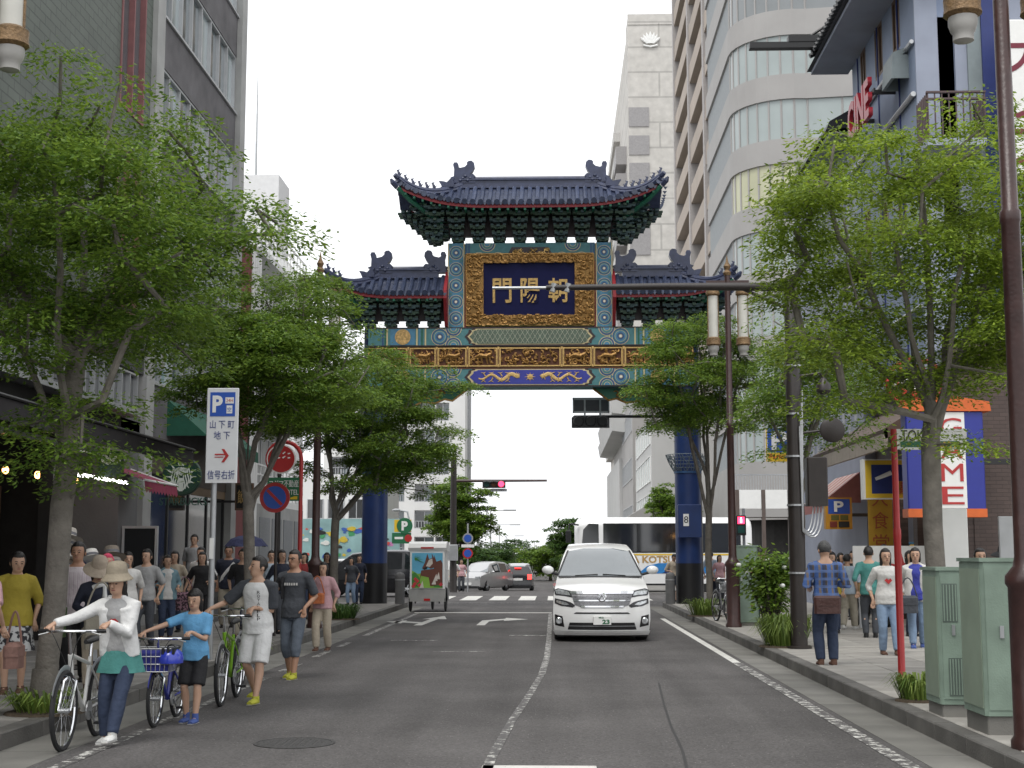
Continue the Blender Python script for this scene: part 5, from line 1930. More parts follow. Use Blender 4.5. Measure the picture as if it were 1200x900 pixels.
def leaves_mesh(cent, rad, per, ls, seed, droop=0.28, flat=0.22, lw=0.42):
    # cent: cluster centres (n,3); a flattened spray of narrow leaves per cluster
    rg = np.random.default_rng(seed)
    n = len(cent)
    N = n * per
    ci = np.repeat(np.arange(n), per)
    r = np.sqrt(rg.random(N)) * rad[ci]
    a = rg.random(N) * 2 * np.pi
    P = np.empty((N, 3))
    P[:, 0] = cent[ci, 0] + r * np.cos(a)
    P[:, 1] = cent[ci, 1] + r * np.sin(a)
    P[:, 2] = cent[ci, 2] + rg.normal(0, 1, N) * rad[ci] * flat * .5 - droop * (r / rad[ci]) ** 2 * rad[ci]
    # leaf direction: outwards and slightly down
    b = a + rg.normal(0, .9, N)
    D = np.stack([np.cos(b), np.sin(b), rg.normal(-.25, .35, N)], 1)
    D /= np.linalg.norm(D, axis=1)[:, None]
    up = np.stack([rg.normal(0, .45, N), rg.normal(0, .45, N), np.ones(N)], 1)
    Sx = np.cross(D, up)
    Sx /= np.linalg.norm(Sx, axis=1)[:, None]
    L = ls * rg.uniform(.65, 1.3, N)[:, None]
    Wd = L * lw * .5
    nrm = np.cross(Sx, D)
    V = np.empty((N, 4, 3))
    V[:, 0] = P
    V[:, 1] = P + D * L * .5 + Sx * Wd - nrm * L * .06
    V[:, 2] = P + D * L
    V[:, 3] = P + D * L * .5 - Sx * Wd - nrm * L * .06
    me = bpy.data.meshes.new('crown')
    me.vertices.add(N * 4)
    me.vertices.foreach_set('co', V.ravel())
    me.loops.add(N * 4)
    me.loops.foreach_set('vertex_index', np.arange(N * 4, dtype=np.int32))
    me.polygons.add(N)
    me.polygons.foreach_set('loop_start', np.arange(0, N * 4, 4, dtype=np.int32))
    me.polygons.foreach_set('loop_total', np.full(N, 4, dtype=np.int32))
    me.update(calc_edges=True)
    return me

def tree(label, base, trunk_r, split_z, crown_c, crown_r, nclus, per, ls, seed, lm, bm=None, crad=(.36, .64), shell=.45, group='street trees', limbs=5, lean=(0, 0), extra=None, name='street_tree', keep=None):
    bm = bm or m_bark
    rnd = random.Random(seed)
    t = thing(name, label, 'tree', base, 0, group)
    B = Vector(base)
    C = Vector(crown_c) - B
    # trunk polyline
    nodes = []   # (pos, parent index)
    def add(p, par):
        nodes.append([Vector(p), par, 0.0])
        return len(nodes) - 1
    cur = add((0, 0, -.05), -1)
    nseg = 7
    for i in range(1, nseg + 1):
        f = i / nseg
        p = Vector((lean[0] * f + rnd.uniform(-.02, .02), lean[1] * f + rnd.uniform(-.02, .02), split_z * f))
        cur = add(p, cur)
    top = cur
    # cluster targets inside the crown
    tg = []
    tries = 0
    while len(tg) < nclus and tries < 20000:
        tries += 1
        v = Vector((rnd.gauss(0, 1), rnd.gauss(0, 1), rnd.gauss(0, 1))).normalized()
        q = rnd.uniform(shell, 1.0) ** .6
        p = Vector((C.x + v.x * crown_r[0] * q, C.y + v.y * crown_r[1] * q, C.z + v.z * crown_r[2] * q))
        # uneven outline
        k = 1 + .18 * math.sin(3 * math.atan2(v.y, v.x) + seed) + .12 * math.sin(5 * v.z + seed * 2)
        p = C + (p - C) * k
        if keep and not keep(p + B):
            continue
        if all((p - o).length > .25 for o in tg[-60:]):
            tg.append(p)
    if extra:
        tg += [Vector(e) - B for e in extra]
    # main limbs
    ends = []
    for i in range(limbs):
        a = 2 * PI * i / limbs + rnd.uniform(-.4, .4) + seed
        e = Vector((C.x + math.cos(a) * crown_r[0] * .55, C.y + math.sin(a) * crown_r[1] * .55, C.z + rnd.uniform(-.25, .45) * crown_r[2]))
        s = nodes[rnd.choice((top, top, top - 1, top - 1, top - 2))]
        si = nodes.index(s)
        mid = s[0].lerp(e, .45) + Vector((0, 0, -.12 * (e - s[0]).length * rnd.uniform(.2, 1)))
        prev = si
        for k, p in enumerate(bezier(s[0], mid, e, 6)[1:]):
            prev = add(p + Vector((rnd.uniform(-.05, .05), rnd.uniform(-.05, .05), rnd.uniform(-.05, .05))), prev)
    e = Vector((C.x + lean[0] * .2, C.y, C.z + crown_r[2] * .6))
    prev = top
    for p in bezier(nodes[top][0], nodes[top][0].lerp(e, .5) + Vector((.15, .1, 0)), e, 6)[1:]:
        prev = add(p, prev)
    # connect each cluster to the nearest node nearer the trunk
    tg.sort(key=lambda p: (p - nodes[top][0]).length)
    tips = []
    for p in tg:
        best, bd = None, 1e9
        for i, nd in enumerate(nodes):
            if i < 3:
                continue
            d = (nd[0] - p).length + .5 * max(0, nd[0].z - p.z)
            if d < bd:
                best, bd = i, d
        s = nodes[best][0]
        L = (p - s).length
        k = max(1, int(L / .35))
        mid = s.lerp(p, .5) + Vector((rnd.uniform(-.1, .1), rnd.uniform(-.1, .1), rnd.uniform(-.12, .06))) * L
        prev = best
        for q in bezier(s, mid, p, k)[1:]:
            prev = add(q, prev)
        tips.append(prev)
    # thickness from the number of tips carried
    for i in tips:
        j = i
        while j >= 0:
            nodes[j][2] += 1
            j = nodes[j][1]
    tot = max(1.0, nodes[0][2])
    def rad(i):
        w = max(nodes[i][2], .12)
        return max(.005, trunk_r * (w / tot) ** .43)
    kids = {}
    for i, nd in enumerate(nodes):
        kids.setdefault(nd[1], []).append(i)
    tm, bmz = MB(), MB()
    def chain(start_par, i, mb):
        pts = [nodes[start_par][0]] if start_par >= 0 else []
        rr = [min(rad(start_par), rad(i) * 1.25)] if start_par >= 0 else []
        queue = []
        while True:
            pts.append(nodes[i][0])
            rr.append(rad(i))
            ch = kids.get(i, [])
            if not ch:
                break
            ch = sorted(ch, key=lambda c: -nodes[c][2])
            queue += [(i, c) for c in ch[1:]]
            i = ch[0]
        if len(pts) > 1:
            n = 10 if rr[0] > .08 else (6 if rr[0] > .025 else 4)
            mb.tube(pts, rr, n)
        return queue
    q = chain(-1, 0, tm)
    # root flare
    tm.tube([(0, 0, -.04), (0, 0, .12), (0, 0, .4)], [trunk_r * 1.45, trunk_r * 1.2, trunk_r * 1.0], 12)
    while q:
        a, c = q.pop()
        q += chain(a, c, bmz)
    tr = tm.build('trunk', bm, t, True)
    stuff(bmz.build('limbs', bm, tr, True))
    rg = np.random.default_rng(seed)
    cent = np.array([[*nodes[i][0]] for i in tips])
    # a second set of sprays halfway along the twigs
    more = []
    for i in tips:
        pr = nodes[nodes[i][1]][0]
        if rnd.random() < .55:
            more.append([*(pr + Vector((rnd.uniform(-.2, .2), rnd.uniform(-.2, .2), rnd.uniform(-.05, .15))))])
    if more:
        cent = np.vstack([cent, np.array(more)])
    rads = rg.uniform(crad[0], crad[1], len(cent))
    me = leaves_mesh(cent, rads, per, ls, seed)
    me.materials.append(lm)
    stuff(link('crown', me, t))
    return t

# left row
p = gpt(50, 832, .15)
def keep1(p_):
    return p_.x < -2.35
tree('street tree with spreading feathery crown and pale trunk before the hat shop', (p.x, p.y, .15), .115, 3.5, (p.x - .05, p.y + .3, 5.0), (2.05, 2.0, 1.6), 110, 390, .067, 11, m_leaf_b, limbs=6, lean=(.18, .1), shell=.35, keep=lambda q: q.x < -3.3, crad=(.38, .7),
     extra=[ypt(95, 520, 13.4), ypt(120, 470, 13.2), ypt(150, 530, 13.6), ypt(30, 420, 13.3), ypt(10, 500, 13.6), ypt(300, 245, 14.2), ypt(325, 262, 14.4), ypt(320, 275, 14), ypt(60, 540, 13.5), ypt(110, 560, 13.7)])
tree('street tree with bright green crown between the parking sign and the coffee shop', (-5.25, 24.2, .15), .1, 2.9, (-4.9, 24.2, 5.0), (1.85, 1.9, 1.55), 125, 400, .08, 23, m_leaf_b, limbs=6, lean=(-.1, .05), shell=.3, keep=lambda q: q.z > 3.9, extra=[ypt(a_, b_, c_) for a_, b_, c_ in ((355, 335, 25), (372, 325, 26), (385, 345, 25.5), (400, 360, 25), (372, 350, 25.5), (415, 380, 25), (350, 320, 25.5), (390, 330, 26))])
tree('street tree with dark dense crown in front of the left blue pillar', (-5.35, 34.0, .15), .1, 2.7, (-4.4, 33.8, 4.95), (2.2, 2.0, 1.85), 140, 360, .09, 31, m_leaf_b, limbs=6, shell=.25,
     extra=[ypt(505, 480, 33), ypt(520, 520, 33), ypt(490, 545, 33), ypt(515, 500, 33.4)])
# right row
tree('street tree with light green crown rising beside the green cabinets', (4.2, 15.7, .15), .11, 3.2, (4.2, 15.9, 5.3), (1.95, 1.9, 1.65), 118, 390, .067, 47, m_leaf_a, limbs=6, lean=(.05, .1), shell=.3, keep=lambda q: q.x > 2.6,
     extra=[ypt(1150, 300, 15), ypt(1180, 260, 15.2), ypt(1185, 380, 15), ypt(960, 400, 15.6), ypt(930, 350, 16), ypt(990, 470, 15.4), ypt(1180, 440, 15), ypt(1140, 520, 15.2)])
tree('slim street tree with loose crown in front of the right blue pillar', (3.95, 36.2, .15), .085, 3.4, (3.7, 35.8, 6.3), (1.75, 1.7, 1.75), 100, 330, .085, 58, m_leaf_b, bm=m_bark, limbs=5, shell=.3,
     extra=[ypt(760, 470, 35), ypt(770, 500, 35), ypt(745, 455, 35), ypt(870, 500, 35.5), ypt(785, 440, 35)])
tree('street tree with a few low leafy branches behind the thick dark pole', (4.6, 26.4, .15), .075, 3.0, (4.6, 26.4, 4.9), (1.35, 1.4, 1.3), 55, 200, .085, 66, m_leaf_b, limbs=5, shell=.3, keep=lambda q: q.x > 4.0,
     extra=[ypt(900, 480, 26), ypt(930, 470, 26), ypt(880, 485, 26)])
# beyond the crossing
tree('round deep green tree beside the traffic signal pole beyond the crossing', (-5.9, 88, -.35), .16, 2.2, (-5.9, 88, 3.9), (2.1, 2.0, 2.3), 130, 150, .22, 71, m_leaf_b, m_bark_d, crad=(.45, .7), group='trees beyond the crossing', shell=.2, name='roadside_tree')
tree('dark roadside tree beyond the white coach', (ypt(672, 650, 105).x, 105, -.5), .15, 1.8, (ypt(668, 650, 105).x + .6, 105, 2.6), (2.0, 1.8, 2.0), 90, 130, .24, 72, m_leaf_c, m_bark_d, crad=(.45, .7), group='trees beyond the crossing', shell=.2, name='roadside_tree')
tree('small green tree between the coach and the right pillar', (ypt(784, 600, 82).x, 82, -.0), .12, 2.2, (ypt(784, 595, 82).x, 82, 4.2), (1.3, 1.2, 1.5), 70, 120, .2, 73, m_leaf_b, m_bark_d, crad=(.4, .6), group='trees beyond the crossing', shell=.2, name='roadside_tree')
for k, (px, Y, cz, r, lab) in enumerate(((575, 170, 1.6, 3.6, 'low rounded street bush clump behind the silver car'), (600, 215, 2.2, 4.6, 'distant dark roadside tree at the end of the street'), (645, 150, 1.6, 3.2, 'yellowish roadside tree beyond the black car'), (560, 120, 1.4, 2.0, 'small dark roadside tree left of the silver car'))):
    x = ypt(px, 655, Y).x
    tree(lab, (x, Y, -1.1), .16, 1.0, (x, Y, cz - .2), (r, r, r * .6), 60, 110, .34, 80 + k, m_leaf_c if k != 2 else m_leaf_b, m_bark_d, crad=(.6, 1.0), group='trees beyond the crossing', shell=.1, name='roadside_tree')

# leafy shrubs and grass tufts
def tuft(label, c, r, h, n, seed, lm, group='grass tufts in the tree pits', pit=True):
    rnd = random.Random(seed)
    t = thing('grass_tuft', label, 'plant', c, 0, group)
    mb = MB()
    for i in range(n):
        a, q = rnd.uniform(0, 6.28), r * math.sqrt(rnd.random()) * .75
        x, y = q * math.cos(a), q * math.sin(a)
        o = rnd.uniform(.3, 1.0) * r * 1.15
        hh = h * rnd.uniform(.6, 1.1)
        w = rnd.uniform(.006, .012)
        a2 = a + rnd.uniform(-.5, .5)
        dx, dy = math.cos(a2), math.sin(a2)
        px, py = -dy * w, dx * w
        p0, p1, p2 = (x, y, 0), (x + dx * o * .45, y + dy * o * .45, hh * .8), (x + dx * o, y + dy * o, hh * rnd.uniform(.3, .95))
        mb.add([(p0[0] - px, p0[1] - py, p0[2]), (p0[0] + px, p0[1] + py, p0[2]), (p1[0] + px, p1[1] + py, p1[2]), (p2[0], p2[1], p2[2]), (p1[0] - px, p1[1] - py, p1[2])], [(0, 1, 2, 4), (4, 2, 3)])
    me = mb.mesh('blades', lm)
    stuff(link('blades', me, t))
    if pit:
        MB().lathe([(r * 1.05, 0), (r * 1.0, .02), (r * .4, .035), (.01, .035)], n=16).build('soil', m_earth, t)
    return t
m_blade = leaf_mat('grass_blade', (0.07, 0.13, 0.02), (0.2, 0.27, 0.06), .25)
def gz_(px, py):
    q = gpt(px, py, .15)
    return (q.x, q.y, .152)
tuft('large bright grass tuft at the foot of the thick dark pole', gz_(920, 758), .42, .62, 520, 1, m_blade)
tuft('grass tuft beside the louvred green cabinet', gz_(1075, 822), .22, .34, 220, 2, m_blade)
tuft('ragged grass tuft at the foot of the tree before the hat shop', gz_(52, 836), .36, .26, 200, 3, m_blade)
tuft('grass tuft behind the green bicycle', gz_(287, 777), .3, .4, 240, 4, m_blade)
tuft('dark green tuft on the pavement near the left pillar', gz_(400, 726), .42, .42, 320, 5, m_leaf_c)
tuft('grass tuft beside the parked bicycle with a basket', gz_(826, 722), .42, .5, 320, 6, m_blade)

def shrub(label, c, rx, rz, n, per, ls, seed, lm, stem=.5, group=None, cat='shrub', name='shrub', flowers=0):
    rnd = random.Random(seed)
    t = thing(name, label, cat, c, 0, group)
    cen = []
    st = MB()
    for i in range(n):
        v = Vector((rnd.gauss(0, 1), rnd.gauss(0, 1), rnd.gauss(0, 1))).normalized() * rnd.uniform(.3, 1)
        p = Vector((v.x * rx, v.y * rx, stem + rz + v.z * rz))
        cen.append([*p])
        st.tube(bezier((rnd.uniform(-.06, .06), rnd.uniform(-.06, .06), 0), (p.x * .3, p.y * .3, stem), p, 4), [.018, .014, .01, .007, .004], 4)
    cen = np.array(cen)
    stuff(st.build('stems', m_bark_d, t))
    me = leaves_mesh(cen, np.full(len(cen), rx * .42), per, ls, seed, .15, .8, .5)
    me.materials.append(lm)
    stuff(link('foliage', me, t))
    fm = MB().ell((0, 0, 0), (.045, .045, .035), 7, 5).mesh('flower', m_white)
    for i in range(flowers):
        q = cen[rnd.randrange(n)]
        link('flower', fm, t, (q[0] + rnd.uniform(-.1, .1), q[1] - rx * .3, q[2] + rnd.uniform(-.1, .1)))
    return t
q = gpt(912, 745, .15)
shrub('leafy camellia-like shrub with white flowers beside the thick dark pole', (3.72, 24.6, .15), .48, .62, 60, 60, .1, 9, m_leaf_b, .45, flowers=9)
q = gpt(432, 700, .15)
for k, (px, Y, lab) in enumerate(((415, 70, 'clipped hedge bush behind the people beyond the crossing'), (478, 68, 'round clipped bush beside the distant signal pole'))):
    x = ypt(px if k == 0 else 503 + 0, 690, Y).x
    shrub(lab, (x + (0 if k == 0 else -1.0), Y, gz(Y)), .75, .45, 50, 60, .14, 20 + k, m_leaf_c, .1)
# ================================================================ street furniture
m_lant = mat('lantern_white', (0.55, 0.54, 0.49), 0.4, var=0.08)
m_lgold = mat('lantern_gold', (0.2, 0.125, 0.06), 0.5, 0.3, var=0.4, scale=30, bump=.6, bscale=50)
m_lcup = mat('lantern_cup', (0.36, 0.35, 0.33), 0.5, var=.1)
def lamp_post(label, x, y, z0=.15):
    t = thing('lantern_lamp_post', label, 'street lamp', (x, y, z0), 0, 'twin lantern lamp posts')
    MB().lathe([(.17, 0), (.17, .06), (.145, .1), (.145, 1.25), (.165, 1.28), (.165, 1.34), (.1, 1.42), (.085, 1.5), (.075, 4.2), (.085, 4.22), (.085, 4.3), (.068, 4.32), (.06, 7.55)], n=14).build('pole', m_brown, t, True)
    f = MB().lathe([(.07, 7.5), (.09, 7.56), (.05, 7.62), (.08, 7.7), (.03, 7.8), (.005, 7.95)], n=10)
    f.build('finial', m_lgold, t, True)
    ar = MB().box(-.46, .46, -.035, .035, 7.32, 7.39).box(-.44, -.2, -.09, .09, 7.3, 7.32).box(.2, .44, -.09, .09, 7.3, 7.32)
    ar.build('crossarm', m_brown, t)
    for s in (-1, 1):
        c = (s * .32, 0, 0)
        g_ = MB().lathe([(.105, 6.15), (.105, 7.05)], c, 14).build('lantern', m_lant, t, True)
        MB().lathe([(.06, 7.3), (.15, 7.26), (.15, 7.2), (.12, 7.19), (.15, 7.14), (.15, 7.08), (.11, 7.05)], c, 14).build('lantern_cap', m_lgold, g_, True)
        MB().lathe([(.11, 6.15), (.155, 6.12), (.15, 6.04), (.16, 5.99), (.12, 5.96)], c, 14).build('lantern_ring', m_lgold, g_, True)
        MB().lathe([(.12, 5.96), (.12, 5.9), (.1, 5.84), (.085, 5.82), (.085, 5.76), (.03, 5.74)], c, 14).build('lantern_cup', m_lcup, g_, True)
        st = MB()
        for a in (0, PI):
            st.box(c[0] + .108 * math.cos(a) - .012, c[0] + .108 * math.cos(a) + .012, -.012, .012, 6.15, 7.05)
        st.build('lantern_strip', m_lgold, g_)
    h = MB().box(.06, .12, -.05, .05, .6, .9)
    h.build('service_hatch', m_brown, t)
    return t
q = gpt(1196, 878, .15)
lamp_post('brown twin-lantern lamp post beside the green cabinets', 3.74, 11.3)
q = gpt(860, 735, .15)
lamp_post('brown twin-lantern lamp post in front of the right blue pillar', q.x, q.y)
lamp_post('brown twin-lantern lamp post on the left kerb before the hat shop', -5.12, 11.75)
lamp_post('brown twin-lantern lamp post between the two left trees near the gate', -5.0, 29.2)

# thick dark signal pole with long arm
q = gpt(937, 760, .15)
sp_ = thing('signal_arm_pole', 'thick dark pole with a long bare arm reaching over the street', 'pole', (q.x, q.y, .15))
za = ypt(800, 337, q.y).z - .15
MB().lathe([(.2, 0), (.2, .03), (.135, .05), (.13, 3), (.115, za + .12), (.05, za + .2)], n=16).build('pole', m_darkpole, sp_, True)
xe = ypt(640, 337, q.y).x - q.x
MB().tube([(-.1, 0, za), (xe * .5, 0, za + .02), (xe, 0, za + .01)], [.075, .06, .045], 10).build('arm', m_darkpole, sp_, True)
MB().tube([(-.1, 0, za - .35), (-.8, 0, za - .03)], .03, 6).build('brace', m_darkpole, sp_)
c = MB()
for dx in (.0, .12):
    c.cyl((xe + .1 + dx * 2, 0, za - .06), (xe + .14 + dx * 2, 0, za + .08), .05, n=8)
c.build('arm_clamp', m_steel, sp_)
MB().tube([(xe, 0, za + .01), (ypt(577, 337, q.y).x - q.x, 0, za + .01)], .026, 8).build('arm_tip', m_steel, sp_)
for z in (1.2, 2.3, 3.1, 3.8, 4.6):
    MB().lathe([(.152, z), (.152, z + .03)], n=16).build('steel_band', m_steel, sp_)
MB().bbox(.17, .5, -.17, .12, 1.95 + .35, 2.75 + .35, .02).build('control_box', m_darkpole, sp_)
cd = MB()
for k in range(4):
    cd.tube(bezier((.28 + .05 * k, -.03, 2.3), (.2 + .06 * k, -.1, 1.72 - .05 * k), (.08, -.13, 1.95 - .02 * k), 8), .014, 5)
    cd.tube([(.08, -.13, 1.95 - .02 * k), (.06 + .02 * k, -.15, 3.6 + k * .2)], .012, 5)
cd.build('conduit', m_steel, sp_)
MB().tube([(.1, 0, 4.45), (.45, 0, 4.5), (.5, 0, 4.42)], .025, 6).build('lamp_arm', m_darkpole, sp_)
MB().lathe([(.03, 4.42), (.12, 4.3), (.13, 4.2), (.06, 4.14)], (.5, 0, 0), 12).build('speaker_lamp', m_darkpole, sp_, True)
MB().tube([(.1, 0, 3.5), (.5, 0, 3.55)], .022, 6).build('mirror_arm', m_darkpole, sp_)
MB().lathe([(.2, .0), (.21, -.03), (.16, -.06)], (.62, 0, 3.55), 16, 'y').build('mirror', m_darkpole, sp_, True)

# parking direction sign on the left pavement
q = Vector((-5.0, 20.3, .15))
pk = thing('parking_direction_sign', 'white upright sign with blue P square and red arrow on a grey pole', 'sign', q, R(0))
zb, zt = ypt(258, 566, 20.3).z - .15, ypt(258, 455, 20.3).z - .15
xo = .12
MB().cyl((0, .05, 0), (0, .05, zt), .045, n=12).build('pole', m_steel, pk, True)
hw = .235
bd = MB().bbox(xo - hw, xo + hw, -.03, .0, zb, zt, .01).build('board', mat('sign_white', (.68, .69, .7), .4, var=.04), pk)
H_ = zt - zb
MB().box(xo - hw + .05, xo + hw - .05, -.036, -.03, zb + H_ * .70, zb + H_ * .955).build('blue_square', m_blue, bd)
text('P', .3, m_white, bd, (xo - .075, -.038, zb + H_ * .83), ext=.002, fit=(.15, .25), off=.012)
MB().box(xo + .04, xo + .165, -.039, -.036, zb + H_ * .835, zb + H_ * .9).build('small_label', m_white, bd)
text('24H', .05, m_red, bd, (xo + .103, -.041, zb + H_ * .868), ext=.001, fit=(.1, .05))
MB().box(xo + .06, xo + .145, -.039, -.036, zb + H_ * .73, zb + H_ * .815).build('small_label', m_white, bd)
text('空', .06, m_blue, bd, (xo + .103, -.041, zb + H_ * .772), ext=.001, fit=(.06, .06))
text('山 下 町', .1, m_navy, bd, (xo, -.034, zb + H_ * .615), ext=.002, fit=(.36, .12))
text('地 下', .1, m_navy, bd, (xo, -.034, zb + H_ * .5), ext=.002, fit=(.24, .12))
text('信号右折', .1, m_navy, bd, (xo, -.034, zb + H_ * .085), ext=.002, fit=(.4, .13))
ar = MB().box(xo - .1, xo + .06, -.035, -.03, zb + H_ * .29, zb + H_ * .305).box(xo - .1, xo + .03, -.035, -.03, zb + H_ * .265, zb + H_ * .275)
ar.prism([(xo + .0, zb + H_ * .355), (xo + .04, zb + H_ * .355), (xo + .11, zb + H_ * .285), (xo + .04, zb + H_ * .215), (xo, zb + H_ * .215), (xo + .06, zb + H_ * .285)], -.03, -.036)
ar.build('arrow', m_red, bd)
MB().box(-.03, .03, -.002, .012, 1.45, 1.75).build('sticker', m_white, pk)
for z in (zb + .15, zt - .15):
    MB().box(-.06, .06, 0, .11, z - .02, z + .02).build('clamp', m_steel, pk)

# red hooped street sign
Y = 27.4
px0 = ypt(352, 600, Y).x
hs2 = thing('red_hoop_sign', 'red hooped pole carrying a round red sign and a green board', 'sign', (px0, Y, .15))
zt = ypt(330, 520, Y).z - .15
pts = [(0, 0, 0), (0, 0, zt - .3)]
for i in range(1, 13):
    a = PI * 1.25 * i / 12
    pts.append((-.34 + .34 * math.cos(a), 0, zt - .3 + .34 * math.sin(a)))
MB().tube(pts, .04, 8).build('hoop_pole', m_red, hs2, True)
cz = ypt(330, 538, Y).z - .15
cx = ypt(330, 538, Y).x - px0
ds = MB().lathe([(.29, .02), (.29, -.02)], (cx, -.02, cz), 28, 'y').build('round_sign', m_white, hs2)
MB().lathe([(.265, 0), (.265, -.006)], (cx, -.04, cz), 28, 'y').build('red_disc', m_red, ds)
for k in range(9):
    MB().tube([(cx - .17 + .1 * (k % 4), -.046, cz + .1 - .085 * (k // 4)), (cx - .12 + .1 * (k % 4), -.046, cz + .14 - .085 * (k // 4) - .03 * (k % 2))], [(.016, .003), (.01, .003)], 5, up=(0, 1, 0)).build('white_stroke', m_white, ds)
zb = ypt(330, 587, Y).z - .15
gb = MB().box(-.66, .0, -.03, .02, zb, zb + .46).build('green_board', m_green, hs2)
text('コジマ不動産', .1, m_white, gb, (-.33, -.034, zb + .34), ext=.002, fit=(.58, .14))
text('HOTEL', .1, m_white, gb, (-.2, -.034, zb + .17), ext=.002, fit=(.32, .1))
MB().prism([(-.2, zb + .03), (-.06, zb + .03), (-.06, zb + .09), (-.12, zb + .09), (-.2, zb + .06)], -.03, -.034).build('arrow', m_yellow, gb)

# no-parking disc
Y = 26.2
cx, cz = ypt(322, 583, Y).x, ypt(322, 583, Y).z
npk = thing('no_parking_sign', 'round blue and red no-parking disc on a dark pole', 'sign', (cx, Y, .15))
MB().cyl((.03, .05, 0), (.03, .05, cz), .03, n=10).build('pole', m_darkpole, npk, True)
d_ = MB().lathe([(.285, .02), (.285, -.01)], (0, 0, cz - .15), 32, 'y').build('disc', m_red, npk)
MB().lathe([(.215, 0), (.215, -.006)], (0, -.01, cz - .15), 32, 'y').build('blue_field', m_blue, d_)
MB().prism([(-.16, cz - .15 + .12), (-.12, cz - .15 + .16), (.16, cz - .15 - .12), (.12, cz - .15 - .16)], -.012, -.02).build('slash', m_red, d_)

# sandwich post: second dark pole beside the shops
for k, (px, Y, lab, c1) in enumerate(((326, 33.5, 'thin black pole by the grey shutters', m_darkpole),)):
    p_ = ypt(px, 640, Y)
    t = thing('shop_pole', lab, 'pole', (p_.x, Y, .15))
    MB().lathe([(.12, 0), (.1, .04), (.045, .06), (.045, 3.4)], n=10).build('pole', c1, t, True)
    MB().lathe([(.06, 3.4), (.05, 3.45)], n=10).build('cap', c1, t)
# carved dark shop sign under the trees
Y = 36.5
pa, pb = ypt(275, 598, Y), ypt(297, 566, Y)
t = flat_sign('carved_shop_sign', 'dark wooden sign with gilt characters beside the coffee shop', (pa.x, Y, pa.z), pb.x - pa.x, pb.z - pa.z, [('board', 0, 1, 0, 1, m_wood), ('dark_field', .08, .92, .08, .92, m_dark)], .1)
text('飯店', .4, m_gold, t, ((pb.x - pa.x) / 2, -.012, (pb.z - pa.z) / 2), ext=.01, fit=((pb.x - pa.x) * .7, (pb.z - pa.z) * .5))
MB().box(-.8, 0, .03, .08, .2, .26).build('sign_bracket', m_black, t)

# red pole with name board, right pavement
q = gpt(1057, 795, .15)
rp = thing('red_name_board_pole', 'slim red pole carrying a white name board behind the tree trunk', 'sign', (q.x, q.y, .15))
zt = ypt(1050, 503, q.y).z - .15
MB().lathe([(.06, 0), (.055, .02), (.045, .04), (.045, zt * .55), (.05, zt * .56), (.05, zt * .59), (.04, zt * .6), (.04, zt)], n=12).build('pole', m_red, rp, True)
w_ = ypt(1132, 510, q.y).x - q.x
zb = ypt(1100, 527, q.y).z - .15
nb = MB().box(.03, w_, -.03, .02, zb, zt).build('board', m_white, rp)
text('TOKU', .2, m_black, nb, (.27, -.034, zb + (zt - zb) * .68), ext=.002, fit=(.38, .14))
MB().box(.07, w_ - .1, -.035, -.03, zb + .03, zb + (zt - zb) * .4).build('green_strip', m_green, nb)
text('-6031', .1, m_yellow, nb, (w_ - .28, -.038, zb + (zt - zb) * .22), ext=.002, fit=(.26, .08))
# white sandwich panel and pale panel
q = ypt(1113, 660, 16.6)
wp = thing('white_panel_stand', 'plain white panel standing behind the louvred green cabinet', 'board', (q.x, 16.6, .15))
MB().bbox(-.22, .22, -.02, .02, .95, 2.05, .008).build('panel', m_white, wp)
for s in (-.18, .18):
    MB().box(s - .02, s + .02, -.02, .02, 0, .95).build('leg', m_steel, wp)
q = ypt(1190, 640, 17.5)
wp2 = thing('pale_panel_stand', 'pale grey panel standing behind the plain green cabinet', 'board', (q.x, 17.5, .15))
MB().bbox(-.2, .3, -.02, .02, .9, 1.98, .008).build('panel', mat('pale_panel', (.45, .46, .47), .6), wp2)
for s in (-.16, .26):
    MB().box(s - .02, s + .02, -.02, .02, 0, .9).build('leg', m_steel, wp2)

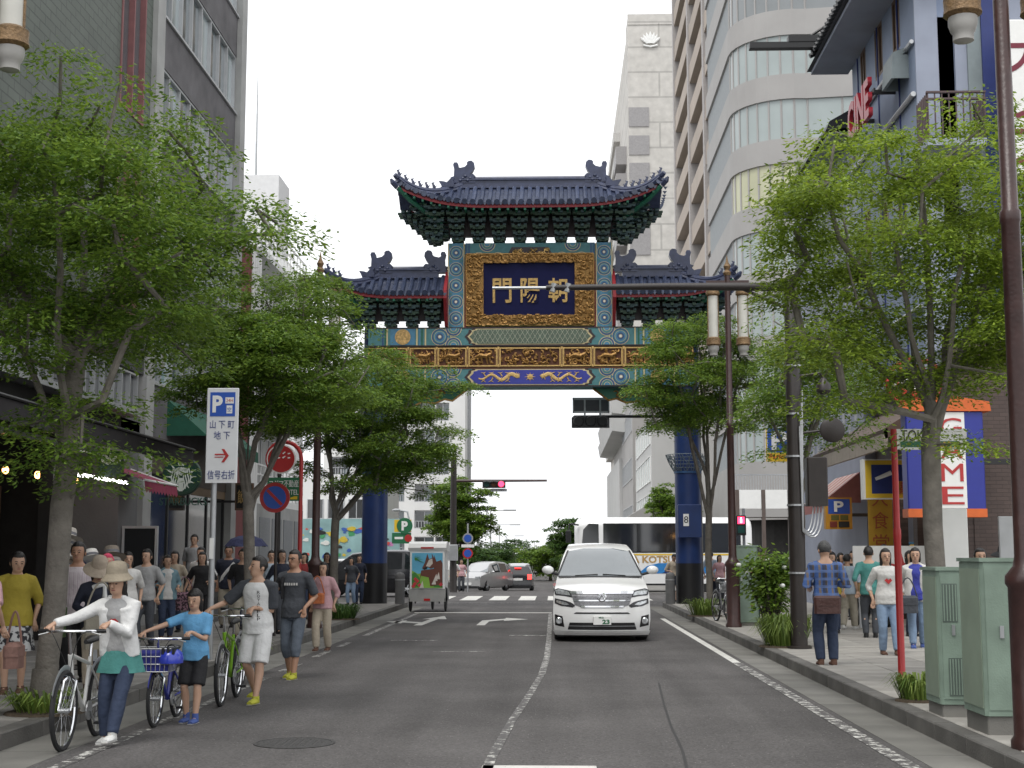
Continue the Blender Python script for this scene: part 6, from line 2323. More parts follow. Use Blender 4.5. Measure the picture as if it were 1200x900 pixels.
# green utility cabinets
m_cab = mat('cabinet_green', (0.19, 0.255, 0.205), 0.55, var=0.22, scale=3.5, bump=.15, detail=9)
m_cab2 = mat('cabinet_pale_green', (0.23, 0.29, 0.22), 0.5, var=0.14, scale=2.5)
m_rust = mat('rust_stain', (0.18, 0.1, 0.035), 0.8, var=.4, scale=14)
def cabinet(label, x0, x1, y0, y1, h, vents, base_h=.12):
    cx, cy = (x0 + x1) / 2, (y0 + y1) / 2
    t = thing('utility_cabinet', label, 'cabinet', (cx, cy, .15), 0, 'green utility cabinets')
    w, d = (x1 - x0) / 2, (y1 - y0) / 2
    MB().bbox(-w + .02, w - .02, -d + .02, d - .02, 0, base_h, .01).build('plinth', m_gutter, t)
    MB().bbox(-w, w, -d, d, base_h, h, .025).build('body', m_cab, t)
    MB().box(-w - .012, w + .012, -d - .012, d + .012, h - .02, h + .012).build('lid', m_cab, t)
    MB().box(-w + .03, w - .03, -d - .008, -d, base_h + .05, h - .06).build('door', m_cab, t)
    if vents:
        for (a, c, z0, z1) in vents:
            v = MB().box(a, c, -d - .012, -d - .008, z0, z1).build('vent', mat('vent_grey', (.1, .13, .11), .6), t)
            n = 5
            for k in range(n):
                xx = a + (c - a) * (k + .3) / n
                MB().box(xx, xx + (c - a) / n * .4, -d - .018, -d - .012, z0 + .01, z1 - .01).build('louvre', m_cab, v)
    # side facing the street
    MB().box(-w - .006, -w, -d + .04, d - .04, base_h + .06, h - .08).build('side_panel', m_cab2, t)
    for z in (base_h + .3, h - .6):
        MB().box(w * .35, w * .6, -d - .016, -d - .008, z, z + .09).build('hinge', m_rust, t)
    MB().box(-w * .5, -w * .38, -d - .022, -d - .008, h * .55, h * .62).build('handle', m_steel, t)
    return t
cabinet('green utility cabinet with louvred vents and rust at the hinges', 3.6, 4.08, 13.4, 13.95, 1.38, [(-.2, -.06, .88, 1.24), (-.16, -.03, .2, .55)])
cabinet('plain green utility cabinet on a concrete base beside the brown lamp post', 3.62, 4.18, 12.1, 12.75, 1.47, None, .16)
cabinet('tall pale green utility cabinet behind the twin lantern post by the gate', 3.85, 4.35, 30.3, 30.7, 1.7, None, .08)

# bollards by the gate
def bollard(label, x, y):
    t = thing('stone_bollard', label, 'bollard', (x, y, .15), 0, 'stone bollards by the gate')
    MB().lathe([(.15, 0), (.15, .8), (.14, .9), (.1, .95), (.01, .97)], n=14).build('shaft', mat('bollard_stone', (.12, .12, .12), .8, var=.2, bump=.3), t, True)
    MB().lathe([(.155, .72), (.155, .76)], n=14).build('ring', m_steel, t)
bollard('grey stone bollard beside the left blue pillar', gpt(467, 708, .15).x, 43.6)
bollard('grey stone bollard beside the right blue pillar', gpt(782, 706, .15).x, 43.8)

# traffic lights
m_siglens = [mat('lens_dark_green', (.01, .08, .07), .3), mat('lens_dark_amber', (.12, .04, .01), .3), mat('lens_red_lit', (.8, .02, .04), .3, emit=(1, .03, .08), estr=5)]
def signal_head(parent, c, back=False, k=1.0):
    hd = MB().bbox(c[0] - .6 * k, c[0] + .6 * k, c[1] - .1, c[1] + .12, c[2] - .2 * k, c[2] + .2 * k, .08).build('signal_head', m_black, parent)
    for i in range(3):
        x = c[0] + (i - 1) * .38 * k
        if back:
            MB().lathe([(.17 * k, .0), (.15 * k, -.05)], (x, c[1] - .1, c[2]), 16, 'y').build('housing_boss', m_black, hd)
        else:
            MB().lathe([(.15 * k, 0), (.14 * k, -.02)], (x, c[1] - .1, c[2]), 18, 'y').build('lens', m_siglens[i], hd)
            vz = MB()
            for j in range(9):
                a0, a1 = PI * .0 + PI * j / 9, PI * (j + 1) / 9
                vz.quad((x + .17 * k * math.cos(a0), c[1] - .1, c[2] + .17 * k * math.sin(a0)), (x + .17 * k * math.cos(a1), c[1] - .1, c[2] + .17 * k * math.sin(a1)), (x + .16 * k * math.cos(a1), c[1] - .32, c[2] + .16 * k * math.sin(a1)), (x + .16 * k * math.cos(a0), c[1] - .32, c[2] + .16 * k * math.sin(a0)))
            vz.build('visor', m_black, hd)
    return hd
SY = 62.6
q = ypt(531, 690, SY)
ts = thing('traffic_signal_pole', 'dark pole with a long arm and a red traffic light beyond the crossing', 'traffic light', (q.x, SY, 0))
zt = ypt(531, 536, SY).z
MB().lathe([(.18, 0), (.16, .05), (.15, 2), (.13, zt)], n=14).build('pole', m_darkpole, ts, True)
za = ypt(600, 564, SY).z
MB().tube([(0, 0, za + .02), (ypt(641, 563, SY).x - q.x, 0, za + .03)], [.07, .05], 8).build('arm', m_brown, ts)
signal_head(ts, (ypt(579, 568, SY).x - q.x, -.1, ypt(579, 567.5, SY).z), k=.86)
MB().box(ypt(575, 574, SY).x - q.x, ypt(594, 574, SY).x - q.x, -.05, .05, ypt(580, 576, SY).z, ypt(580, 573, SY).z).build('sign_plate', m_steel, ts)
MB().bbox(-.22, .22, -.3, -.14, 1.4, 2.1, .02).build('control_box', m_steel, ts)
# dark signal seen from behind, over the right side
q = Vector((4.75, 46.4, .15))
tb_ = thing('rear_traffic_signal', 'black traffic signal seen from behind with a framed sign above it', 'traffic light', q)
za = ypt(740, 488, q.y).z - .15
MB().lathe([(.16, 0), (.13, .05), (.11, za + .6)], n=12).build('pole', m_darkpole, tb_, True)
xa = ypt(672, 490, q.y).x - q.x
MB().tube([(0, 0, za), (xa + .2, 0, za)], [.06, .045], 8).build('arm', m_black, tb_)
signal_head(tb_, (ypt(692, 494, q.y).x - q.x, 0, ypt(692, 494, q.y).z - .15), True, 1.05)
z0, z1 = ypt(692, 484, q.y).z - .15, ypt(692, 466, q.y).z - .15
x0, x1 = ypt(671, 470, q.y).x - q.x, ypt(714, 470, q.y).x - q.x
fr = MB()
for a in ((x0, x1, z0, z0 + .06), (x0, x1, z1 - .08, z1), (x0, x0 + .04, z0, z1), (x1 - .04, x1, z0, z1)):
    fr.box(a[0], a[1], -.04, .04, a[2], a[3])
for f_ in (.33, .75):
    xx = x0 + (x1 - x0) * f_
    fr.box(xx - .03, xx + .03, -.06, -.03, za, z1 - .05)
fr.build('sign_frame', m_steel, tb_)
MB().box(x0 + .04, x1 - .04, -.015, .015, z0 + .06, z1 - .08).build('sign_panel', mat('sign_back', (.1, .1, .11), .5), tb_)
# pedestrian signal, lit red
q = ypt(868, 612, 45.4)
ps = thing('pedestrian_signal', 'small pedestrian signal with a lit red figure by the junction', 'traffic light', (q.x, 45.4, .15))
MB().cyl((.12, .2, 0), (.12, .2, q.z + .3), .05, n=10).build('pole', m_steel, ps, True)
hd = MB().bbox(-.16, .16, -.1, .12, q.z - .15 - .42, q.z - .15 + .22, .02).build('signal_head', m_black, ps)
MB().box(-.11, .11, -.106, -.1, q.z - .15 - .05, q.z - .15 + .17).build('red_lens', m_siglens[2], hd)
MB().box(-.11, .11, -.106, -.1, q.z - .15 - .34, q.z - .15 - .12).build('green_lens', m_siglens[0], hd)
fg = MB().ell((0, -.11, q.z - .15 + .13), (.022, .006, .022), 6, 4).box(-.03, .03, -.112, -.107, q.z - .15 - .02, q.z - .15 + .1)
fg.build('figure', mat('signal_white', (1, .8, .8), .4, emit=(1, .7, .7), estr=3), hd)

# green and yellow P sign and the round signs beyond the crossing
Y = 63.2
pa, pb = ypt(462, 637, Y), ypt(482, 609, Y)
t = thing('far_parking_sign', 'yellow sign with a green circled P above a green board beyond the crossing', 'sign', (pa.x, Y, 0))
MB().cyl((.4, .1, 0), (.4, .1, pb.z), .05, n=8).build('pole', m_steel, t)
w = pb.x - pa.x
MB().box(0, w, -.05, .05, pa.z + .52, pb.z).build('yellow_board', m_yellow, t)
MB().lathe([(.36, 0), (.36, -.02)], (w * .62, -.06, (pa.z + .52 + pb.z) / 2), 24, 'y').build('green_disc', m_green, t)
text('P', .4, m_white, t, (w * .62, -.09, (pa.z + .52 + pb.z) / 2), ext=.004, fit=(.28, .42), off=.02)
MB().box(-.1, w, -.05, .05, pa.z, pa.z + .48).build('green_board', m_green, t)
MB().box(.02, .4, -.056, -.05, pa.z + .2, pa.z + .3).build('white_label', m_white, t)
MB().lathe([(.17, 0), (.17, -.01)], (.64, -.052, pa.z + .24), 16, 'y').build('red_disc', m_red, t)
Y = 66
p_ = ypt(548, 690, Y)
t = thing('round_sign_pole', 'thin pole with two round blue and red road signs by the far trees', 'sign', (p_.x, Y, gz(Y)))
MB().cyl((0, .05, 0), (0, .05, 3.2), .04, n=8).build('pole', m_steel, t)
for z, m1 in ((2.5, m_steel), (1.8, m_red)):
    d_ = MB().lathe([(.25, .02), (.25, -.02)], (0, 0, z), 20, 'y').build('disc', m1, t)
    MB().lathe([(.18, -.02), (.18, -.026)], (0, 0, z), 20, 'y').build('blue_field', m_blue, d_)
MB().box(-.3, .3, -.02, .02, 2.08, 2.22).build('plate', m_white, t)

# distant lamps along the left of the far street
def far_lamp(label, px_end, py, px_post, Y):
    a, c = ypt(px_post, py, Y), ypt(px_end, py, Y)
    t = thing('far_street_lamp', label, 'street lamp', (a.x, Y, -1.1), 0, 'distant street lamps')
    z = a.z + 1.1
    MB().lathe([(.13, 0), (.08, z)], n=8).build('pole', m_steel, t)
    MB().box(0, (c.x - a.x) * .6, -.06, .06, z - .06, z + .06).build('arm', m_steel, t)
    MB().box((c.x - a.x) * .5, c.x - a.x, -.2, .2, z - .1, z + .1).build('lamp_head', m_steel, t)
for k_, (e, py, po, Y) in enumerate(((594, 574, 560, 128), (605, 598, 575, 190), (610, 615, 585, 250), (614, 628, 593, 330), (617, 640, 599, 420), (621, 649, 604, 520))):
    far_lamp(('flat-armed street lamp just beyond the far signal, largest of its row', 'flat-armed street lamp second from the far traffic signal', 'flat-armed street lamp third from the far traffic signal', 'flat-armed street lamp fourth from the far traffic signal', 'flat-armed street lamp fifth from the far traffic signal', 'tiny flat-armed street lamp farthest from the traffic signal')[k_], e, py, po, Y)
p_ = ypt(480, 690, 75)
t = thing('curved_lamp', 'curved swan-neck street lamp in front of the apartment block', 'street lamp', (p_.x, 75, gz(75)))
zt = ypt(480, 592, 75).z
MB().tube([(0, 0, 0), (0, 0, zt - .8), (-.15, 0, zt - .1), (-.6, 0, zt)], .05, 8).build('pole', m_steel, t, True)
MB().ell((-.75, 0, zt), (.25, .12, .08), 8, 5).build('lamp_head', m_steel, t)
# ================================================================ vehicles
m_carw = mat('white_car_paint', (0.78, 0.78, 0.77), 0.25, var=0.02, coat=0.8)
m_carb = mat('black_car_paint', (0.012, 0.012, 0.015), 0.2, var=0.05, coat=0.9)
m_cars = mat('silver_car_paint', (0.5, 0.5, 0.5), 0.3, 0.5, var=0.03, coat=0.6)
m_wind = mat('windscreen', (0.13, 0.15, 0.16), 0.06, var=0.15, scale=1.2, coat=1.0, spec=.9)
m_cglass = mat('car_side_glass', (0.015, 0.017, 0.019), 0.06, var=0.2, coat=.8)
m_lens = mat('headlamp_lens', (0.5, 0.52, 0.53), 0.12, 0.5, var=0.5, scale=22)
m_lensd = mat('headlamp_dark', (0.06, 0.06, 0.065), 0.2, 0.3, var=0.4, scale=18)
m_tail = mat('tail_lamp', (0.45, 0.02, 0.02), 0.2, var=.1)
m_tail_on = mat('tail_lamp_lit', (0.7, 0.02, 0.02), 0.2, emit=(1, .05, .04), estr=3)

def wheel(parent, c, r, w, side):
    t = MB().lathe([(r * .66, -w / 2), (r * .94, -w / 2), (r, -w / 2 + .03), (r, w / 2 - .03), (r * .94, w / 2), (r * .66, w / 2)], c, 24, 'x')
    wh = t.build('wheel', m_rubber, parent, True)
    rm = MB().lathe([(r * .67, w / 2 * side), (r * .6, w / 2 * side - .02 * side), (r * .6, 0), (r * .1, 0)], c, 20, 'x')
    for k in range(5):
        a = 2 * PI * k / 5
        rm.tube([(c[0] + side * w * .4, c[1], c[2]), (c[0] + side * w * .36, c[1] + r * .62 * math.cos(a), c[2] + r * .62 * math.sin(a))], [.05, .035], 6)
    rm.build('rim', m_steel, wh, True)
    return wh

def car(name, label, loc, rz, L, W, H, belt, sec, paint, cat='car', wr=.31, wx=(.8, -.95), lit=False, zb=.2, group=None):
    """sec: list of (y, ztop, tw) from front (-y) to rear; tw = half width at the top."""
    t = thing(name, label, cat, loc, rz, group)
    hw = W / 2
    rows = []
    for (y, zt, tw) in sec:
        end = 1.0 if (abs(y - sec[0][0]) > .2 and abs(y - sec[-1][0]) > .2) else .9
        b = min(belt, zt - .03)
        q = [(hw * .9 * end, zb), (hw * end, zb + .12), (hw * end, b * .75), (hw * .985 * end, b), (tw + .02, zt - .07), (tw * .9, zt - .015), (tw * .4, zt)]
        rows.append([(x, y, z) for x, z in q] + [(-x, y, z) for x, z in q[::-1]])
    mb = MB()
    n = len(rows[0])
    for r in rows:
        mb.v.extend(r)
    for i in range(len(rows) - 1):
        for k in range(n):
            k2 = (k + 1) % n
            mb.f.append((i * n + k, (i + 1) * n + k, (i + 1) * n + k2, i * n + k2))
            mb.m.append(0)
    mb.f += [tuple(range(n)), tuple(range((len(rows) - 1) * n + n - 1, (len(rows) - 1) * n - 1, -1))]
    mb.m += [0, 0]
    mb.build('body', paint, t, True)
    # glazing
    def lerp(a, b, f):
        return tuple(a[i] + (b[i] - a[i]) * f for i in range(3))
    for i in range(len(sec) - 1):
        (y0, z0, t0), (y1, z1, t1) = sec[i], sec[i + 1]
        if z0 > belt + .25 and z1 > belt + .25:
            for s, (ka, kb) in ((1, (3, 4)), (-1, (n - 4, n - 5))):
                A0, A1, B0, B1 = rows[i][ka], rows[i][kb], rows[i + 1][ka], rows[i + 1][kb]
                g_ = .06 / max(.3, abs(y1 - y0))
                q = [lerp(lerp(A0, B0, g_), lerp(A1, B1, g_), .1), lerp(lerp(A0, B0, 1 - g_), lerp(A1, B1, 1 - g_), .1), lerp(lerp(A0, B0, 1 - g_), lerp(A1, B1, 1 - g_), .93), lerp(lerp(A0, B0, g_), lerp(A1, B1, g_), .93)]
                q = [(p[0] + s * .012, p[1], p[2] + .002) for p in q]
                MB().quad(*(q if s < 0 else q[::-1])).build('side_window', m_cglass, t)
        elif (z0 > belt + .25) != (z1 > belt + .25):
            lo, hi = (i, i + 1) if z1 > z0 else (i + 1, i)
            a, c = rows[lo], rows[hi]
            q = [lerp(a[3], c[4], .12), lerp(a[n - 4], c[n - 5], .12), lerp(a[n - 4], c[n - 5], .93), lerp(a[3], c[4], .93)]
            nn = (Vector(q[1]) - Vector(q[0])).cross(Vector(q[2]) - Vector(q[0])).normalized()
            d_ = -1 if hi > lo else 1
            if nn.y * d_ < 0:
                nn = -nn
            q = [tuple(Vector(p) * 1.0 + nn * .03 + Vector((-math.copysign(.06, p[0]), 0, 0))) for p in q]
            MB().quad(*q).build('windscreen' if hi > lo else 'rear_window', m_wind if paint is not m_carb else m_cglass, t)
    y0, y1 = sec[0][0], sec[-1][0]
    for s in (-1, 1):
        MB().bbox(s * hw * .55 if s > 0 else -hw * .86, s * hw * .86 if s > 0 else -hw * .55, y0 - .03, y0 + .1, belt * .68, belt * .85, .02).build('headlight', m_lens, t)
        MB().bbox(s * hw * .62 if s > 0 else -hw * .88, s * hw * .88 if s > 0 else -hw * .62, y1 - .1, y1 + .03, belt * .72, belt * 1.02, .02).build('tail_light', m_tail_on if lit else m_tail, t)
        for yy in (y0 + wx[0], y1 + wx[1]):
            wheel(t, (s * (hw - .12), yy, wr), wr, .2, s)
        MB().ell((s * (hw + .1), y0 + L * .28, belt + .08), (.1, .06, .07), 8, 6).build('mirror', paint, t, True)
    MB().box(-.26, .26, y0 - .04, y0 + .02, zb + .15, zb + .28).build('number_plate', m_white, t)
    MB().box(-.26, .26, y1 - .02, y1 + .04, zb + .4, zb + .53).build('number_plate', m_white, t)
    MB().box(-hw * .85, hw * .85, y0 - .015, y1 + .015, zb - .03, zb + .1).build('bumper_skirt', m_black, t)
    if lit:
        MB().box(-.18, .18, y1 - .12, y1 - .02, belt + .35, belt + .39).build('brake_light', m_tail_on, t)
    return t
van_sec = [(-2.3, .82, .8), (-2.15, .95, .8), (-1.6, 1.08, .78), (-.75, 1.72, .66), (.2, 1.85, .68), (1.3, 1.85, .68), (2.2, 1.78, .66), (2.4, 1.0, .78)]
wag_sec = [(-2.1, .72, .7), (-1.95, .85, .72), (-1.2, .98, .72), (-.45, 1.48, .58), (.4, 1.58, .6), (1.4, 1.55, .6), (1.95, 1.42, .58), (2.15, .92, .7)]
p = ypt(437, 690, 56)
car('black_minivan', 'black minivan crossing behind the left blue pillar', (p.x, 56, 0), -PI / 2, 4.8, 1.8, 1.85, 1.02, van_sec, m_carb, cat='car')
p = ypt(568, 690, 74)
car('silver_wagon', 'silver estate car waiting beside the black car beyond the crossing', (p.x - .15, 76, gz(76)), R(-22), 4.4, 1.7, 1.58, .95, wag_sec, m_cars)
p = ypt(607, 690, 78)
car('black_hatchback', 'black hatchback with lit brake lamps beyond the crossing', (p.x, 80, gz(80)), PI, 4.2, 1.7, 1.5, .92, [(a, b * .97, c) for a, b, c in wag_sec], m_carb, lit=True)
p = ypt(425, 690, 67)
car('white_wagon', 'white car beyond the black minivan in front of the mural', (p.x, 67, gz(67)), PI / 2, 4.4, 1.7, 1.5, .92, wag_sec, m_carw)

# ---------------------------------------------------------------- the white minivan facing the camera
VY = 27.0
vx = ypt(705.5, 700, VY).x
V = thing('white_minivan', 'large white minivan driving towards the gate exit with chrome grille', 'van', (vx, VY, 0))
# profile rows: (y, z, half width, plan curve, crown drop)
PRO = [(.10, .13, .86, .22, 0), (.02, .2, .91, .26, 0), (0, .42, .935, .28, 0), (.015, .6, .935, .28, 0), (.03, .7, .93, .28, 0), (.07, .86, .925, .26, 0), (.12, .97, .915, .24, .02), (.2, 1.03, .9, .22, .03),
       (.45, 1.12, .885, .2, .04), (.86, 1.2, .865, .17, .03), (1.0, 1.26, .85, .16, .02), (1.35, 1.47, .785, .15, .01), (1.68, 1.66, .72, .14, .01), (1.9, 1.77, .67, .12, .015), (2.1, 1.845, .62, .1, .02), (2.5, 1.895, .6, .05, .03), (3.4, 1.91, .6, 0, .03), (4.4, 1.89, .6, 0, .03), (4.75, 1.84, .58, -.03, .03)]
NS = 21
body = MB()
def vpt(r, s):
    y, z, hw, cv, dr = PRO[r]
    return (s * hw, y + cv * abs(s) ** 2.6, z - dr * s * s)
for r in range(len(PRO)):
    for k in range(NS):
        body.v.append(vpt(r, -1 + 2 * k / (NS - 1)))
for r in range(len(PRO) - 1):
    for k in range(NS - 1):
        body.f.append((r * NS + k, r * NS + k + 1, (r + 1) * NS + k + 1, (r + 1) * NS + k))
        body.m.append(0)
# sides
for s, k in ((1, NS - 1), (-1, 0)):
    base = len(body.v)
    ys = [0.0, .34, .67, 1.0]
    top = 15
    for r in range(top + 1):
        x, y, z = vpt(r, s)
        xb = (.935 if z < 1.0 else .935 - (z - 1.0) * .38) * s
        for f in ys:
            bul = 1 if f in (0.0,) else 0
            body.v.append((x if bul else xb, y + (4.75 - y) * f, z if bul else z))
    for r in range(top):
        for j in range(3):
            a = base + r * 4 + j
            q = (a, a + 1, a + 5, a + 4)
            body.f.append(q if s > 0 else q[::-1])
            body.m.append(0)
body.build('body', m_carw, V, 'all')
MB().prism([(-.9, .2), (.9, .2), (.92, 1.0), (.6, 1.8), (-.6, 1.8), (-.92, 1.0)], 4.45, 4.77).build('tailgate', m_carw, V)
MB().box(-.86, .86, .3, 4.6, .1, .3).build('underbody', m_black, V)
def vsurf(x, z):
    for a, c in zip(PRO[:-1], PRO[1:]):
        if z <= c[1]:
            f = max(0, (z - a[1]) / (c[1] - a[1]))
            y, hw, cv = [a[i] + (c[i] - a[i]) * f for i in (0, 2, 3)]
            break
    s = max(-1, min(1, x / hw))
    return y + cv * abs(s) ** 2.6
def vpatch(name, poly, m, off, parent=V, rows=7, cols=10, mirror=False):
    # poly convex in x per z row
    zs = [p[1] for p in poly]
    z0, z1 = min(zs), max(zs)
    n = len(poly)
    mb = MB()
    grid = []
    for i in range(rows + 1):
        z = z0 + (z1 - z0) * (i / rows) * .998 + .001 * (z1 - z0)
        xs = []
        for k in range(n):
            (xa, za), (xb, zb_) = poly[k], poly[(k + 1) % n]
            if (za - z) * (zb_ - z) <= 0 and abs(za - zb_) > 1e-9:
                xs.append(xa + (xb - xa) * (z - za) / (zb_ - za))
        if len(xs) < 2:
            continue
        a, c = min(xs), max(xs)
        grid.append([(a + (c - a) * j / cols, z) for j in range(cols + 1)])
    for sgn in ((1, -1) if mirror else (1,)):
        mb = MB()
        for g0, g1 in zip(grid[:-1], grid[1:]):
            for j in range(cols):
                q = [g0[j], g0[j + 1], g1[j + 1], g1[j]]
                q = [(sgn * x, vsurf(x, z) - off, z) for x, z in q]
                mb.quad(*(q if sgn > 0 else q[::-1]))
        o = mb.build(name, m, parent, True)
    return o
vpatch('windscreen', [(-.82, 1.245), (.82, 1.245), (.6, 1.755), (.3, 1.79), (-.3, 1.79), (-.6, 1.755)], m_wind, .012, rows=10)
vpatch('cowl', [(-.83, 1.215), (.83, 1.215), (.82, 1.243), (-.82, 1.243)], m_black, .008, rows=2)
for s in (-1, 1):
    vpatch('pillar_trim', [(s * .82, 1.25), (s * .855, 1.25), (s * .645, 1.75), (s * .61, 1.75)], m_black, .006, rows=8, cols=2)
gr = vpatch('grille', [(-.6, .95), (.6, .95), (.52, .7), (.4, .665), (-.4, .665), (-.52, .7)], mat('grille_grey', (.2, .2, .21), .35, .5, var=.3, scale=40), .01)
vpatch('grille_bar', [(-.62, .965), (.62, .965), (.6, .915), (-.6, .915)], m_chrome, .025, gr, rows=3)
vpatch('grille_bar', [(-.56, .8), (.56, .8), (.55, .775), (-.55, .775)], m_chrome, .018, gr, rows=2)
vpatch('grille_bar', [(-.42, .69), (.42, .69), (.4, .66), (-.4, .66)], m_chrome, .02, gr, rows=2)
MB().lathe([(.088, 0), (.088, -.02), (.068, -.025), (.068, -.005)], (0, vsurf(0, .85) - .02, .85), 24, 'y').build('badge_ring', m_chrome, gr)
MB().tube([(-.05, vsurf(0, .85) - .035, .81), (0, vsurf(0, .85) - .035, .885), (.05, vsurf(0, .85) - .035, .81)], .012, 5).build('badge', m_chrome, gr)
vpatch('headlight', [(.36, .86), (.5, .83), (.62, .855), (.905, .885), (.915, 1.01), (.84, 1.015), (.6, .97), (.4, .91)], m_lensd, .008, mirror=True)
vpatch('headlight_lens', [(.6, .88), (.87, .905), (.9, .99), (.82, .995), (.64, .955)], m_lens, .014, mirror=True)
vpatch('lower_lamp', [(.5, .69), (.62, .765), (.9, .825), (.91, .73), (.74, .665), (.56, .655)], m_lensd, .008, mirror=True)
vpatch('lower_lamp_lens', [(.62, .705), (.7, .755), (.87, .79), (.87, .745), (.72, .695)], m_lens, .014, mirror=True)
vpatch('bumper_slot', [(-.5, .565), (.5, .565), (.54, .535), (-.54, .535)], m_black, .006, rows=2)
vpatch('lower_grille', [(-.66, .235), (.66, .235), (.62, .37), (-.62, .37)], m_black, .006)
vpatch('lower_grille_slat', [(-.64, .3), (.64, .3), (.635, .312), (-.635, .312)], m_steel, .012, rows=1)
vpatch('fog_recess', [(.72, .28), (.9, .3), (.905, .52), (.76, .5)], m_black, .006, mirror=True)
for s in (-1, 1):
    MB().lathe([(.065, 0), (.065, -.02), (.05, -.03)], (s * .82, vsurf(.82, .4) - .008, .4), 16, 'y').build('fog_lamp', m_lens, V)
vpatch('lip_spoiler', [(-.9, .13), (.9, .13), (.93, .215), (-.93, .215)], m_carw, .03, rows=2)
pl_ = MB().bbox(-.17, .17, vsurf(0, .4) - .05, vsurf(0, .4) - .005, .335, .5, .008).build('number_plate', m_white, V)
text('23', .1, m_green, pl_, (.07, vsurf(0, .4) - .053, .39), ext=.002, fit=(.14, .085), off=.004)
text('横浜', .04, m_green, pl_, (-.02, vsurf(0, .4) - .053, .468), ext=.001, fit=(.1, .04))
for s in (-1, 1):
    m = MB().ell((s * 1.04, 1.05, 1.36), (.12, .08, .085), 10, 7)
    mr_ = m.build('mirror', m_carw, V, True)
    MB().tube([(s * .84, 1.12, 1.27), (s * .98, 1.08, 1.31)], .03, 6).build('mirror_arm', m_black, mr_)
    for y in (.95, 3.85):
        wheel(V, (s * .8, y, .33), .33, .22, s)
    MB().quad((s * .905, 1.45, 1.15), (s * .905, 4.4, 1.15), (s * .73, 4.3, 1.68), (s * .74, 1.9, 1.66)).build('side_window', m_cglass, V)
wp = MB()
for s in (-1, 1):
    wp.tube([(s * .5, vsurf(.5, 1.25) - .03, 1.25), (s * .05, vsurf(.05, 1.27) - .03, 1.275)], .01, 5)
wp.build('wiper', m_black, V)
# pale shapes of the driver and passenger behind the glass are seen as a seat pair
for s in (-.36, .36):
    pass

# ---------------------------------------------------------------- coach crossing behind the gate
BY = 63.0
x0 = ypt(674, 650, BY).x
B = thing('white_coach', 'long white coach with dark windows and blue swoosh crossing behind the gate', 'bus', (x0, BY, 0), 0)
Lb, zt = 7.9, ypt(760, 606, BY).z
prof = [(0, .38), (0, 2.9), (.08, zt - .18), (.3, zt), (2.2, zt), (2.42, zt - .18), (2.5, 2.9), (2.5, .38)]
mb = MB()
xs = [(0.0, .9, .25), (.12, .97, .08), (.45, 1.0, 0), (Lb - .4, 1.0, 0), (Lb - .1, .98, .05), (Lb, .93, .12)]
for (x, k, ins) in xs:
    for (y, z) in prof:
        mb.v.append((x, 1.25 + (y - 1.25) * (1 - ins * .35), .38 + (z - .38) * k))
n = len(prof)
for i in range(len(xs) - 1):
    for k in range(n):
        k2 = (k + 1) % n
        mb.f.append((i * n + k, i * n + k2, (i + 1) * n + k2, (i + 1) * n + k))
        mb.m.append(0)
mb.f += [tuple(range(n - 1, -1, -1)), tuple(range((len(xs) - 1) * n, len(xs) * n))]
mb.m += [0, 0]
mb.build('body', m_carw, B, True)
zw0, zw1 = ypt(760, 647, BY).z, ypt(760, 614, BY).z
w0 = ypt(681, 640, BY).x - x0
MB().prism([(w0, zw0), (ypt(702, 640, BY).x - x0, zw0), (ypt(701.5, 640, BY).x - x0, zw1), (w0 + .35, zw1 + .02), (w0 + .1, zw1 - .25)], -.004, -.012).build('driver_window', m_cglass, B)
wx0 = ypt(707, 640, BY).x - x0
for k in range(4):
    a = wx0 + k * (Lb - wx0 - .5) / 4
    c = wx0 + (k + 1) * (Lb - wx0 - .5) / 4
    MB().box(a + .015, c - .015, -.014, -.004, zw0 + .02, zw1).build('side_window', m_glass_d, B)
MB().box(wx0, Lb - .5, -.009, -.003, zw0 - .03, zw1 + .03).build('window_band', m_black, B)
MB().box(0.3, Lb - .2, -.008, -.003, ypt(760, 650, BY).z - .03, ypt(760, 649, BY).z).build('trim_line', m_yellow, B)
za, zb_ = ypt(770, 672, BY).z, ypt(770, 660, BY).z
bl = mat('coach_blue', (.03, .2, .5), .35)
bl2 = mat('coach_dark_blue', (.015, .03, .12), .35)
xa, xb = ypt(748, 665, BY).x - x0, ypt(790, 665, BY).x - x0
MB().prism([(xa, za), (xb, za), (xb, zb_), (xa + .9, zb_), (xa + .4, zb_ - .12)], -.004, -.01).build('swoosh', bl, B)
MB().prism([(xb - .55, za), (xb + .5, za), (xb + .9, zb_), (xb + .1, zb_ - .05)], -.01, -.014).build('swoosh', bl2, B)
MB().prism([(xb + .9, za), (xb + 2.2, za), (xb + 2.2, zb_), (xb + 1.3, zb_)], -.004, -.01).build('swoosh', bl, B)
text('KA KOTSU', .4, mat('coach_gold', (.42, .26, .08), .5), B, (ypt(762, 655, BY).x - x0, -.01, ypt(762, 655.5, BY).z), ext=.004, fit=(2.15, .32), off=.012)
for x in (1.9, 5.9):
    for y in (.15, 2.35):
        wh = MB().lathe([(.28, -.14), (.46, -.14), (.49, -.1), (.49, .1), (.46, .14), (.28, .14)], (x, y, .49), 24, 'y').build('wheel', m_rubber, B, True)
        MB().lathe([(.28, -.1), (.1, -.14), (.02, -.14)], (x, y, .49), 20, 'y').build('rim', m_steel, wh, True)
MB().box(.3, Lb - .3, .02, 2.48, .3, .42).build('skirt', m_black, B)
MB().tube([(.15, -.05, zt - .35), (-.25, -.35, zt - .3), (-.3, -.35, zt - .75)], .04, 6).build('mirror_arm', m_black, B)
MB().bbox(-.42, -.18, -.42, -.26, zt - 1.15, zt - .6, .03).build('mirror', m_black, B)
MB().box(.02, .06, .2, 2.3, zw0 - .3, zt - .35).build('windscreen', m_cglass, B)

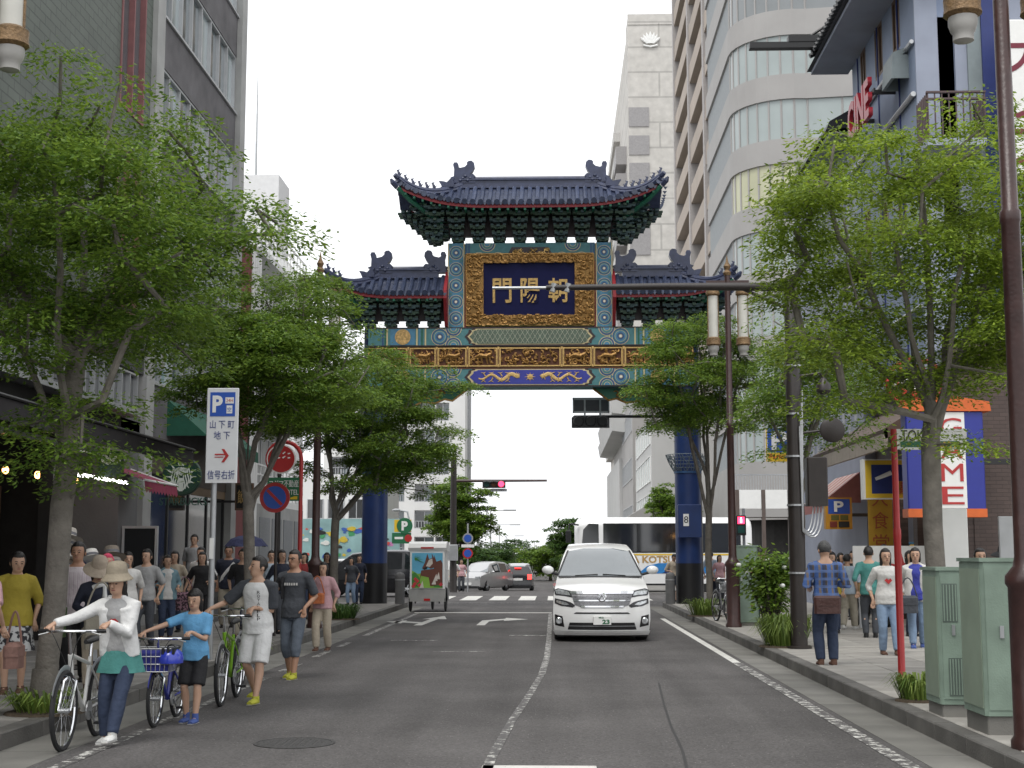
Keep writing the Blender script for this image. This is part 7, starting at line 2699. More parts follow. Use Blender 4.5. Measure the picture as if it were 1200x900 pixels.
# ---------------------------------------------------------------- covered cargo trike with painted back
CY_ = 40.9
p = gpt(500, 718)
K = thing('covered_trike', 'covered cargo tricycle with a painted horse on its white back panel', 'tricycle', (ypt(500.5, 700, CY_).x, CY_, 0))
sx = ypt(501, 650, CY_).x - ypt(500, 650, CY_).x
hw = 21.5 * sx
def kz(py):
    return ypt(500, py, CY_).z
MB().box(-hw, hw, 0, 1.3, kz(705), kz(690)).build('tub', mat('trike_grey', (.3, .3, .29), .6), K)
MB().box(-hw + .03, hw - .03, 0.005, 1.25, kz(690), kz(646)).build('box', m_white, K)
rp_ = [(0, kz(646)), (-.05, kz(642)), (0, kz(637)), (.4, kz(634.5)), (1.0, kz(636)), (1.35, kz(641)), (1.35, kz(646))]
MB().prism(rp_, -hw - .02, hw + .02, 'x').build('canopy', m_white, K)
MB().box(-hw * .35, hw * .35, -.058, -.045, kz(643), kz(641)).build('red_label', m_red, K)
px_, pz0, pz1 = hw - .09, kz(689), kz(648)
ph = pz1 - pz0
pt_ = MB().box(-px_, px_, -.02, .004, pz0, pz1).build('painted_panel', mat('panel_sky', (.12, .42, .62), .5, var=.2, scale=2), K)
def P_(pts, m, k, nm='painted_shape'):
    MB().prism([(-px_ + a * 2 * px_, pz0 + c * ph) for a, c in pts], -.02, -.022 - .0015 * k).build(nm, m, pt_)
mbr, mlb, mgr, mlg = mat('horse_brown', (.13, .045, .03), .6), mat('horse_white', (.6, .55, .5), .6), mat('palm_green', (.05, .22, .04), .6), mat('grass_light', (.22, .42, .06), .6)
P_([(0, 0), (1, 0), (1, .35), (.6, .5), (.2, .4), (0, .5)], mlg, 0)
P_([(0, .02), (.3, .02), (.25, .3), (.1, .45), (0, .4)], mgr, 1)
P_([(.7, .02), (1, .02), (1, .4), (.85, .3)], mgr, 1)
P_([(.72, .95), (.8, .75), (.95, .8), (1, .7), (1, .1), (.6, .05), (.55, .3), (.3, .35), (.25, .2), (.3, .5), (.72, .55)], mbr, 2, 'painted_horse')
P_([(.5, .98), (.56, .82), (.66, .86), (.64, 1.0), (.74, .82), (.78, .6), (.62, .55), (.5, .6), (.42, .5), (.33, .56), (.42, .72)], mbr, 3, 'painted_horse')
P_([(.55, .8), (.66, .84), (.68, .7), (.58, .6), (.46, .62)], mlb, 4, 'painted_horse')
P_([(.44, .6), (.52, .62), (.5, .55), (.42, .52), (.36, .56)], m_black, 5, 'painted_horse')
for k, (a, c) in enumerate(((.02, .98), (.1, .95), (.2, .9), (.25, .82), (.05, .75), (.3, .72))):
    P_([(.08, .82), (.1, .85), (a + .1, c)], mgr, 3 + k)
for k, (a, c) in enumerate(((.1, .12), (.18, .2), (.25, .08), (.12, .25), (.95, .1), (.05, .05))):
    P_([(a - .07, c), (a, c + .06), (a + .07, c), (a, c - .06)], mat('flower_red', (.5, .04, .05), .6), 7 + k)
for k, (a, c) in enumerate(((.8, .3), (.88, .35), (.75, .2), (.35, .1))):
    P_([(a - .1, c - .1), (a, c + .1), (a + .04, c - .1)], mlb, 14 + k)
MB().box(-.09, .09, -.03, 0, kz(704), kz(701.5)).build('tail_lamp', m_tail, K)
for x in (-hw + .02, hw - .02, 0.0):
    y = .35 if x else 1.9
    wh = MB().lathe([(.32, -.02), (.34, -.025), (.36, 0), (.34, .025), (.32, .02)], (x, y, .36), 24, 'x').build('wheel', m_rubber, K, True)
    sk = MB()
    for q in range(12):
        a = 2 * PI * q / 12
        sk.tube([(x, y, .36), (x, y + .33 * math.cos(a), .36 + .33 * math.sin(a))], .004, 4)
    sk.build('spokes', m_steel, wh)
MB().box(-hw + .06, hw - .06, .3, .4, .33, .4).build('axle', m_black, K)
fr = MB().tube([(0, .4, .5), (0, 1.6, .5), (0, 1.9, 1.0)], .03, 6).tube([(0, 1.9, .36), (0, 1.85, 1.05)], .025, 6).tube([(-.28, 1.8, 1.1), (.28, 1.8, 1.1)], .018, 6)
fr.build('frame', m_black, K)
for x in (-.35, .35):
    MB().box(x - .02, x + .02, .06, .1, .25, kz(705)).build('support_leg', m_black, K)
# ================================================================ bicycles and people
DEFER = []
def remesh(mb, name, m, parent, vox, it=4, post=None):
    o = mb.build(name, m, parent)
    md = o.modifiers.new('r', 'REMESH')
    md.mode = 'VOXEL'
    md.voxel_size = vox
    ms = o.modifiers.new('s', 'SMOOTH')
    ms.factor = .5
    ms.iterations = it
    DEFER.append((o, m, post))
    return o
def finish_remesh():
    dg = bpy.context.evaluated_depsgraph_get()
    out = []
    for o, m, post in DEFER:
        out.append((o, bpy.data.meshes.new_from_object(o.evaluated_get(dg)), m, post))
    for o, me, m, post in out:
        o.modifiers.clear()
        me.materials.clear()
        if post:
            co = [tuple(v.co) for v in me.vertices]
            fs = [tuple(p.vertices) for p in me.polygons]
            k = len(co)
            me = bpy.data.meshes.new(o.name)
            me.from_pydata(co + post.v, [], fs + [tuple(i + k for i in f) for f in post.f])
        me.materials.append(m)
        me.polygons.foreach_set('use_smooth', [True] * len(me.polygons))
        me.update()
        o.data = me

def bicycle(label, x, y, rz, paint, r=.335, wb=1.02, basket=None, z=0.0, hz=.98, saddle=m_black, light=None):
    t = thing('bicycle', label, 'bicycle', (x, y, z), rz, 'bicycles')
    yf, yr = -wb * .5, wb * .5
    k = r / .335
    ty = MB().tube([(0, r * .96 * math.cos(2 * PI * i / 28), r * .96 * math.sin(2 * PI * i / 28)) for i in range(29)], .019 * k + .004, 6, False).mesh('tyre', m_rubber, True)
    ri = MB().tube([(0, r * .9 * math.cos(2 * PI * i / 28), r * .9 * math.sin(2 * PI * i / 28)) for i in range(29)], .011, 5, False).mesh('rim', m_chrome, True)
    sp = MB()
    for i in range(18):
        a = 2 * PI * i / 18
        sp.tube([(.02 * (-1) ** i, .02 * math.cos(a + .5), .02 * math.sin(a + .5)), (0, r * .9 * math.cos(a), r * .9 * math.sin(a))], .0022, 3)
    sp.tube([(-.045, 0, 0), (.045, 0, 0)], .022, 8)
    spm = sp.mesh('spokes', m_steel)
    for yy in (yf, yr):
        w = link('wheel', ty, t, (0, yy, r))
        link('rim', ri, w)
        stuff(link('spokes', spm, w))
    bb, st, hd0, hd1 = (0, .05 * k, .28 * k), (0, .2 * k, .74 * k), (0, yf + .17 * k, .62 * k), (0, yf + .12 * k, .8 * k)
    f = MB()
    for a, c, q in ((bb, st, .017), (bb, hd0, .021), ((0, .19 * k, .68 * k), hd1, .018), (hd0, hd1, .022)):
        f.cyl(a, c, q, n=8)
    for s in (-1, 1):
        f.cyl((s * .02, bb[1], bb[2]), (s * .06, yr, r), .011, n=6)
        f.cyl((s * .015, .18 * k, .66 * k), (s * .06, yr, r), .01, n=6)
    f.build('frame', paint, t, True)
    fk = MB()
    for s in (-1, 1):
        fk.tube([(0, hd0[1], hd0[2]), (s * .05, hd0[1] - .03, hd0[2] - .05), (s * .05, yf, r)], [.018, .016, .011], 6)
    fk.build('fork', m_chrome, t, True)
    gy, gzz = hd1[1] - .02, hz
    hb = MB().cyl(hd1, (0, gy - .03, gzz), .015, n=8)
    hb.tube([(-.27, gy + .06, gzz), (-.12, gy - .02, gzz), (.12, gy - .02, gzz), (.27, gy + .06, gzz)], .013, 7)
    hbo = hb.build('handlebar', m_chrome, t, True)
    for s in (-1, 1):
        MB().cyl((s * .2, gy + .03, gzz), (s * .29, gy + .068, gzz), .018, n=8).build('grip', m_black, hbo, True)
        MB().tube([(s * .19, gy + .0, gzz - .01), (s * .27, gy - .02, gzz - .03)], .006, 4).build('brake_lever', m_steel, hbo)
        cb = MB().tube(bezier((s * .18, gy, gzz), (s * .1, gy - .2, gzz + .05), (0, hd0[1] - .04, hd0[2]), 6), .004, 4)
        cb.build('cable', m_black, hbo)
    MB().cyl(st, (0, .22 * k, .86 * k), .013, n=8).build('seat_post', m_chrome, t)
    MB().tube([(0, .05 * k, .88 * k), (0, .16 * k, .885 * k), (0, .3 * k, .9 * k)], [(.02, .02), (.045, .03), (.075, .03)], 10).build('saddle', saddle, t, True)
    cr = MB().lathe([(.085 * k, -.006), (.085 * k, .006)], (.05, bb[1], bb[2]), 18, 'x')
    for s in (-1, 1):
        cr.tube([(s * .06, bb[1], bb[2]), (s * .075, bb[1] + s * .1 * k, bb[2] - s * .12 * k)], .01, 6)
    cro = cr.build('crank', m_steel, t)
    for s in (-1, 1):
        MB().cbox((s * .12, bb[1] + s * .1 * k, bb[2] - s * .12 * k), (.09, .07, .022)).build('pedal', m_black, cro)
    ch = MB().tube([(.05, bb[1], bb[2] + .08 * k), (.05, yr, r + .04)], .006, 4).tube([(.05, bb[1], bb[2] - .08 * k), (.05, yr, r - .04)], .006, 4)
    ch.build('chain', m_black, t)
    mg = MB()
    for yy in (yf, yr):
        pts = [(0, yy + (r + .03) * math.cos(a), r + (r + .03) * math.sin(a)) for a in [R(35) + R(120) * i / 8 for i in range(9)]]
        mg.tube(pts, [(.022, .004)] * 9, 6, up=(1, 0, 0))
    mg.build('mudguard', paint if basket else m_steel, t)
    if basket:
        b = MB()
        by, bz, w, d, h = yf - .06, hz - .3, .17, .13, .22
        for f_ in (0, .33, .66, 1):
            zq = bz + h * f_
            e = 1 + .12 * f_
            b.tube([(-w * e, by - d * e, zq), (w * e, by - d * e, zq), (w * e, by + d * e, zq), (-w * e, by + d * e, zq), (-w * e, by - d * e, zq)], .005, 4)
        for i in range(9):
            u = -w + 2 * w * i / 8
            for sy in (-1, 1):
                b.tube([(u, by + sy * d, bz), (u * 1.12, by + sy * d * 1.12, bz + h)], .004, 4)
        for i in range(6):
            u = by - d + 2 * d * i / 5
            for sx in (-1, 1):
                b.tube([(sx * w, u, bz), (sx * w * 1.12, by + (u - by) * 1.12, bz + h)], .004, 4)
        bo = b.build('basket', m_steel, t)
        MB().bbox(-w * .95, w * .95, by - d * .95, by + d * .95, bz + .005, bz + h * .9, .03).build('basket_liner', basket, bo)
    if light:
        MB().ell((0, gy - .1, gzz - .12), (.03, .04, .03), 8, 6).build('lamp', m_lens, t)
    M = Matrix.Translation((x, y, z)) @ Matrix.Rotation(rz, 4, 'Z')
    return [M @ Vector((s * .245, gy + .05, gzz)) for s in (-1, 1)]

def cloth(name, c, rough=.85, bump=1.0, bs=11, var=.12):
    return mat(name, c, rough, var=var, scale=7, bump=bump, bscale=bs)
m_skin = mat('skin', (0.47, 0.29, 0.2), 0.5, var=0.06)
m_skin2 = mat('skin_tanned', (0.38, 0.21, 0.135), 0.5, var=0.06)
m_hair = mat('black_hair', (0.011, 0.009, 0.008), 0.45, var=0.3, scale=30, bump=.5, bscale=60)
m_hairg = mat('greying_hair', (0.06, 0.06, 0.06), 0.55, var=0.4, scale=30, bump=.5, bscale=60)
m_eye = mat('eye_dark', (0.01, 0.008, 0.007), 0.3)
m_lip = mat('lip', (0.27, 0.1, 0.08), 0.5)

def ik(a, t, l1, l2, pole):
    a, t, pole = Vector(a), Vector(t), Vector(pole)
    d = t - a
    D = min(d.length, (l1 + l2) * .999)
    u = d.normalized()
    t = a + u * D
    x = (l1 * l1 - l2 * l2 + D * D) / (2 * D)
    h = math.sqrt(max(0, l1 * l1 - x * x))
    pp = pole - u * pole.dot(u)
    pp = pp.normalized() if pp.length > 1e-5 else Vector((0, 1, 0))
    return a + u * x + pp * h, t

def person(label, x, y, z, face, H, top, pants=None, skirt=None, shoes=m_black, hair='short', hairm=None, skin=None, fem=False, hands=(None, None), feet=((0, 0), (0, 0)), lean=0, hyaw=0, hpitch=0, sleeve=.42, hem=.47, leglen=1.0, sleeve_m=None, hat=None, child=False, loose=.012, vox=.017, apron=None, group=None, sock=None, jacket=None, grip=False, logo=None, letters=None):
    """face: degrees, 0 looks at the camera.  hands: world targets or local fractions; feet: (forward, lift)."""
    t = thing('person', label, 'person', (x, y, z), R(face), group)
    MI = (Matrix.Translation((x, y, z)) @ Matrix.Rotation(R(face), 4, 'Z')).inverted()
    sk = skin or m_skin
    S_ = H
    hs = 1.2 if child else 1.09
    sw = (.098 if fem else .11) * (0.95 if child else 1)
    hipw = .054
    V = lambda a, b, c: Vector((a * S_, b * S_, c * S_))
    hipz = .52
    ML = Matrix.Translation((0, 0, hipz * S_)) @ Matrix.Rotation(R(lean), 4, 'X') @ Matrix.Translation((0, 0, -hipz * S_))
    nk = V(0, 0, .87)
    MH = ML @ Matrix.Translation(nk) @ Matrix.Rotation(R(hyaw), 4, 'Z') @ Matrix.Rotation(R(hpitch), 4, 'X') @ Matrix.Scale(hs, 4) @ Matrix.Translation(-nk - V(0, 0, .014))
    U = lambda a, b, c: ML @ V(a, b, c)
    body = MB()
    def torso(mb, rings, off=0.0):
        mb.tube([U(0, yy, zz) for zz, a, b, yy in rings], [((a * S_ + off), (b * S_ + off)) for zz, a, b, yy in rings], 16, up=(0, 1, 0))
    if fem:
        TR = [(.46, .07, .06, .005), (.51, .09, .068, .005), (.56, .086, .064, .002), (.62, .07, .054, 0), (.69, .076, .06, -.004), (.745, .083, .068, -.008), (.785, .082, .055, 0), (.815, .062, .044, .004), (.84, .042, .036, .004), (.858, .034, .031, .004)]
    else:
        TR = [(.46, .07, .06, .003), (.51, .085, .066, .003), (.56, .08, .062, 0), (.62, .077, .058, 0), (.69, .087, .062, 0), (.75, .098, .066, -.002), (.79, .092, .058, 0), (.82, .07, .046, .003), (.845, .046, .038, .003), (.86, .036, .033, .003)]
    torso(body, TR)
    body.tube([U(0, .004, .83), U(0, -.004, .89)], [.036 * S_, .033 * S_], 10)
    o = len(body.v)
    body.ell(V(0, -.004, .94), (.044 * S_, .054 * S_, .06 * S_), 14, 10)
    body.ell(V(0, -.02, .9), (.034 * S_, .034 * S_, .033 * S_), 12, 8)
    body.xf(MH, o)
    extra = MB()
    o = len(extra.v)
    extra.tube([V(0, -.055, .938), V(0, -.066, .922), V(0, -.058, .914)], [.005 * S_, .008 * S_, .006 * S_], 6)
    for s in (-1, 1):
        extra.ell(V(s * .045, .006, .93), (.006 * S_, .012 * S_, .017 * S_), 6, 5)
    extra.xf(MH, o)
    # legs
    legs = []
    for s, (fw, lf) in zip((-1, 1), feet):
        hp = V(s * hipw, 0, .5)
        an = V(s * .05, -fw, .045 + lf)
        kn, an = ik(hp, an, .242 * S_, .225 * S_, (s * .12, -1, 0))
        legs.append((hp, kn, an, s, fw, lf))
        cf = kn.lerp(an, .3) + Vector((0, .012 * S_, 0))
        body.tube([hp, hp.lerp(kn, .5), kn, cf, an, an - V(0, 0, .02)], [r_ * S_ for r_ in (.05, .043, .031, .033, .021, .02)], 10)
        body.tube([an + V(0, .02, -.025), an + V(0, -.03, -.028), an + V(0, -.08, -.032)], [(.02 * S_, .016 * S_), (.024 * S_, .016 * S_), (.018 * S_, .01 * S_)], 8)
    # arms
    arms = []
    for s, ht in zip((-1, 1), hands):
        sh = U(s * sw, .004, .79)
        if ht is None:
            ht = (.135, .0, .465)
        if isinstance(ht, tuple):
            tg = U(s * ht[0], -ht[1], ht[2])
        else:
            tg = MI @ ht
        gr = isinstance(ht, Vector) or grip
        dirn = (tg - sh).normalized()
        wr_t = tg - dirn * .05 * S_ + (Vector((0, .02, .03)) if gr else Vector((0, 0, 0)))
        el, wr = ik(sh, wr_t, .168 * S_, .152 * S_, (s * .55, .9, -.5))
        arms.append((sh, el, wr, tg, s, gr))
        body.tube([U(s * sw * .5, .004, .808), sh, sh.lerp(el, .5), el, el.lerp(wr, .35), wr], [r_ * S_ for r_ in (.03, .034, .027, .022, .021, .0145)], 10)
        hd = (tg - wr)
        hd = hd.normalized() if hd.length > .01 else (wr - el).normalized()
        pe = wr + hd * .052 * S_
        lat = hd.cross(Vector((0, -s, .2))).normalized() if not gr else Vector((1, 0, 0))
        lat = (lat - hd * lat.dot(hd)).normalized()
        nrm = hd.cross(lat)
        if gr and nrm.z > 0:
            nrm = -nrm
        if not gr and nrm.dot(Vector((-s, 0, 0))) < 0:
            nrm = -nrm
        body.tube([wr, wr.lerp(pe, .5), pe], [(.014 * S_, .012 * S_), (.023 * S_, .012 * S_), (.024 * S_, .01 * S_)], 8, up=tuple(nrm))
        bend = R(58) if gr else R(20)
        for j, L in enumerate((.038, .044, .042, .033)):
            p0 = pe - hd * .008 * S_ + lat * (j - 1.5) * .0118 * S_
            pts = [p0]
            a = 0.0
            for q in range(3):
                a += bend * (1.0 if q else .5)
                pts.append(pts[-1] + (hd * math.cos(a) + nrm * math.sin(a)) * L * S_ * (.42, .33, .25)[q])
            extra.tube(pts, [.0058 * S_, .0055 * S_, .005 * S_, .004 * S_], 6)
        sd = -1 if (lat.x * s > 0) else 1
        p0 = wr + hd * .014 * S_ + lat * sd * .018 * S_
        p1 = p0 + (hd * .7 + lat * sd * .6 + nrm * .4).normalized() * .024 * S_
        p2 = p1 + (hd * .8 + nrm * .8).normalized() * .02 * S_
        extra.tube([p0, p1, p2], [.0075 * S_, .0065 * S_, .005 * S_], 6)
    remesh(body, 'body', sk, t, vox, 3, extra)
    # top
    def sleeves(mb, frac, off):
        for (sh, el, wr, tg, s, gr) in arms:
            P = [U(s * sw * .45, .004, .81), sh]
            Rr = [.03 * S_ + off, .037 * S_ + off]
            if frac <= .5:
                f = frac / .5
                P += [sh.lerp(el, f * .5), sh.lerp(el, f)]
                Rr += [.034 * S_ + off, .033 * S_ + off]
            else:
                f = (frac - .5) / .5
                P += [sh.lerp(el, .5), el, el.lerp(wr, f * .5), el.lerp(wr, f)]
                Rr += [.031 * S_ + off, .027 * S_ + off, .025 * S_ + off, .02 * S_ + off]
            mb.tube(P, Rr, 10)
    tm = MB()
    rr = [(zz, a, b, yy) for zz, a, b, yy in TR if hem < zz < .845]
    lo = [q for q in TR if q[0] <= hem]
    w0 = max(q[1] for q in TR[:3]) if hem < .6 else rr[0][1]
    rr = [(hem, w0 * 1.2, .084, .003)] + [(zz, max(a, w0 * (1.16 if zz < .57 else .98) if zz < .66 else a), max(b, .08 if zz < .57 else (.06 if zz < .8 else b)), yy) for zz, a, b, yy in rr]
    torso(tm, rr, loose)
    if sleeve_m is None:
        sleeves(tm, sleeve, loose * .7)
    tp = remesh(tm, 'top', top, t, vox, 4)
    if sleeve_m is not None:
        sm = MB()
        sleeves(sm, sleeve, loose * .7 + .004)
        remesh(sm, 'sleeve', sleeve_m, t, vox, 3)
    if logo:
        for (m_, pts) in logo:
            mb = MB()
            for poly in pts:
                P = [U(px_, 0, pz_) for px_, pz_ in poly]
                bd = .068 * S_ + loose + .008
                mb.add([(p.x, p.y - bd + (p.x / (.1 * S_)) ** 2 * .02 * S_, p.z) for p in P], [tuple(range(len(P)))])
            mb.build('print', m_, tp)
    for (bd_, lx_, lz_, lw_, lh_, lm_) in letters or ():
        p = U(lx_, 0, lz_)
        text(bd_, .1, lm_, tp, (p.x, p.y - .074 * S_ - loose + (p.x / (.1 * S_)) ** 2 * .02 * S_, p.z), ext=.001, fit=(lw_ * S_, lh_ * S_))
    if jacket:
        jm, jz, jl = jacket
        jb = MB()
        for s in (-1, 1):
            pts = [(.79, .055), (.72, .06), (.63, .064), (jz, .07)]
            jb.tube([U(s * a_, -.022, zz) for zz, a_ in pts], [(.05 * S_, .052 * S_), (.05 * S_, .055 * S_), (.05 * S_, .052 * S_), (.054 * S_, .052 * S_)], 10, up=(0, 1, 0))
        jb.tube([U(0, .03, zz) for zz, a_ in [(.81, 0), (.72, 0), (.63, 0), (jz, 0)]], [(.09 * S_, .04 * S_)] * 4, 12, up=(0, 1, 0))
        jb.tube([U(-.05, -.02, .835), U(0, .03, .85), U(.05, -.02, .835)], .02 * S_, 8)
        sleeves(jb, jl, .01)
        remesh(jb, 'jacket', jm, t, vox, 3)
    if pants:
        pm = MB()
        torso(pm, [(.455, .068, .058, .003), (.5, .082, .064, .003), (.545, .074, .058, 0)], loose * .4)
        for (hp, kn, an, s, fw, lf) in legs:
            f = leglen
            lw = loose * .8
            if f <= .5:
                e = hp.lerp(kn, min(1, f / .5))
                pm.tube([hp + V(0, 0, .02), hp.lerp(kn, f * .8), e], [.045 * S_ + lw, .05 * S_ + lw, .05 * S_ + lw], 12)
            else:
                e = kn.lerp(an, (f - .5) / .5)
                pm.tube([hp + V(0, 0, .02), hp.lerp(kn, .5), kn, kn.lerp(e, .4), e], [.045 * S_ + lw, .046 * S_ + lw, .036 * S_ + lw, .037 * S_ + lw, .029 * S_ + lw], 12)
        remesh(pm, 'trousers', pants, t, vox, 3)
    if skirt:
        sm_, z1, fl = skirt
        mb = MB()
        n = 28
        rows = []
        for i, zz in enumerate((.585, .54, .5, (z1 + .5) / 2, z1)):
            row = []
            wv = (0, .01, .03, .05, .08)[i]
            w_ = (.088, .106, .114, .114 + fl * .5, .114 + fl)[i]
            d_ = (.07, .084, .092, .092 + fl * .5, .092 + fl)[i]
            for k in range(n):
                a = 2 * PI * k / n
                m_ = 1 + wv * math.sin(a * 7)
                row.append(V(w_ * math.cos(a) * m_, d_ * math.sin(a) * m_, zz))
            rows.append(row)
        for r_ in rows:
            mb.v.extend([tuple(p) for p in r_])
        for i in range(4):
            for k in range(n):
                k2 = (k + 1) % n
                mb.f.append(((i + 1) * n + k, (i + 1) * n + k2, i * n + k2, i * n + k))
                mb.m.append(0)
        mb.build('skirt', sm_, t, 'all')
    for (hp, kn, an, s, fw, lf) in legs:
        d_ = Vector((0, -1, -.28 if lf > .03 else 0))
        so = MB()
        a0 = an + V(0, .026, -.03)
        so.tube([a0, an + V(0, 0, -.026), an + V(0, -.045, -.03) + d_ * 0, an + V(0, -.09, -.034)], [(.021 * S_, .02 * S_), (.026 * S_, .024 * S_), (.03 * S_, .02 * S_), (.02 * S_, .012 * S_)], 10)
        so.tube([an + V(0, .005, -.03), an + V(0, .004, .008)], [.026 * S_, .026 * S_], 10)
        sho = so.build('shoe', shoes, t, True)
        MB().tube([an + V(0, .04, -.043), an + V(0, -.03, -.043), an + V(0, -.1, -.043)], [(.02 * S_, .005), (.03 * S_, .005), (.02 * S_, .005)], 10, up=(0, 0, 1)).build('sole', m_lcup, sho)
        if sock:
            MB().tube([an + V(0, .003, -.01), an + V(0, .003, .03)], [.024 * S_, .025 * S_], 10).build('sock', sock, sho, True)
    # hair
    hm_ = hairm or m_hair
    hb = MB()
    nA, nP = 22, 14
    for i in range(nP + 1):
        ph = -PI / 2 + PI * i / nP
        for k in range(nA):
            az = 2 * PI * k / nA
            front = math.cos(az)
            rx, ry, rz_ = .0505, .0615, .0665
            sc = 1.0 + .03 * math.sin(az * 9 + i)
            p = [math.sin(az) * math.cos(ph) * rx * sc, -math.cos(az) * math.cos(ph) * ry * sc, math.sin(ph) * rz_ * sc]
            if front > .25 and ph < R(28 if hair != 'bangs' else 14):
                p = [p[0] * .72, p[1] * .72, p[2] * .75]
            elif ph < R(-10):
                if hair in ('short',):
                    p = [p[0] * .86, p[1] * .9, max(p[2], -.03)]
                else:
                    L = {'bob': .05, 'bangs': .05, 'long': .12, 'bun': 0}.get(hair, 0)
                    e = min(1, (-ph - R(10)) / R(50))
                    if front < .3:
                        p[2] -= L * e
                        p[0] *= 1 + .35 * e * (L > 0)
                        p[1] = p[1] + .0
            hb.v.append(tuple(V(p[0], -.002 + p[1], .943 + p[2])))
    for i in range(nP):
        for k in range(nA):
            k2 = (k + 1) % nA
            hb.f.append((i * nA + k, i * nA + k2, (i + 1) * nA + k2, (i + 1) * nA + k))
            hb.m.append(0)
    if hair == 'bun':
        hb.ell(V(0, .062, .96), (.022 * S_, .02 * S_, .022 * S_), 8, 6)
    hb.xf(MH)
    hb.build('hair', hm_, t, 'all')
    # face
    for s in (-1, 1):
        MB().ell(V(s * .0175, -.0525, .936), (.0075 * S_, .004 * S_, .0036 * S_), 8, 5).xf(MH).build('eye', m_eye, t)
        MB().tube([V(s * .009, -.054, .9485), V(s * .019, -.053, .951), V(s * .028, -.048, .9485)], .002 * S_, 4).xf(MH).build('eyebrow', hm_, t)
    MB().ell(V(0, -.0525, .9015), (.013 * S_, .004 * S_, .0032 * S_), 8, 5).xf(MH).build('mouth', m_lip, t)
    if hat:
        m_, brim, ht_ = hat
        h = MB()
        h.lathe([(brim * S_, -.034 * S_), (brim * .82 * S_, -.017 * S_), (.058 * S_, .0), (.058 * S_, .004 * S_), (brim * .82 * S_, -.013 * S_), (brim * S_, -.03 * S_)], (0, 0, 0), 20)
        h.lathe([(.058 * S_, 0), (.054 * S_, ht_ * .6 * S_), (.044 * S_, ht_ * .88 * S_), (.025 * S_, ht_ * S_), (.002, ht_ * 1.02 * S_)], (0, 0, 0), 18)
        h.xf(MH @ Matrix.Translation(V(0, -.002, .984)))
        h.build('hat', m_, t, True)
    if apron:
        for nm, m_, pts, r_ in apron:
            MB().tube([U(*p) for p in pts], r_ * S_ if not isinstance(r_, tuple) else [(r_[0] * S_, r_[1] * S_)] * len(pts), 8, up=(0, 1, 0) if isinstance(r_, tuple) else None).build(nm, m_, t, True)
    return t

def bag(label, x, y, z, w, d, h, m, strap=.3, rz=0, name='shoulder_bag', cat='bag', flat=False):
    t = thing(name, label, cat, (x, y, z), rz)
    MB().bbox(-w / 2, w / 2, -d / 2, d / 2, 0, h, min(w, d) * .3).build('bag_body', m, t)
    MB().bbox(-w / 2 - .003, w / 2 + .003, -d / 2 - .006, d / 2 + .004, h * .45, h * 1.01, min(w, d) * .28).build('flap', m, t)
    if strap:
        MB().tube(bezier((-w / 2, 0, h * .9), (0, 0, h + strap * 2), (w / 2, 0, h * .9), 10), .011, 5).build('strap', m, t)
    return t
# ---------------------------------------------------------------- who stands where
c_white = cloth('cloth_white', (.66, .66, .65))
c_offw = cloth('cloth_off_white', (.55, .54, .52))
c_black = cloth('cloth_black', (.014, .014, .016))
c_navy = cloth('cloth_navy', (.018, .022, .04))
c_denim = cloth('denim', (.025, .038, .075), bs=14)
c_ldenim = cloth('light_denim', (.2, .28, .4), bs=14)
c_grey = cloth('cloth_grey', (.32, .32, .32))
c_dgrey = cloth('cloth_dark_grey', (.05, .055, .065))
c_teal = cloth('cloth_teal', (.06, .22, .2))
c_sky = cloth('cloth_sky_blue', (.12, .33, .56))
c_must = cloth('cloth_mustard', (.33, .26, .03))
c_pink = cloth('cloth_pink', (.5, .3, .32))
c_beige = cloth('cloth_beige', (.42, .36, .28))
c_khaki = cloth('cloth_khaki', (.34, .31, .25))
c_tealg = cloth('cloth_teal_grey', (.15, .25, .29))
c_lblue = cloth('cloth_pale_blue', (.36, .43, .5))
c_brown = cloth('leather_brown', (.07, .03, .025), .5)
c_orange = cloth('leather_orange', (.4, .11, .03), .5)
c_blue = cloth('cloth_royal_blue', (.04, .05, .3))
s_yel = cloth('shoe_yellow', (.4, .4, .04))
s_wht = cloth('shoe_white', (.6, .6, .58))
s_blu = cloth('shoe_blue', (.06, .1, .3))
s_brn = cloth('shoe_brown', (.12, .06, .04))
h_beige = cloth('hat_beige', (.4, .33, .26))
h_khaki = cloth('hat_khaki', (.27, .23, .17))
def check_mat(name, cols, sx, sz):
    m = cloth(name, cols[0])
    n, L, b = mnodes(m)
    tc = n.new('ShaderNodeTexCoord')
    sp = n.new('ShaderNodeSeparateXYZ')
    L.new(tc.outputs['Object'], sp.inputs[0])
    prev = None
    base = [q for q in n if q.type == 'HUE_SAT'][0].outputs[0]
    for ax, f, c in (('X', sx, cols[1]), ('X', sx * .5, cols[2]), ('Z', sz, cols[3])):
        mu = n.new('ShaderNodeMath')
        mu.operation = 'MULTIPLY'
        mu.inputs[1].default_value = f
        L.new(sp.outputs[ax], mu.inputs[0])
        si = n.new('ShaderNodeMath')
        si.operation = 'SINE'
        L.new(mu.outputs[0], si.inputs[0])
        gt = n.new('ShaderNodeMath')
        gt.operation = 'GREATER_THAN'
        gt.inputs[1].default_value = .45
        L.new(si.outputs[0], gt.inputs[0])
        fm = n.new('ShaderNodeMath')
        fm.operation = 'MULTIPLY'
        fm.inputs[1].default_value = .75
        L.new(gt.outputs[0], fm.inputs[0])
        mx = n.new('ShaderNodeMix')
        mx.data_type = 'RGBA'
        L.new(fm.outputs[0], mx.inputs['Factor'])
        L.new(base, mx.inputs['A'])
        mx.inputs['B'].default_value = (*c, 1)
        base = mx.outputs['Result']
    L.new(base, b.inputs['Base Color'])
    return m
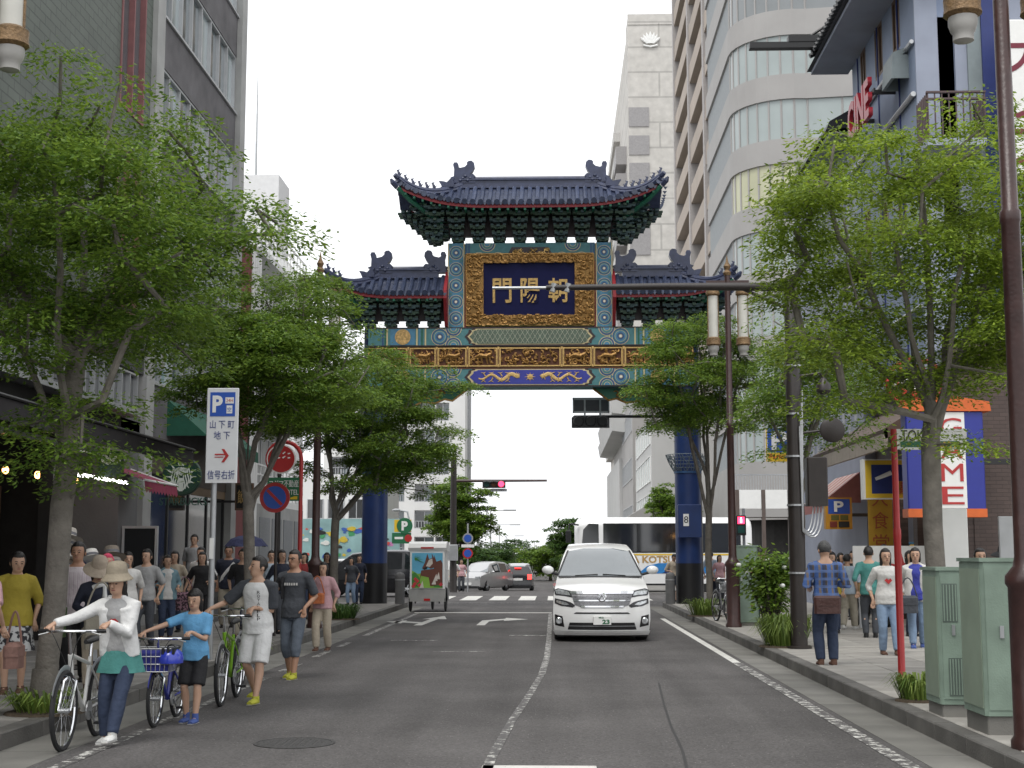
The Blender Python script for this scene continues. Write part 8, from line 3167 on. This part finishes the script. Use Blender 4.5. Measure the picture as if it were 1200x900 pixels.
c_plaid = check_mat('plaid_shirt', [(.05, .11, .3), (.2, .14, .06), (.02, .02, .025), (.1, .16, .34)], 75, 60)
c_stripe = check_mat('striped_shirt', [(.56, .5, .52), (.4, .3, .36), (.56, .5, .52), (.58, .52, .54)], 260, 10)
def blotch(name, c1, c2, sc):
    m = cloth(name, c1)
    n, L, b = mnodes(m)
    tc = n.new('ShaderNodeTexCoord')
    v = n.new('ShaderNodeTexNoise')
    v.inputs['Scale'].default_value = sc
    L.new(tc.outputs['Object'], v.inputs['Vector'])
    cr = n.new('ShaderNodeValToRGB')
    cr.color_ramp.elements[0].position = .47
    cr.color_ramp.elements[0].color = (*c1, 1)
    cr.color_ramp.elements[1].position = .53
    cr.color_ramp.elements[1].color = (*c2, 1)
    L.new(v.outputs['Fac'], cr.inputs['Fac'])
    L.new(cr.outputs[0], b.inputs['Base Color'])
    return m
c_flower = blotch('skirt_black_white', (.03, .03, .035), (.5, .5, .5), 16)
c_flow2 = blotch('floral_bag', (.05, .03, .04), (.35, .2, .25), 24)

NV = .0135
# the family walking their bicycles along the kerb
gw = bicycle('white and chrome bicycle wheeled by the woman in the white hoodie', -4.22, 12.56, R(2), mat('bike_white', (.6, .6, .58), .3, coat=.4), hz=1.0)
person('woman in white hoodie, green skirt over jeans and beige sun hat wheeling a white bicycle', -3.9, 12.62, 0, -8, 1.54, c_grey, pants=c_denim, skirt=(c_teal, .40, .022), shoes=s_wht, hair='bob', fem=True, hands=(gw[0], gw[1]), feet=((.06, .0), (.2, .01)), lean=12, sleeve=.97, hat=(h_khaki, .084, .066), jacket=(c_white, .5, .97), vox=NV, hpitch=-4, group='family wheeling bicycles',
       logo=[(m_red, [[(-.03, .70), (.0, .73), (.03, .70), (.02, .66), (0, .645), (-.02, .66)]]), (m_green, [[(-.02, .728), (0, .74), (.02, .728), (0, .72)]])])
gk = bicycle('small blue bicycle with a blue basket bag wheeled by the child', -3.9, 14.15, R(1), mat('bike_blue', (.03, .04, .3), .3, coat=.4), r=.27, wb=.86, basket=cloth('basket_navy', (.02, .025, .18)), hz=.84)
person('child in a sky blue T-shirt and black shorts wheeling a small blue bicycle', -3.62, 14.16, 0, -10, 1.3, c_sky, pants=c_black, leglen=.47, shoes=s_blu, hair='bangs', hands=(gk[0], gk[1]), feet=((.03, .0), (.09, .0)), lean=4, child=True, sleeve=.4, vox=NV, hpitch=4, sock=s_blu, group='family wheeling bicycles',
       logo=[(c_lblue, [[(-.05, .69), (.0, .70), (.05, .69), (.03, .665), (.0, .655), (-.03, .665)]])])
hl = thing('bicycle_helmet', 'blue bicycle helmet hanging from the small blue bicycle', 'helmet', (-3.72, 13.62, .62))
MB().lathe([(.115, 0), (.12, .05), (.105, .1), (.06, .135), (.005, .145)], n=18, sy=1.2).build('shell', mat('helmet_blue', (.03, .05, .42), .25, coat=.5), hl, True)
for a in (-.05, 0, .05):
    MB().box(a - .012, a + .012, -.12, .05, .09, .148).build('vent', m_black, hl)
MB().tube(bezier((-.1, 0, .01), (0, 0, .34), (.1, 0, .01), 8), .006, 4).build('strap', m_black, hl)
gb_ = bicycle('lime green bicycle wheeled by the boy in white shorts', -3.72, 16.1, R(3), mat('bike_green', (.2, .42, .02), .3, coat=.4), hz=.98)
person('teenage boy in white and charcoal raglan shirt and white shorts beside the lime bicycle', -3.38, 15.98, 0, -14, 1.64, c_white, pants=c_white, leglen=.49, shoes=s_yel, hair='short', hands=(gb_[0], gb_[1]), feet=((-.08, .03), (.12, .0)), lean=3, sleeve=.45, sleeve_m=c_dgrey, hyaw=-38, hpitch=-8, loose=.02, vox=NV, group='family wheeling bicycles',
       letters=[(c_, .045, .755 - .026 * k_, .022, .02, m_black) for k_, c_ in enumerate('ROYALFLP') ])
bicycle('dark bicycle behind the boy in white shorts', -3.95, 18.1, R(2), mat('bike_dark', (.03, .03, .035), .3, coat=.4))
person('man in dark grey T-shirt and grey shorts with yellow shoes and glasses', -3.55, 19.1, 0, -14, 1.72, c_dgrey, pants=cloth('cloth_slate', (.1, .12, .15)), leglen=.72, shoes=s_yel, skin=m_skin2, hands=((.16, .05, .66), (.12, .08, .5)), feet=((-.05, .0), (.1, .0)), sleeve=.45, hyaw=-12, vox=NV, group='family wheeling bicycles',
       logo=[(c_offw, [[(-.055 + .02 * k, .745), (-.041 + .02 * k, .745), (-.041 + .02 * k, .725), (-.055 + .02 * k, .725)] for k in range(6)])],
       apron=[('glasses', m_black, [(-.03, -.062, .937), (-.018, -.066, .937), (0, -.066, .938), (.018, -.066, .937), (.03, -.062, .937)], .003), ('backpack_strap', c_black, [(-.07, -.07, .79), (-.07, -.085, .72), (-.075, -.06, .62)], .012)])
person('woman in a pale pink blouse with an orange bag walking behind the grey T-shirt man', -4.05, 24.5, 0, -10, 1.53, c_pink, pants=c_beige, shoes=s_brn, hair='bob', fem=True, feet=((.06, 0), (-.06, 0)), sleeve=.7, loose=.02)
bag('orange leather bag carried by the woman in the pink blouse', -4.12, 24.28, .82, .26, .1, .18, c_orange)
# left pavement crowd
person('woman in mustard blouse and black and white skirt in front of the hat shop', -5.95, 15.4, .15, 14, 1.54, c_must, skirt=(c_flower, .3, .02), shoes=s_brn, hair='bun', fem=True, feet=((.05, 0), (-.03, 0)), sleeve=.6, hpitch=10, hyaw=16, loose=.03, vox=.015)
bag('dark green cloth bag on the arm of the woman in mustard', -5.52, 15.5, .75, .14, .28, .36, cloth('bag_green', (.04, .08, .02)))
person('man in a pink striped shirt behind the hat shop tree', -5.72, 16.7, .15, 6, 1.66, c_stripe, pants=c_black, skin=m_skin2, feet=((.05, 0), (-.05, 0)), sleeve=.9)
bag('white plastic shopping bag held by the man in the striped shirt', -5.44, 16.55, .42, .26, .12, .5, cloth('plastic_white', (.5, .52, .55), .4), name='carrier_bag')
person('woman in wide beige hat, white scarf and dark top beside the hat rack', -5.22, 15.9, .15, 25, 1.45, c_navy, pants=c_beige, hair='bob', fem=True, lean=10, hpitch=22, sleeve=.9, hat=(h_beige, .112, .075), hands=((.1, .14, .58), (.1, .14, .6)), shoes=s_brn,
       apron=[('scarf', c_white, [(-.04, -.05, .8), (0, -.065, .82), (.045, -.05, .82), (.05, -.08, .72), (.045, -.085, .6)], .02)])
bag('beige shoulder bag on the hip of the woman in the wide hat', -5.05, 15.55, .62, .34, .12, .46, c_khaki, name='tote_bag')
person('woman with a bright pink head scarf among the hats', -5.75, 17.9, .15, 20, 1.52, c_black, pants=c_navy, hair='bob', fem=True, hairm=cloth('scarf_pink', (.55, .06, .12)), sleeve=.9)
person('woman in a pink top and brown trousers beside the left lamp post', -5.4, 13.1, .15, 170, 1.55, c_pink, pants=c_brown, hair='bob', fem=True, sleeve=.45, hands=((.16, .02, .5), (.15, .0, .45)))
bag('dull brown hand bag at the elbow of the woman in the pink top', -5.1, 13.2, .6, .14, .24, .24, cloth('bag_pinkish', (.2, .11, .09)))
person('woman in a teal cardigan and jeans beside the concrete pier', -7.0, 25.2, .15, 30, 1.5, c_offw, pants=c_denim, jacket=(c_tealg, .47, .8), hair='short', fem=True, sleeve=.8, hands=((.11, .12, .6), (.12, .1, .58)), shoes=s_brn)
bag('brown shoulder bag of the woman in the teal cardigan', -7.25, 25.1, .85, .2, .12, .34, c_brown)
person('woman in a black top with a patterned bag on the left pavement', -6.72, 26.6, .15, 8, 1.56, c_black, pants=c_black, hair='long', fem=True, sleeve=.45, hands=((.14, .06, .56), (.1, .12, .62)))
bag('patterned bag of the woman in the black top', -6.98, 26.4, .62, .34, .16, .34, c_flow2)
person('man in a white shirt behind the woman in black', -7.15, 28.2, .15, -15, 1.66, c_white, pants=c_dgrey, sleeve=.5)
person('man in a navy polo shirt with a white strap across his chest', -6.82, 29.2, .15, 5, 1.7, c_navy, pants=c_khaki, skin=m_skin2, sleeve=.5, loose=.03, feet=((.05, 0), (-.04, 0)),
       apron=[('chest_strap', c_white, [(.08, -.07, .79), (.0, -.085, .7), (-.06, -.085, .62), (-.085, -.05, .55)], (.018, .006))])
stp = thing('shop_step', 'low dark step at the coffee shop door', 'step', (-8.3, 31.6, .15))
MB().bbox(-.6, .6, -.8, .8, 0, .32, .02).build('tread', m_conc_d, stp)
person('man in a grey shirt standing on the coffee shop step', -8.15, 31.5, .47, -5, 1.64, c_grey, pants=c_dgrey, sleeve=.5)
person('person under the dark blue umbrella on the left pavement', -6.3, 28.6, .15, 0, 1.55, c_dgrey, pants=c_denim, fem=True, hair='bob', sleeve=.5, hands=((.1, .1, .62), None), grip=True)
um = thing('umbrella', 'dark blue open umbrella above the crowd on the left pavement', 'umbrella', (-6.3, 28.5, 1.2))
n_ = 8
cv = MB()
for k in range(n_):
    a0, a1 = 2 * PI * k / n_, 2 * PI * (k + 1) / n_
    rws = []
    for r_, z_ in ((.01, .86), (.16, .84), (.32, .76), (.44, .62)):
        rws.append([(r_ * math.cos(a), r_ * math.sin(a), z_ + (.02 if i_ == 1 and r_ > .3 else 0)) for i_, a in enumerate((a0, (a0 + a1) / 2, a1))])
    for ra, rb in zip(rws[:-1], rws[1:]):
        for i_ in range(2):
            cv.quad(ra[i_], ra[i_ + 1], rb[i_ + 1], rb[i_])
cv.build('canopy', cloth('umbrella_navy', (.03, .035, .09)), um)
for k in range(n_):
    a = 2 * PI * k / n_
    MB().tube([(0, 0, .84), (.32 * math.cos(a), .32 * math.sin(a), .75), (.44 * math.cos(a), .44 * math.sin(a), .61)], .004, 4).build('rib', m_steel, um)
MB().cyl((0, 0, -.05), (0, 0, .9), .008, n=6).build('shaft', m_steel, um)
for (px, Y, h_, lab, tp, bt, fm, sl) in ((357, 33.0, 1.55, 'woman with dark hair in a red top by the red hooped pole', m_goods[0], c_denim, True, .5), (383, 35.5, 1.56, 'woman in black under the dark tree by the gate', c_black, c_dgrey, True, .9), (318, 31.5, 1.6, 'man in pale shirt behind the boy with the lime bicycle', c_lblue, c_dgrey, False, .5), (205, 27.4, 1.58, 'woman in a beige top near the coffee shop window', c_beige, c_denim, True, .6), (330, 27.0, 1.6, 'woman in dark blue beside the no-parking pole', c_navy, c_dgrey, True, .6), (285, 25.6, 1.62, 'man in a black T-shirt beside the second tree', c_black, c_khaki, False, .45), (172, 23.0, 1.6, 'man in a grey polo by the dark board', c_grey, c_dgrey, False, .5), (150, 21.5, 1.55, 'woman in a pale top before the shop awning', c_offw, c_denim, True, .5), (345, 36.8, 1.6, 'man in a white T-shirt near the grey shutters', c_white, c_khaki, False, .4),
        (412, 42.6, 1.42, 'girl in a dark top leaning by the left blue pillar', c_dgrey, c_ldenim, True, .4), (421, 43.2, 1.5, 'woman in navy standing by the left blue pillar', c_navy, c_denim, True, .6), (532, 68, 1.6, 'person in a white shirt beyond the crossing by the signal pole', c_white, c_navy, False, .5), (541, 70, 1.58, 'person in a pink shirt beyond the crossing', c_pink, c_dgrey, True, .5)):
    person(lab, ypt(px, 660, Y).x, Y, .15 if Y < 60 else gz(Y), random.Random(px).uniform(-40, 40), h_, tp, pants=bt, fem=fm, hair='bob' if fm else 'short', sleeve=sl, vox=.022, feet=((.05, 0), (-.05, 0)))
# right pavement
person('man seen from behind in a blue plaid shirt and jeans on the right kerb', 3.74, 19.6, .15, 184, 1.7, c_plaid, pants=c_denim, hairm=m_hairg, sleeve=.9, hands=((.1, .12, .62), (.1, .12, .62)), feet=((.0, 0), (.02, 0)), loose=.02, vox=NV, hpitch=10, shoes=s_brn)
bag('dark brown messenger bag at the back of the man in plaid', 3.72, 19.42, .86, .36, .1, .24, c_brown, strap=.0, name='messenger_bag')
person('woman in pale blue shirt and beige trousers walking beside the pushchair', 5.98, 29.0, .15, 150, 1.52, c_lblue, pants=c_khaki, hair='short', fem=True, sleeve=.8, loose=.03, feet=((.1, 0), (-.08, .01)), shoes=s_wht, hands=((.12, .12, .6), (.12, .16, .64)))
bag('tan tote bag on the arm of the woman in pale blue', 6.28, 28.85, .8, .32, .14, .38, cloth('bag_tan', (.3, .2, .1)), name='tote_bag')
person('woman in black pushing the black pushchair', 6.75, 31.2, .15, 10, 1.55, c_black, pants=c_black, hair='long', fem=True, sleeve=.4, hands=((.12, .2, .6), (.12, .2, .6)))
st = thing('pushchair', 'black pushchair with a bright pink blanket', 'pushchair', (6.72, 30.2, .15), R(4))
MB().tube([(-.24, .1, .55), (0, -.12, .5), (0, -.3, .46)], .05, 6).build('footrest', m_black, st)
MB().tube([(0, .22, .55), (0, .05, .48), (0, -.2, .5)], [(.22, .12), (.24, .14), (.22, .1)], 12, up=(0, 0, 1)).build('seat', c_black, st, True)
hdm = MB()
for i in range(7):
    a = R(-10 + 30 * i * .8)
    hdm.v.extend([(x_, .12 - .3 * math.cos(a) * .9, .68 + .3 * math.sin(a)) for x_ in (-.24, -.12, 0, .12, .24)])
for i in range(6):
    for k in range(4):
        hdm.f.append((i * 5 + k, i * 5 + k + 1, (i + 1) * 5 + k + 1, (i + 1) * 5 + k))
        hdm.m.append(0)
hdm.build('hood', c_black, st, 'all')
MB().ell((0, -.2, .56), (.2, .12, .09), 12, 7).build('blanket', blotch('pink_blanket', (.6, .08, .2), (.7, .5, .55), 22), st, True)
for s in (-1, 1):
    for yy in (-.35, .3):
        MB().lathe([(.11, -.03), (.12, -.02), (.12, .02), (.11, .03)], (s * .24, yy, .12), 16, 'x').build('wheel', m_rubber, st, True)
    MB().tube([(s * .24, -.35, .12), (s * .25, .0, .45), (s * .25, .38, 1.0)], .014, 6).build('frame_tube', m_steel, st)
    MB().tube([(s * .24, .3, .12), (s * .25, .0, .45)], .014, 6).build('frame_tube', m_steel, st)
MB().tube([(-.25, .38, 1.0), (0, .42, 1.02), (.25, .38, 1.0)], .018, 6).build('handle', m_black, st)
person('man in an off-white T-shirt by the shop behind the pushchair', 6.95, 29.9, .15, -8, 1.72, c_offw, pants=c_denim, sleeve=.42, skin=m_skin2, hands=((.1, .1, .56), None))
person('young woman in a white T-shirt and light blue jeans behind the red pole', 5.06, 21.7, .15, 4, 1.6, c_offw, pants=c_ldenim, hair='long', fem=True, sleeve=.7, vox=NV, feet=((.0, 0), (.12, 0)), shoes=s_brn, logo=[(m_red, [[(-.04, .70), (-.02, .72), (0, .705), (.02, .72), (.035, .70), (0, .665)]])])
person('woman in a blue top and white cardigan walking by the green cabinet', 5.92, 23.3, .15, -12, 1.62, c_blue, pants=c_ldenim, hair='bob', fem=True, jacket=(c_offw, .46, .9), sleeve=.8, feet=((.1, 0), (-.08, 0)), shoes=s_blu)
bag('dark grey shoulder bag of the woman in the white cardigan', 5.72, 23.05, .72, .3, .14, .28, c_dgrey)
person('woman in a navy top with bobbed hair behind the green cabinets', 6.05, 20.2, .15, 0, 1.6, c_navy, pants=c_denim, fem=True, hair='bob', sleeve=.6)
person('woman in a floppy black hat behind the green cabinets', 6.32, 20.0, .15, 15, 1.58, c_beige, pants=c_denim, fem=True, hair='bob', sleeve=.6, hat=(c_black, .11, .06), hpitch=8)
person('man in dark clothes and jeans seen from behind beside the flowering shrub', 4.62, 31.8, .15, 175, 1.66, c_black, pants=c_denim, sleeve=.9, hands=((.12, .0, .47), (.1, -.06, .5)))
person('woman in dark green seen from behind beside the flowering shrub', 4.98, 32.3, .15, 170, 1.55, cloth('cloth_forest', (.02, .06, .04)), pants=c_denim, fem=True, hair='bob', sleeve=.9)
person('woman in beige looking down beside the right bollard', 3.78, 45.0, .15, 20, 1.55, c_beige, skirt=(c_navy, .36, .01), fem=True, hair='short', hpitch=30, sleeve=.5, vox=.02, hands=((.1, .12, .6), (.1, .12, .6)))
for (px, Y, h_, lab, tp, bt, fc) in ((833, 47.0, 1.62, 'man in a pale blue shirt behind the right blue pillar', c_lblue, c_navy, 160), (843, 46.4, 1.5, 'woman in a pink top behind the right blue pillar', c_pink, c_dgrey, 20), (862, 45.6, 1.55, 'woman in white by the pedestrian signal', c_white, c_denim, 200), (985, 34.5, 1.55, 'shopper in a red top under the striped awning', m_goods[0], c_dgrey, 40), (1000, 33.2, 1.6, 'shopper in black under the brown canopy', c_black, c_dgrey, -30), (1066, 26.5, 1.58, 'woman in grey with bobbed hair walking behind the blue top woman', c_grey, c_navy, 25), (1018, 26.0, 1.66, 'man in a teal shirt and dark trousers on the right pavement', c_teal, c_dgrey, 170), (975, 27.5, 1.56, 'woman in mustard by the flowering shrub', c_must, c_denim, -25), (1092, 24.4, 1.6, 'woman in a white blouse behind the tree by the cabinets', c_white, c_ldenim, 10)):
    person(lab, ypt(px, 660, Y).x, Y, .15, fc, h_, tp, pants=bt, fem=px in (843, 862, 985, 1066, 975, 1092), hair='bob' if px not in (833, 1018) else 'short', sleeve=.6, vox=.022)
bicycle('city bicycle with a grey front basket parked by the twin lantern post', 3.78, 32.0, R(10), mat('bike_grey', (.12, .12, .13), .35), basket=mat('basket_grey', (.2, .2, .21), .7), z=.15)
finish_remesh()
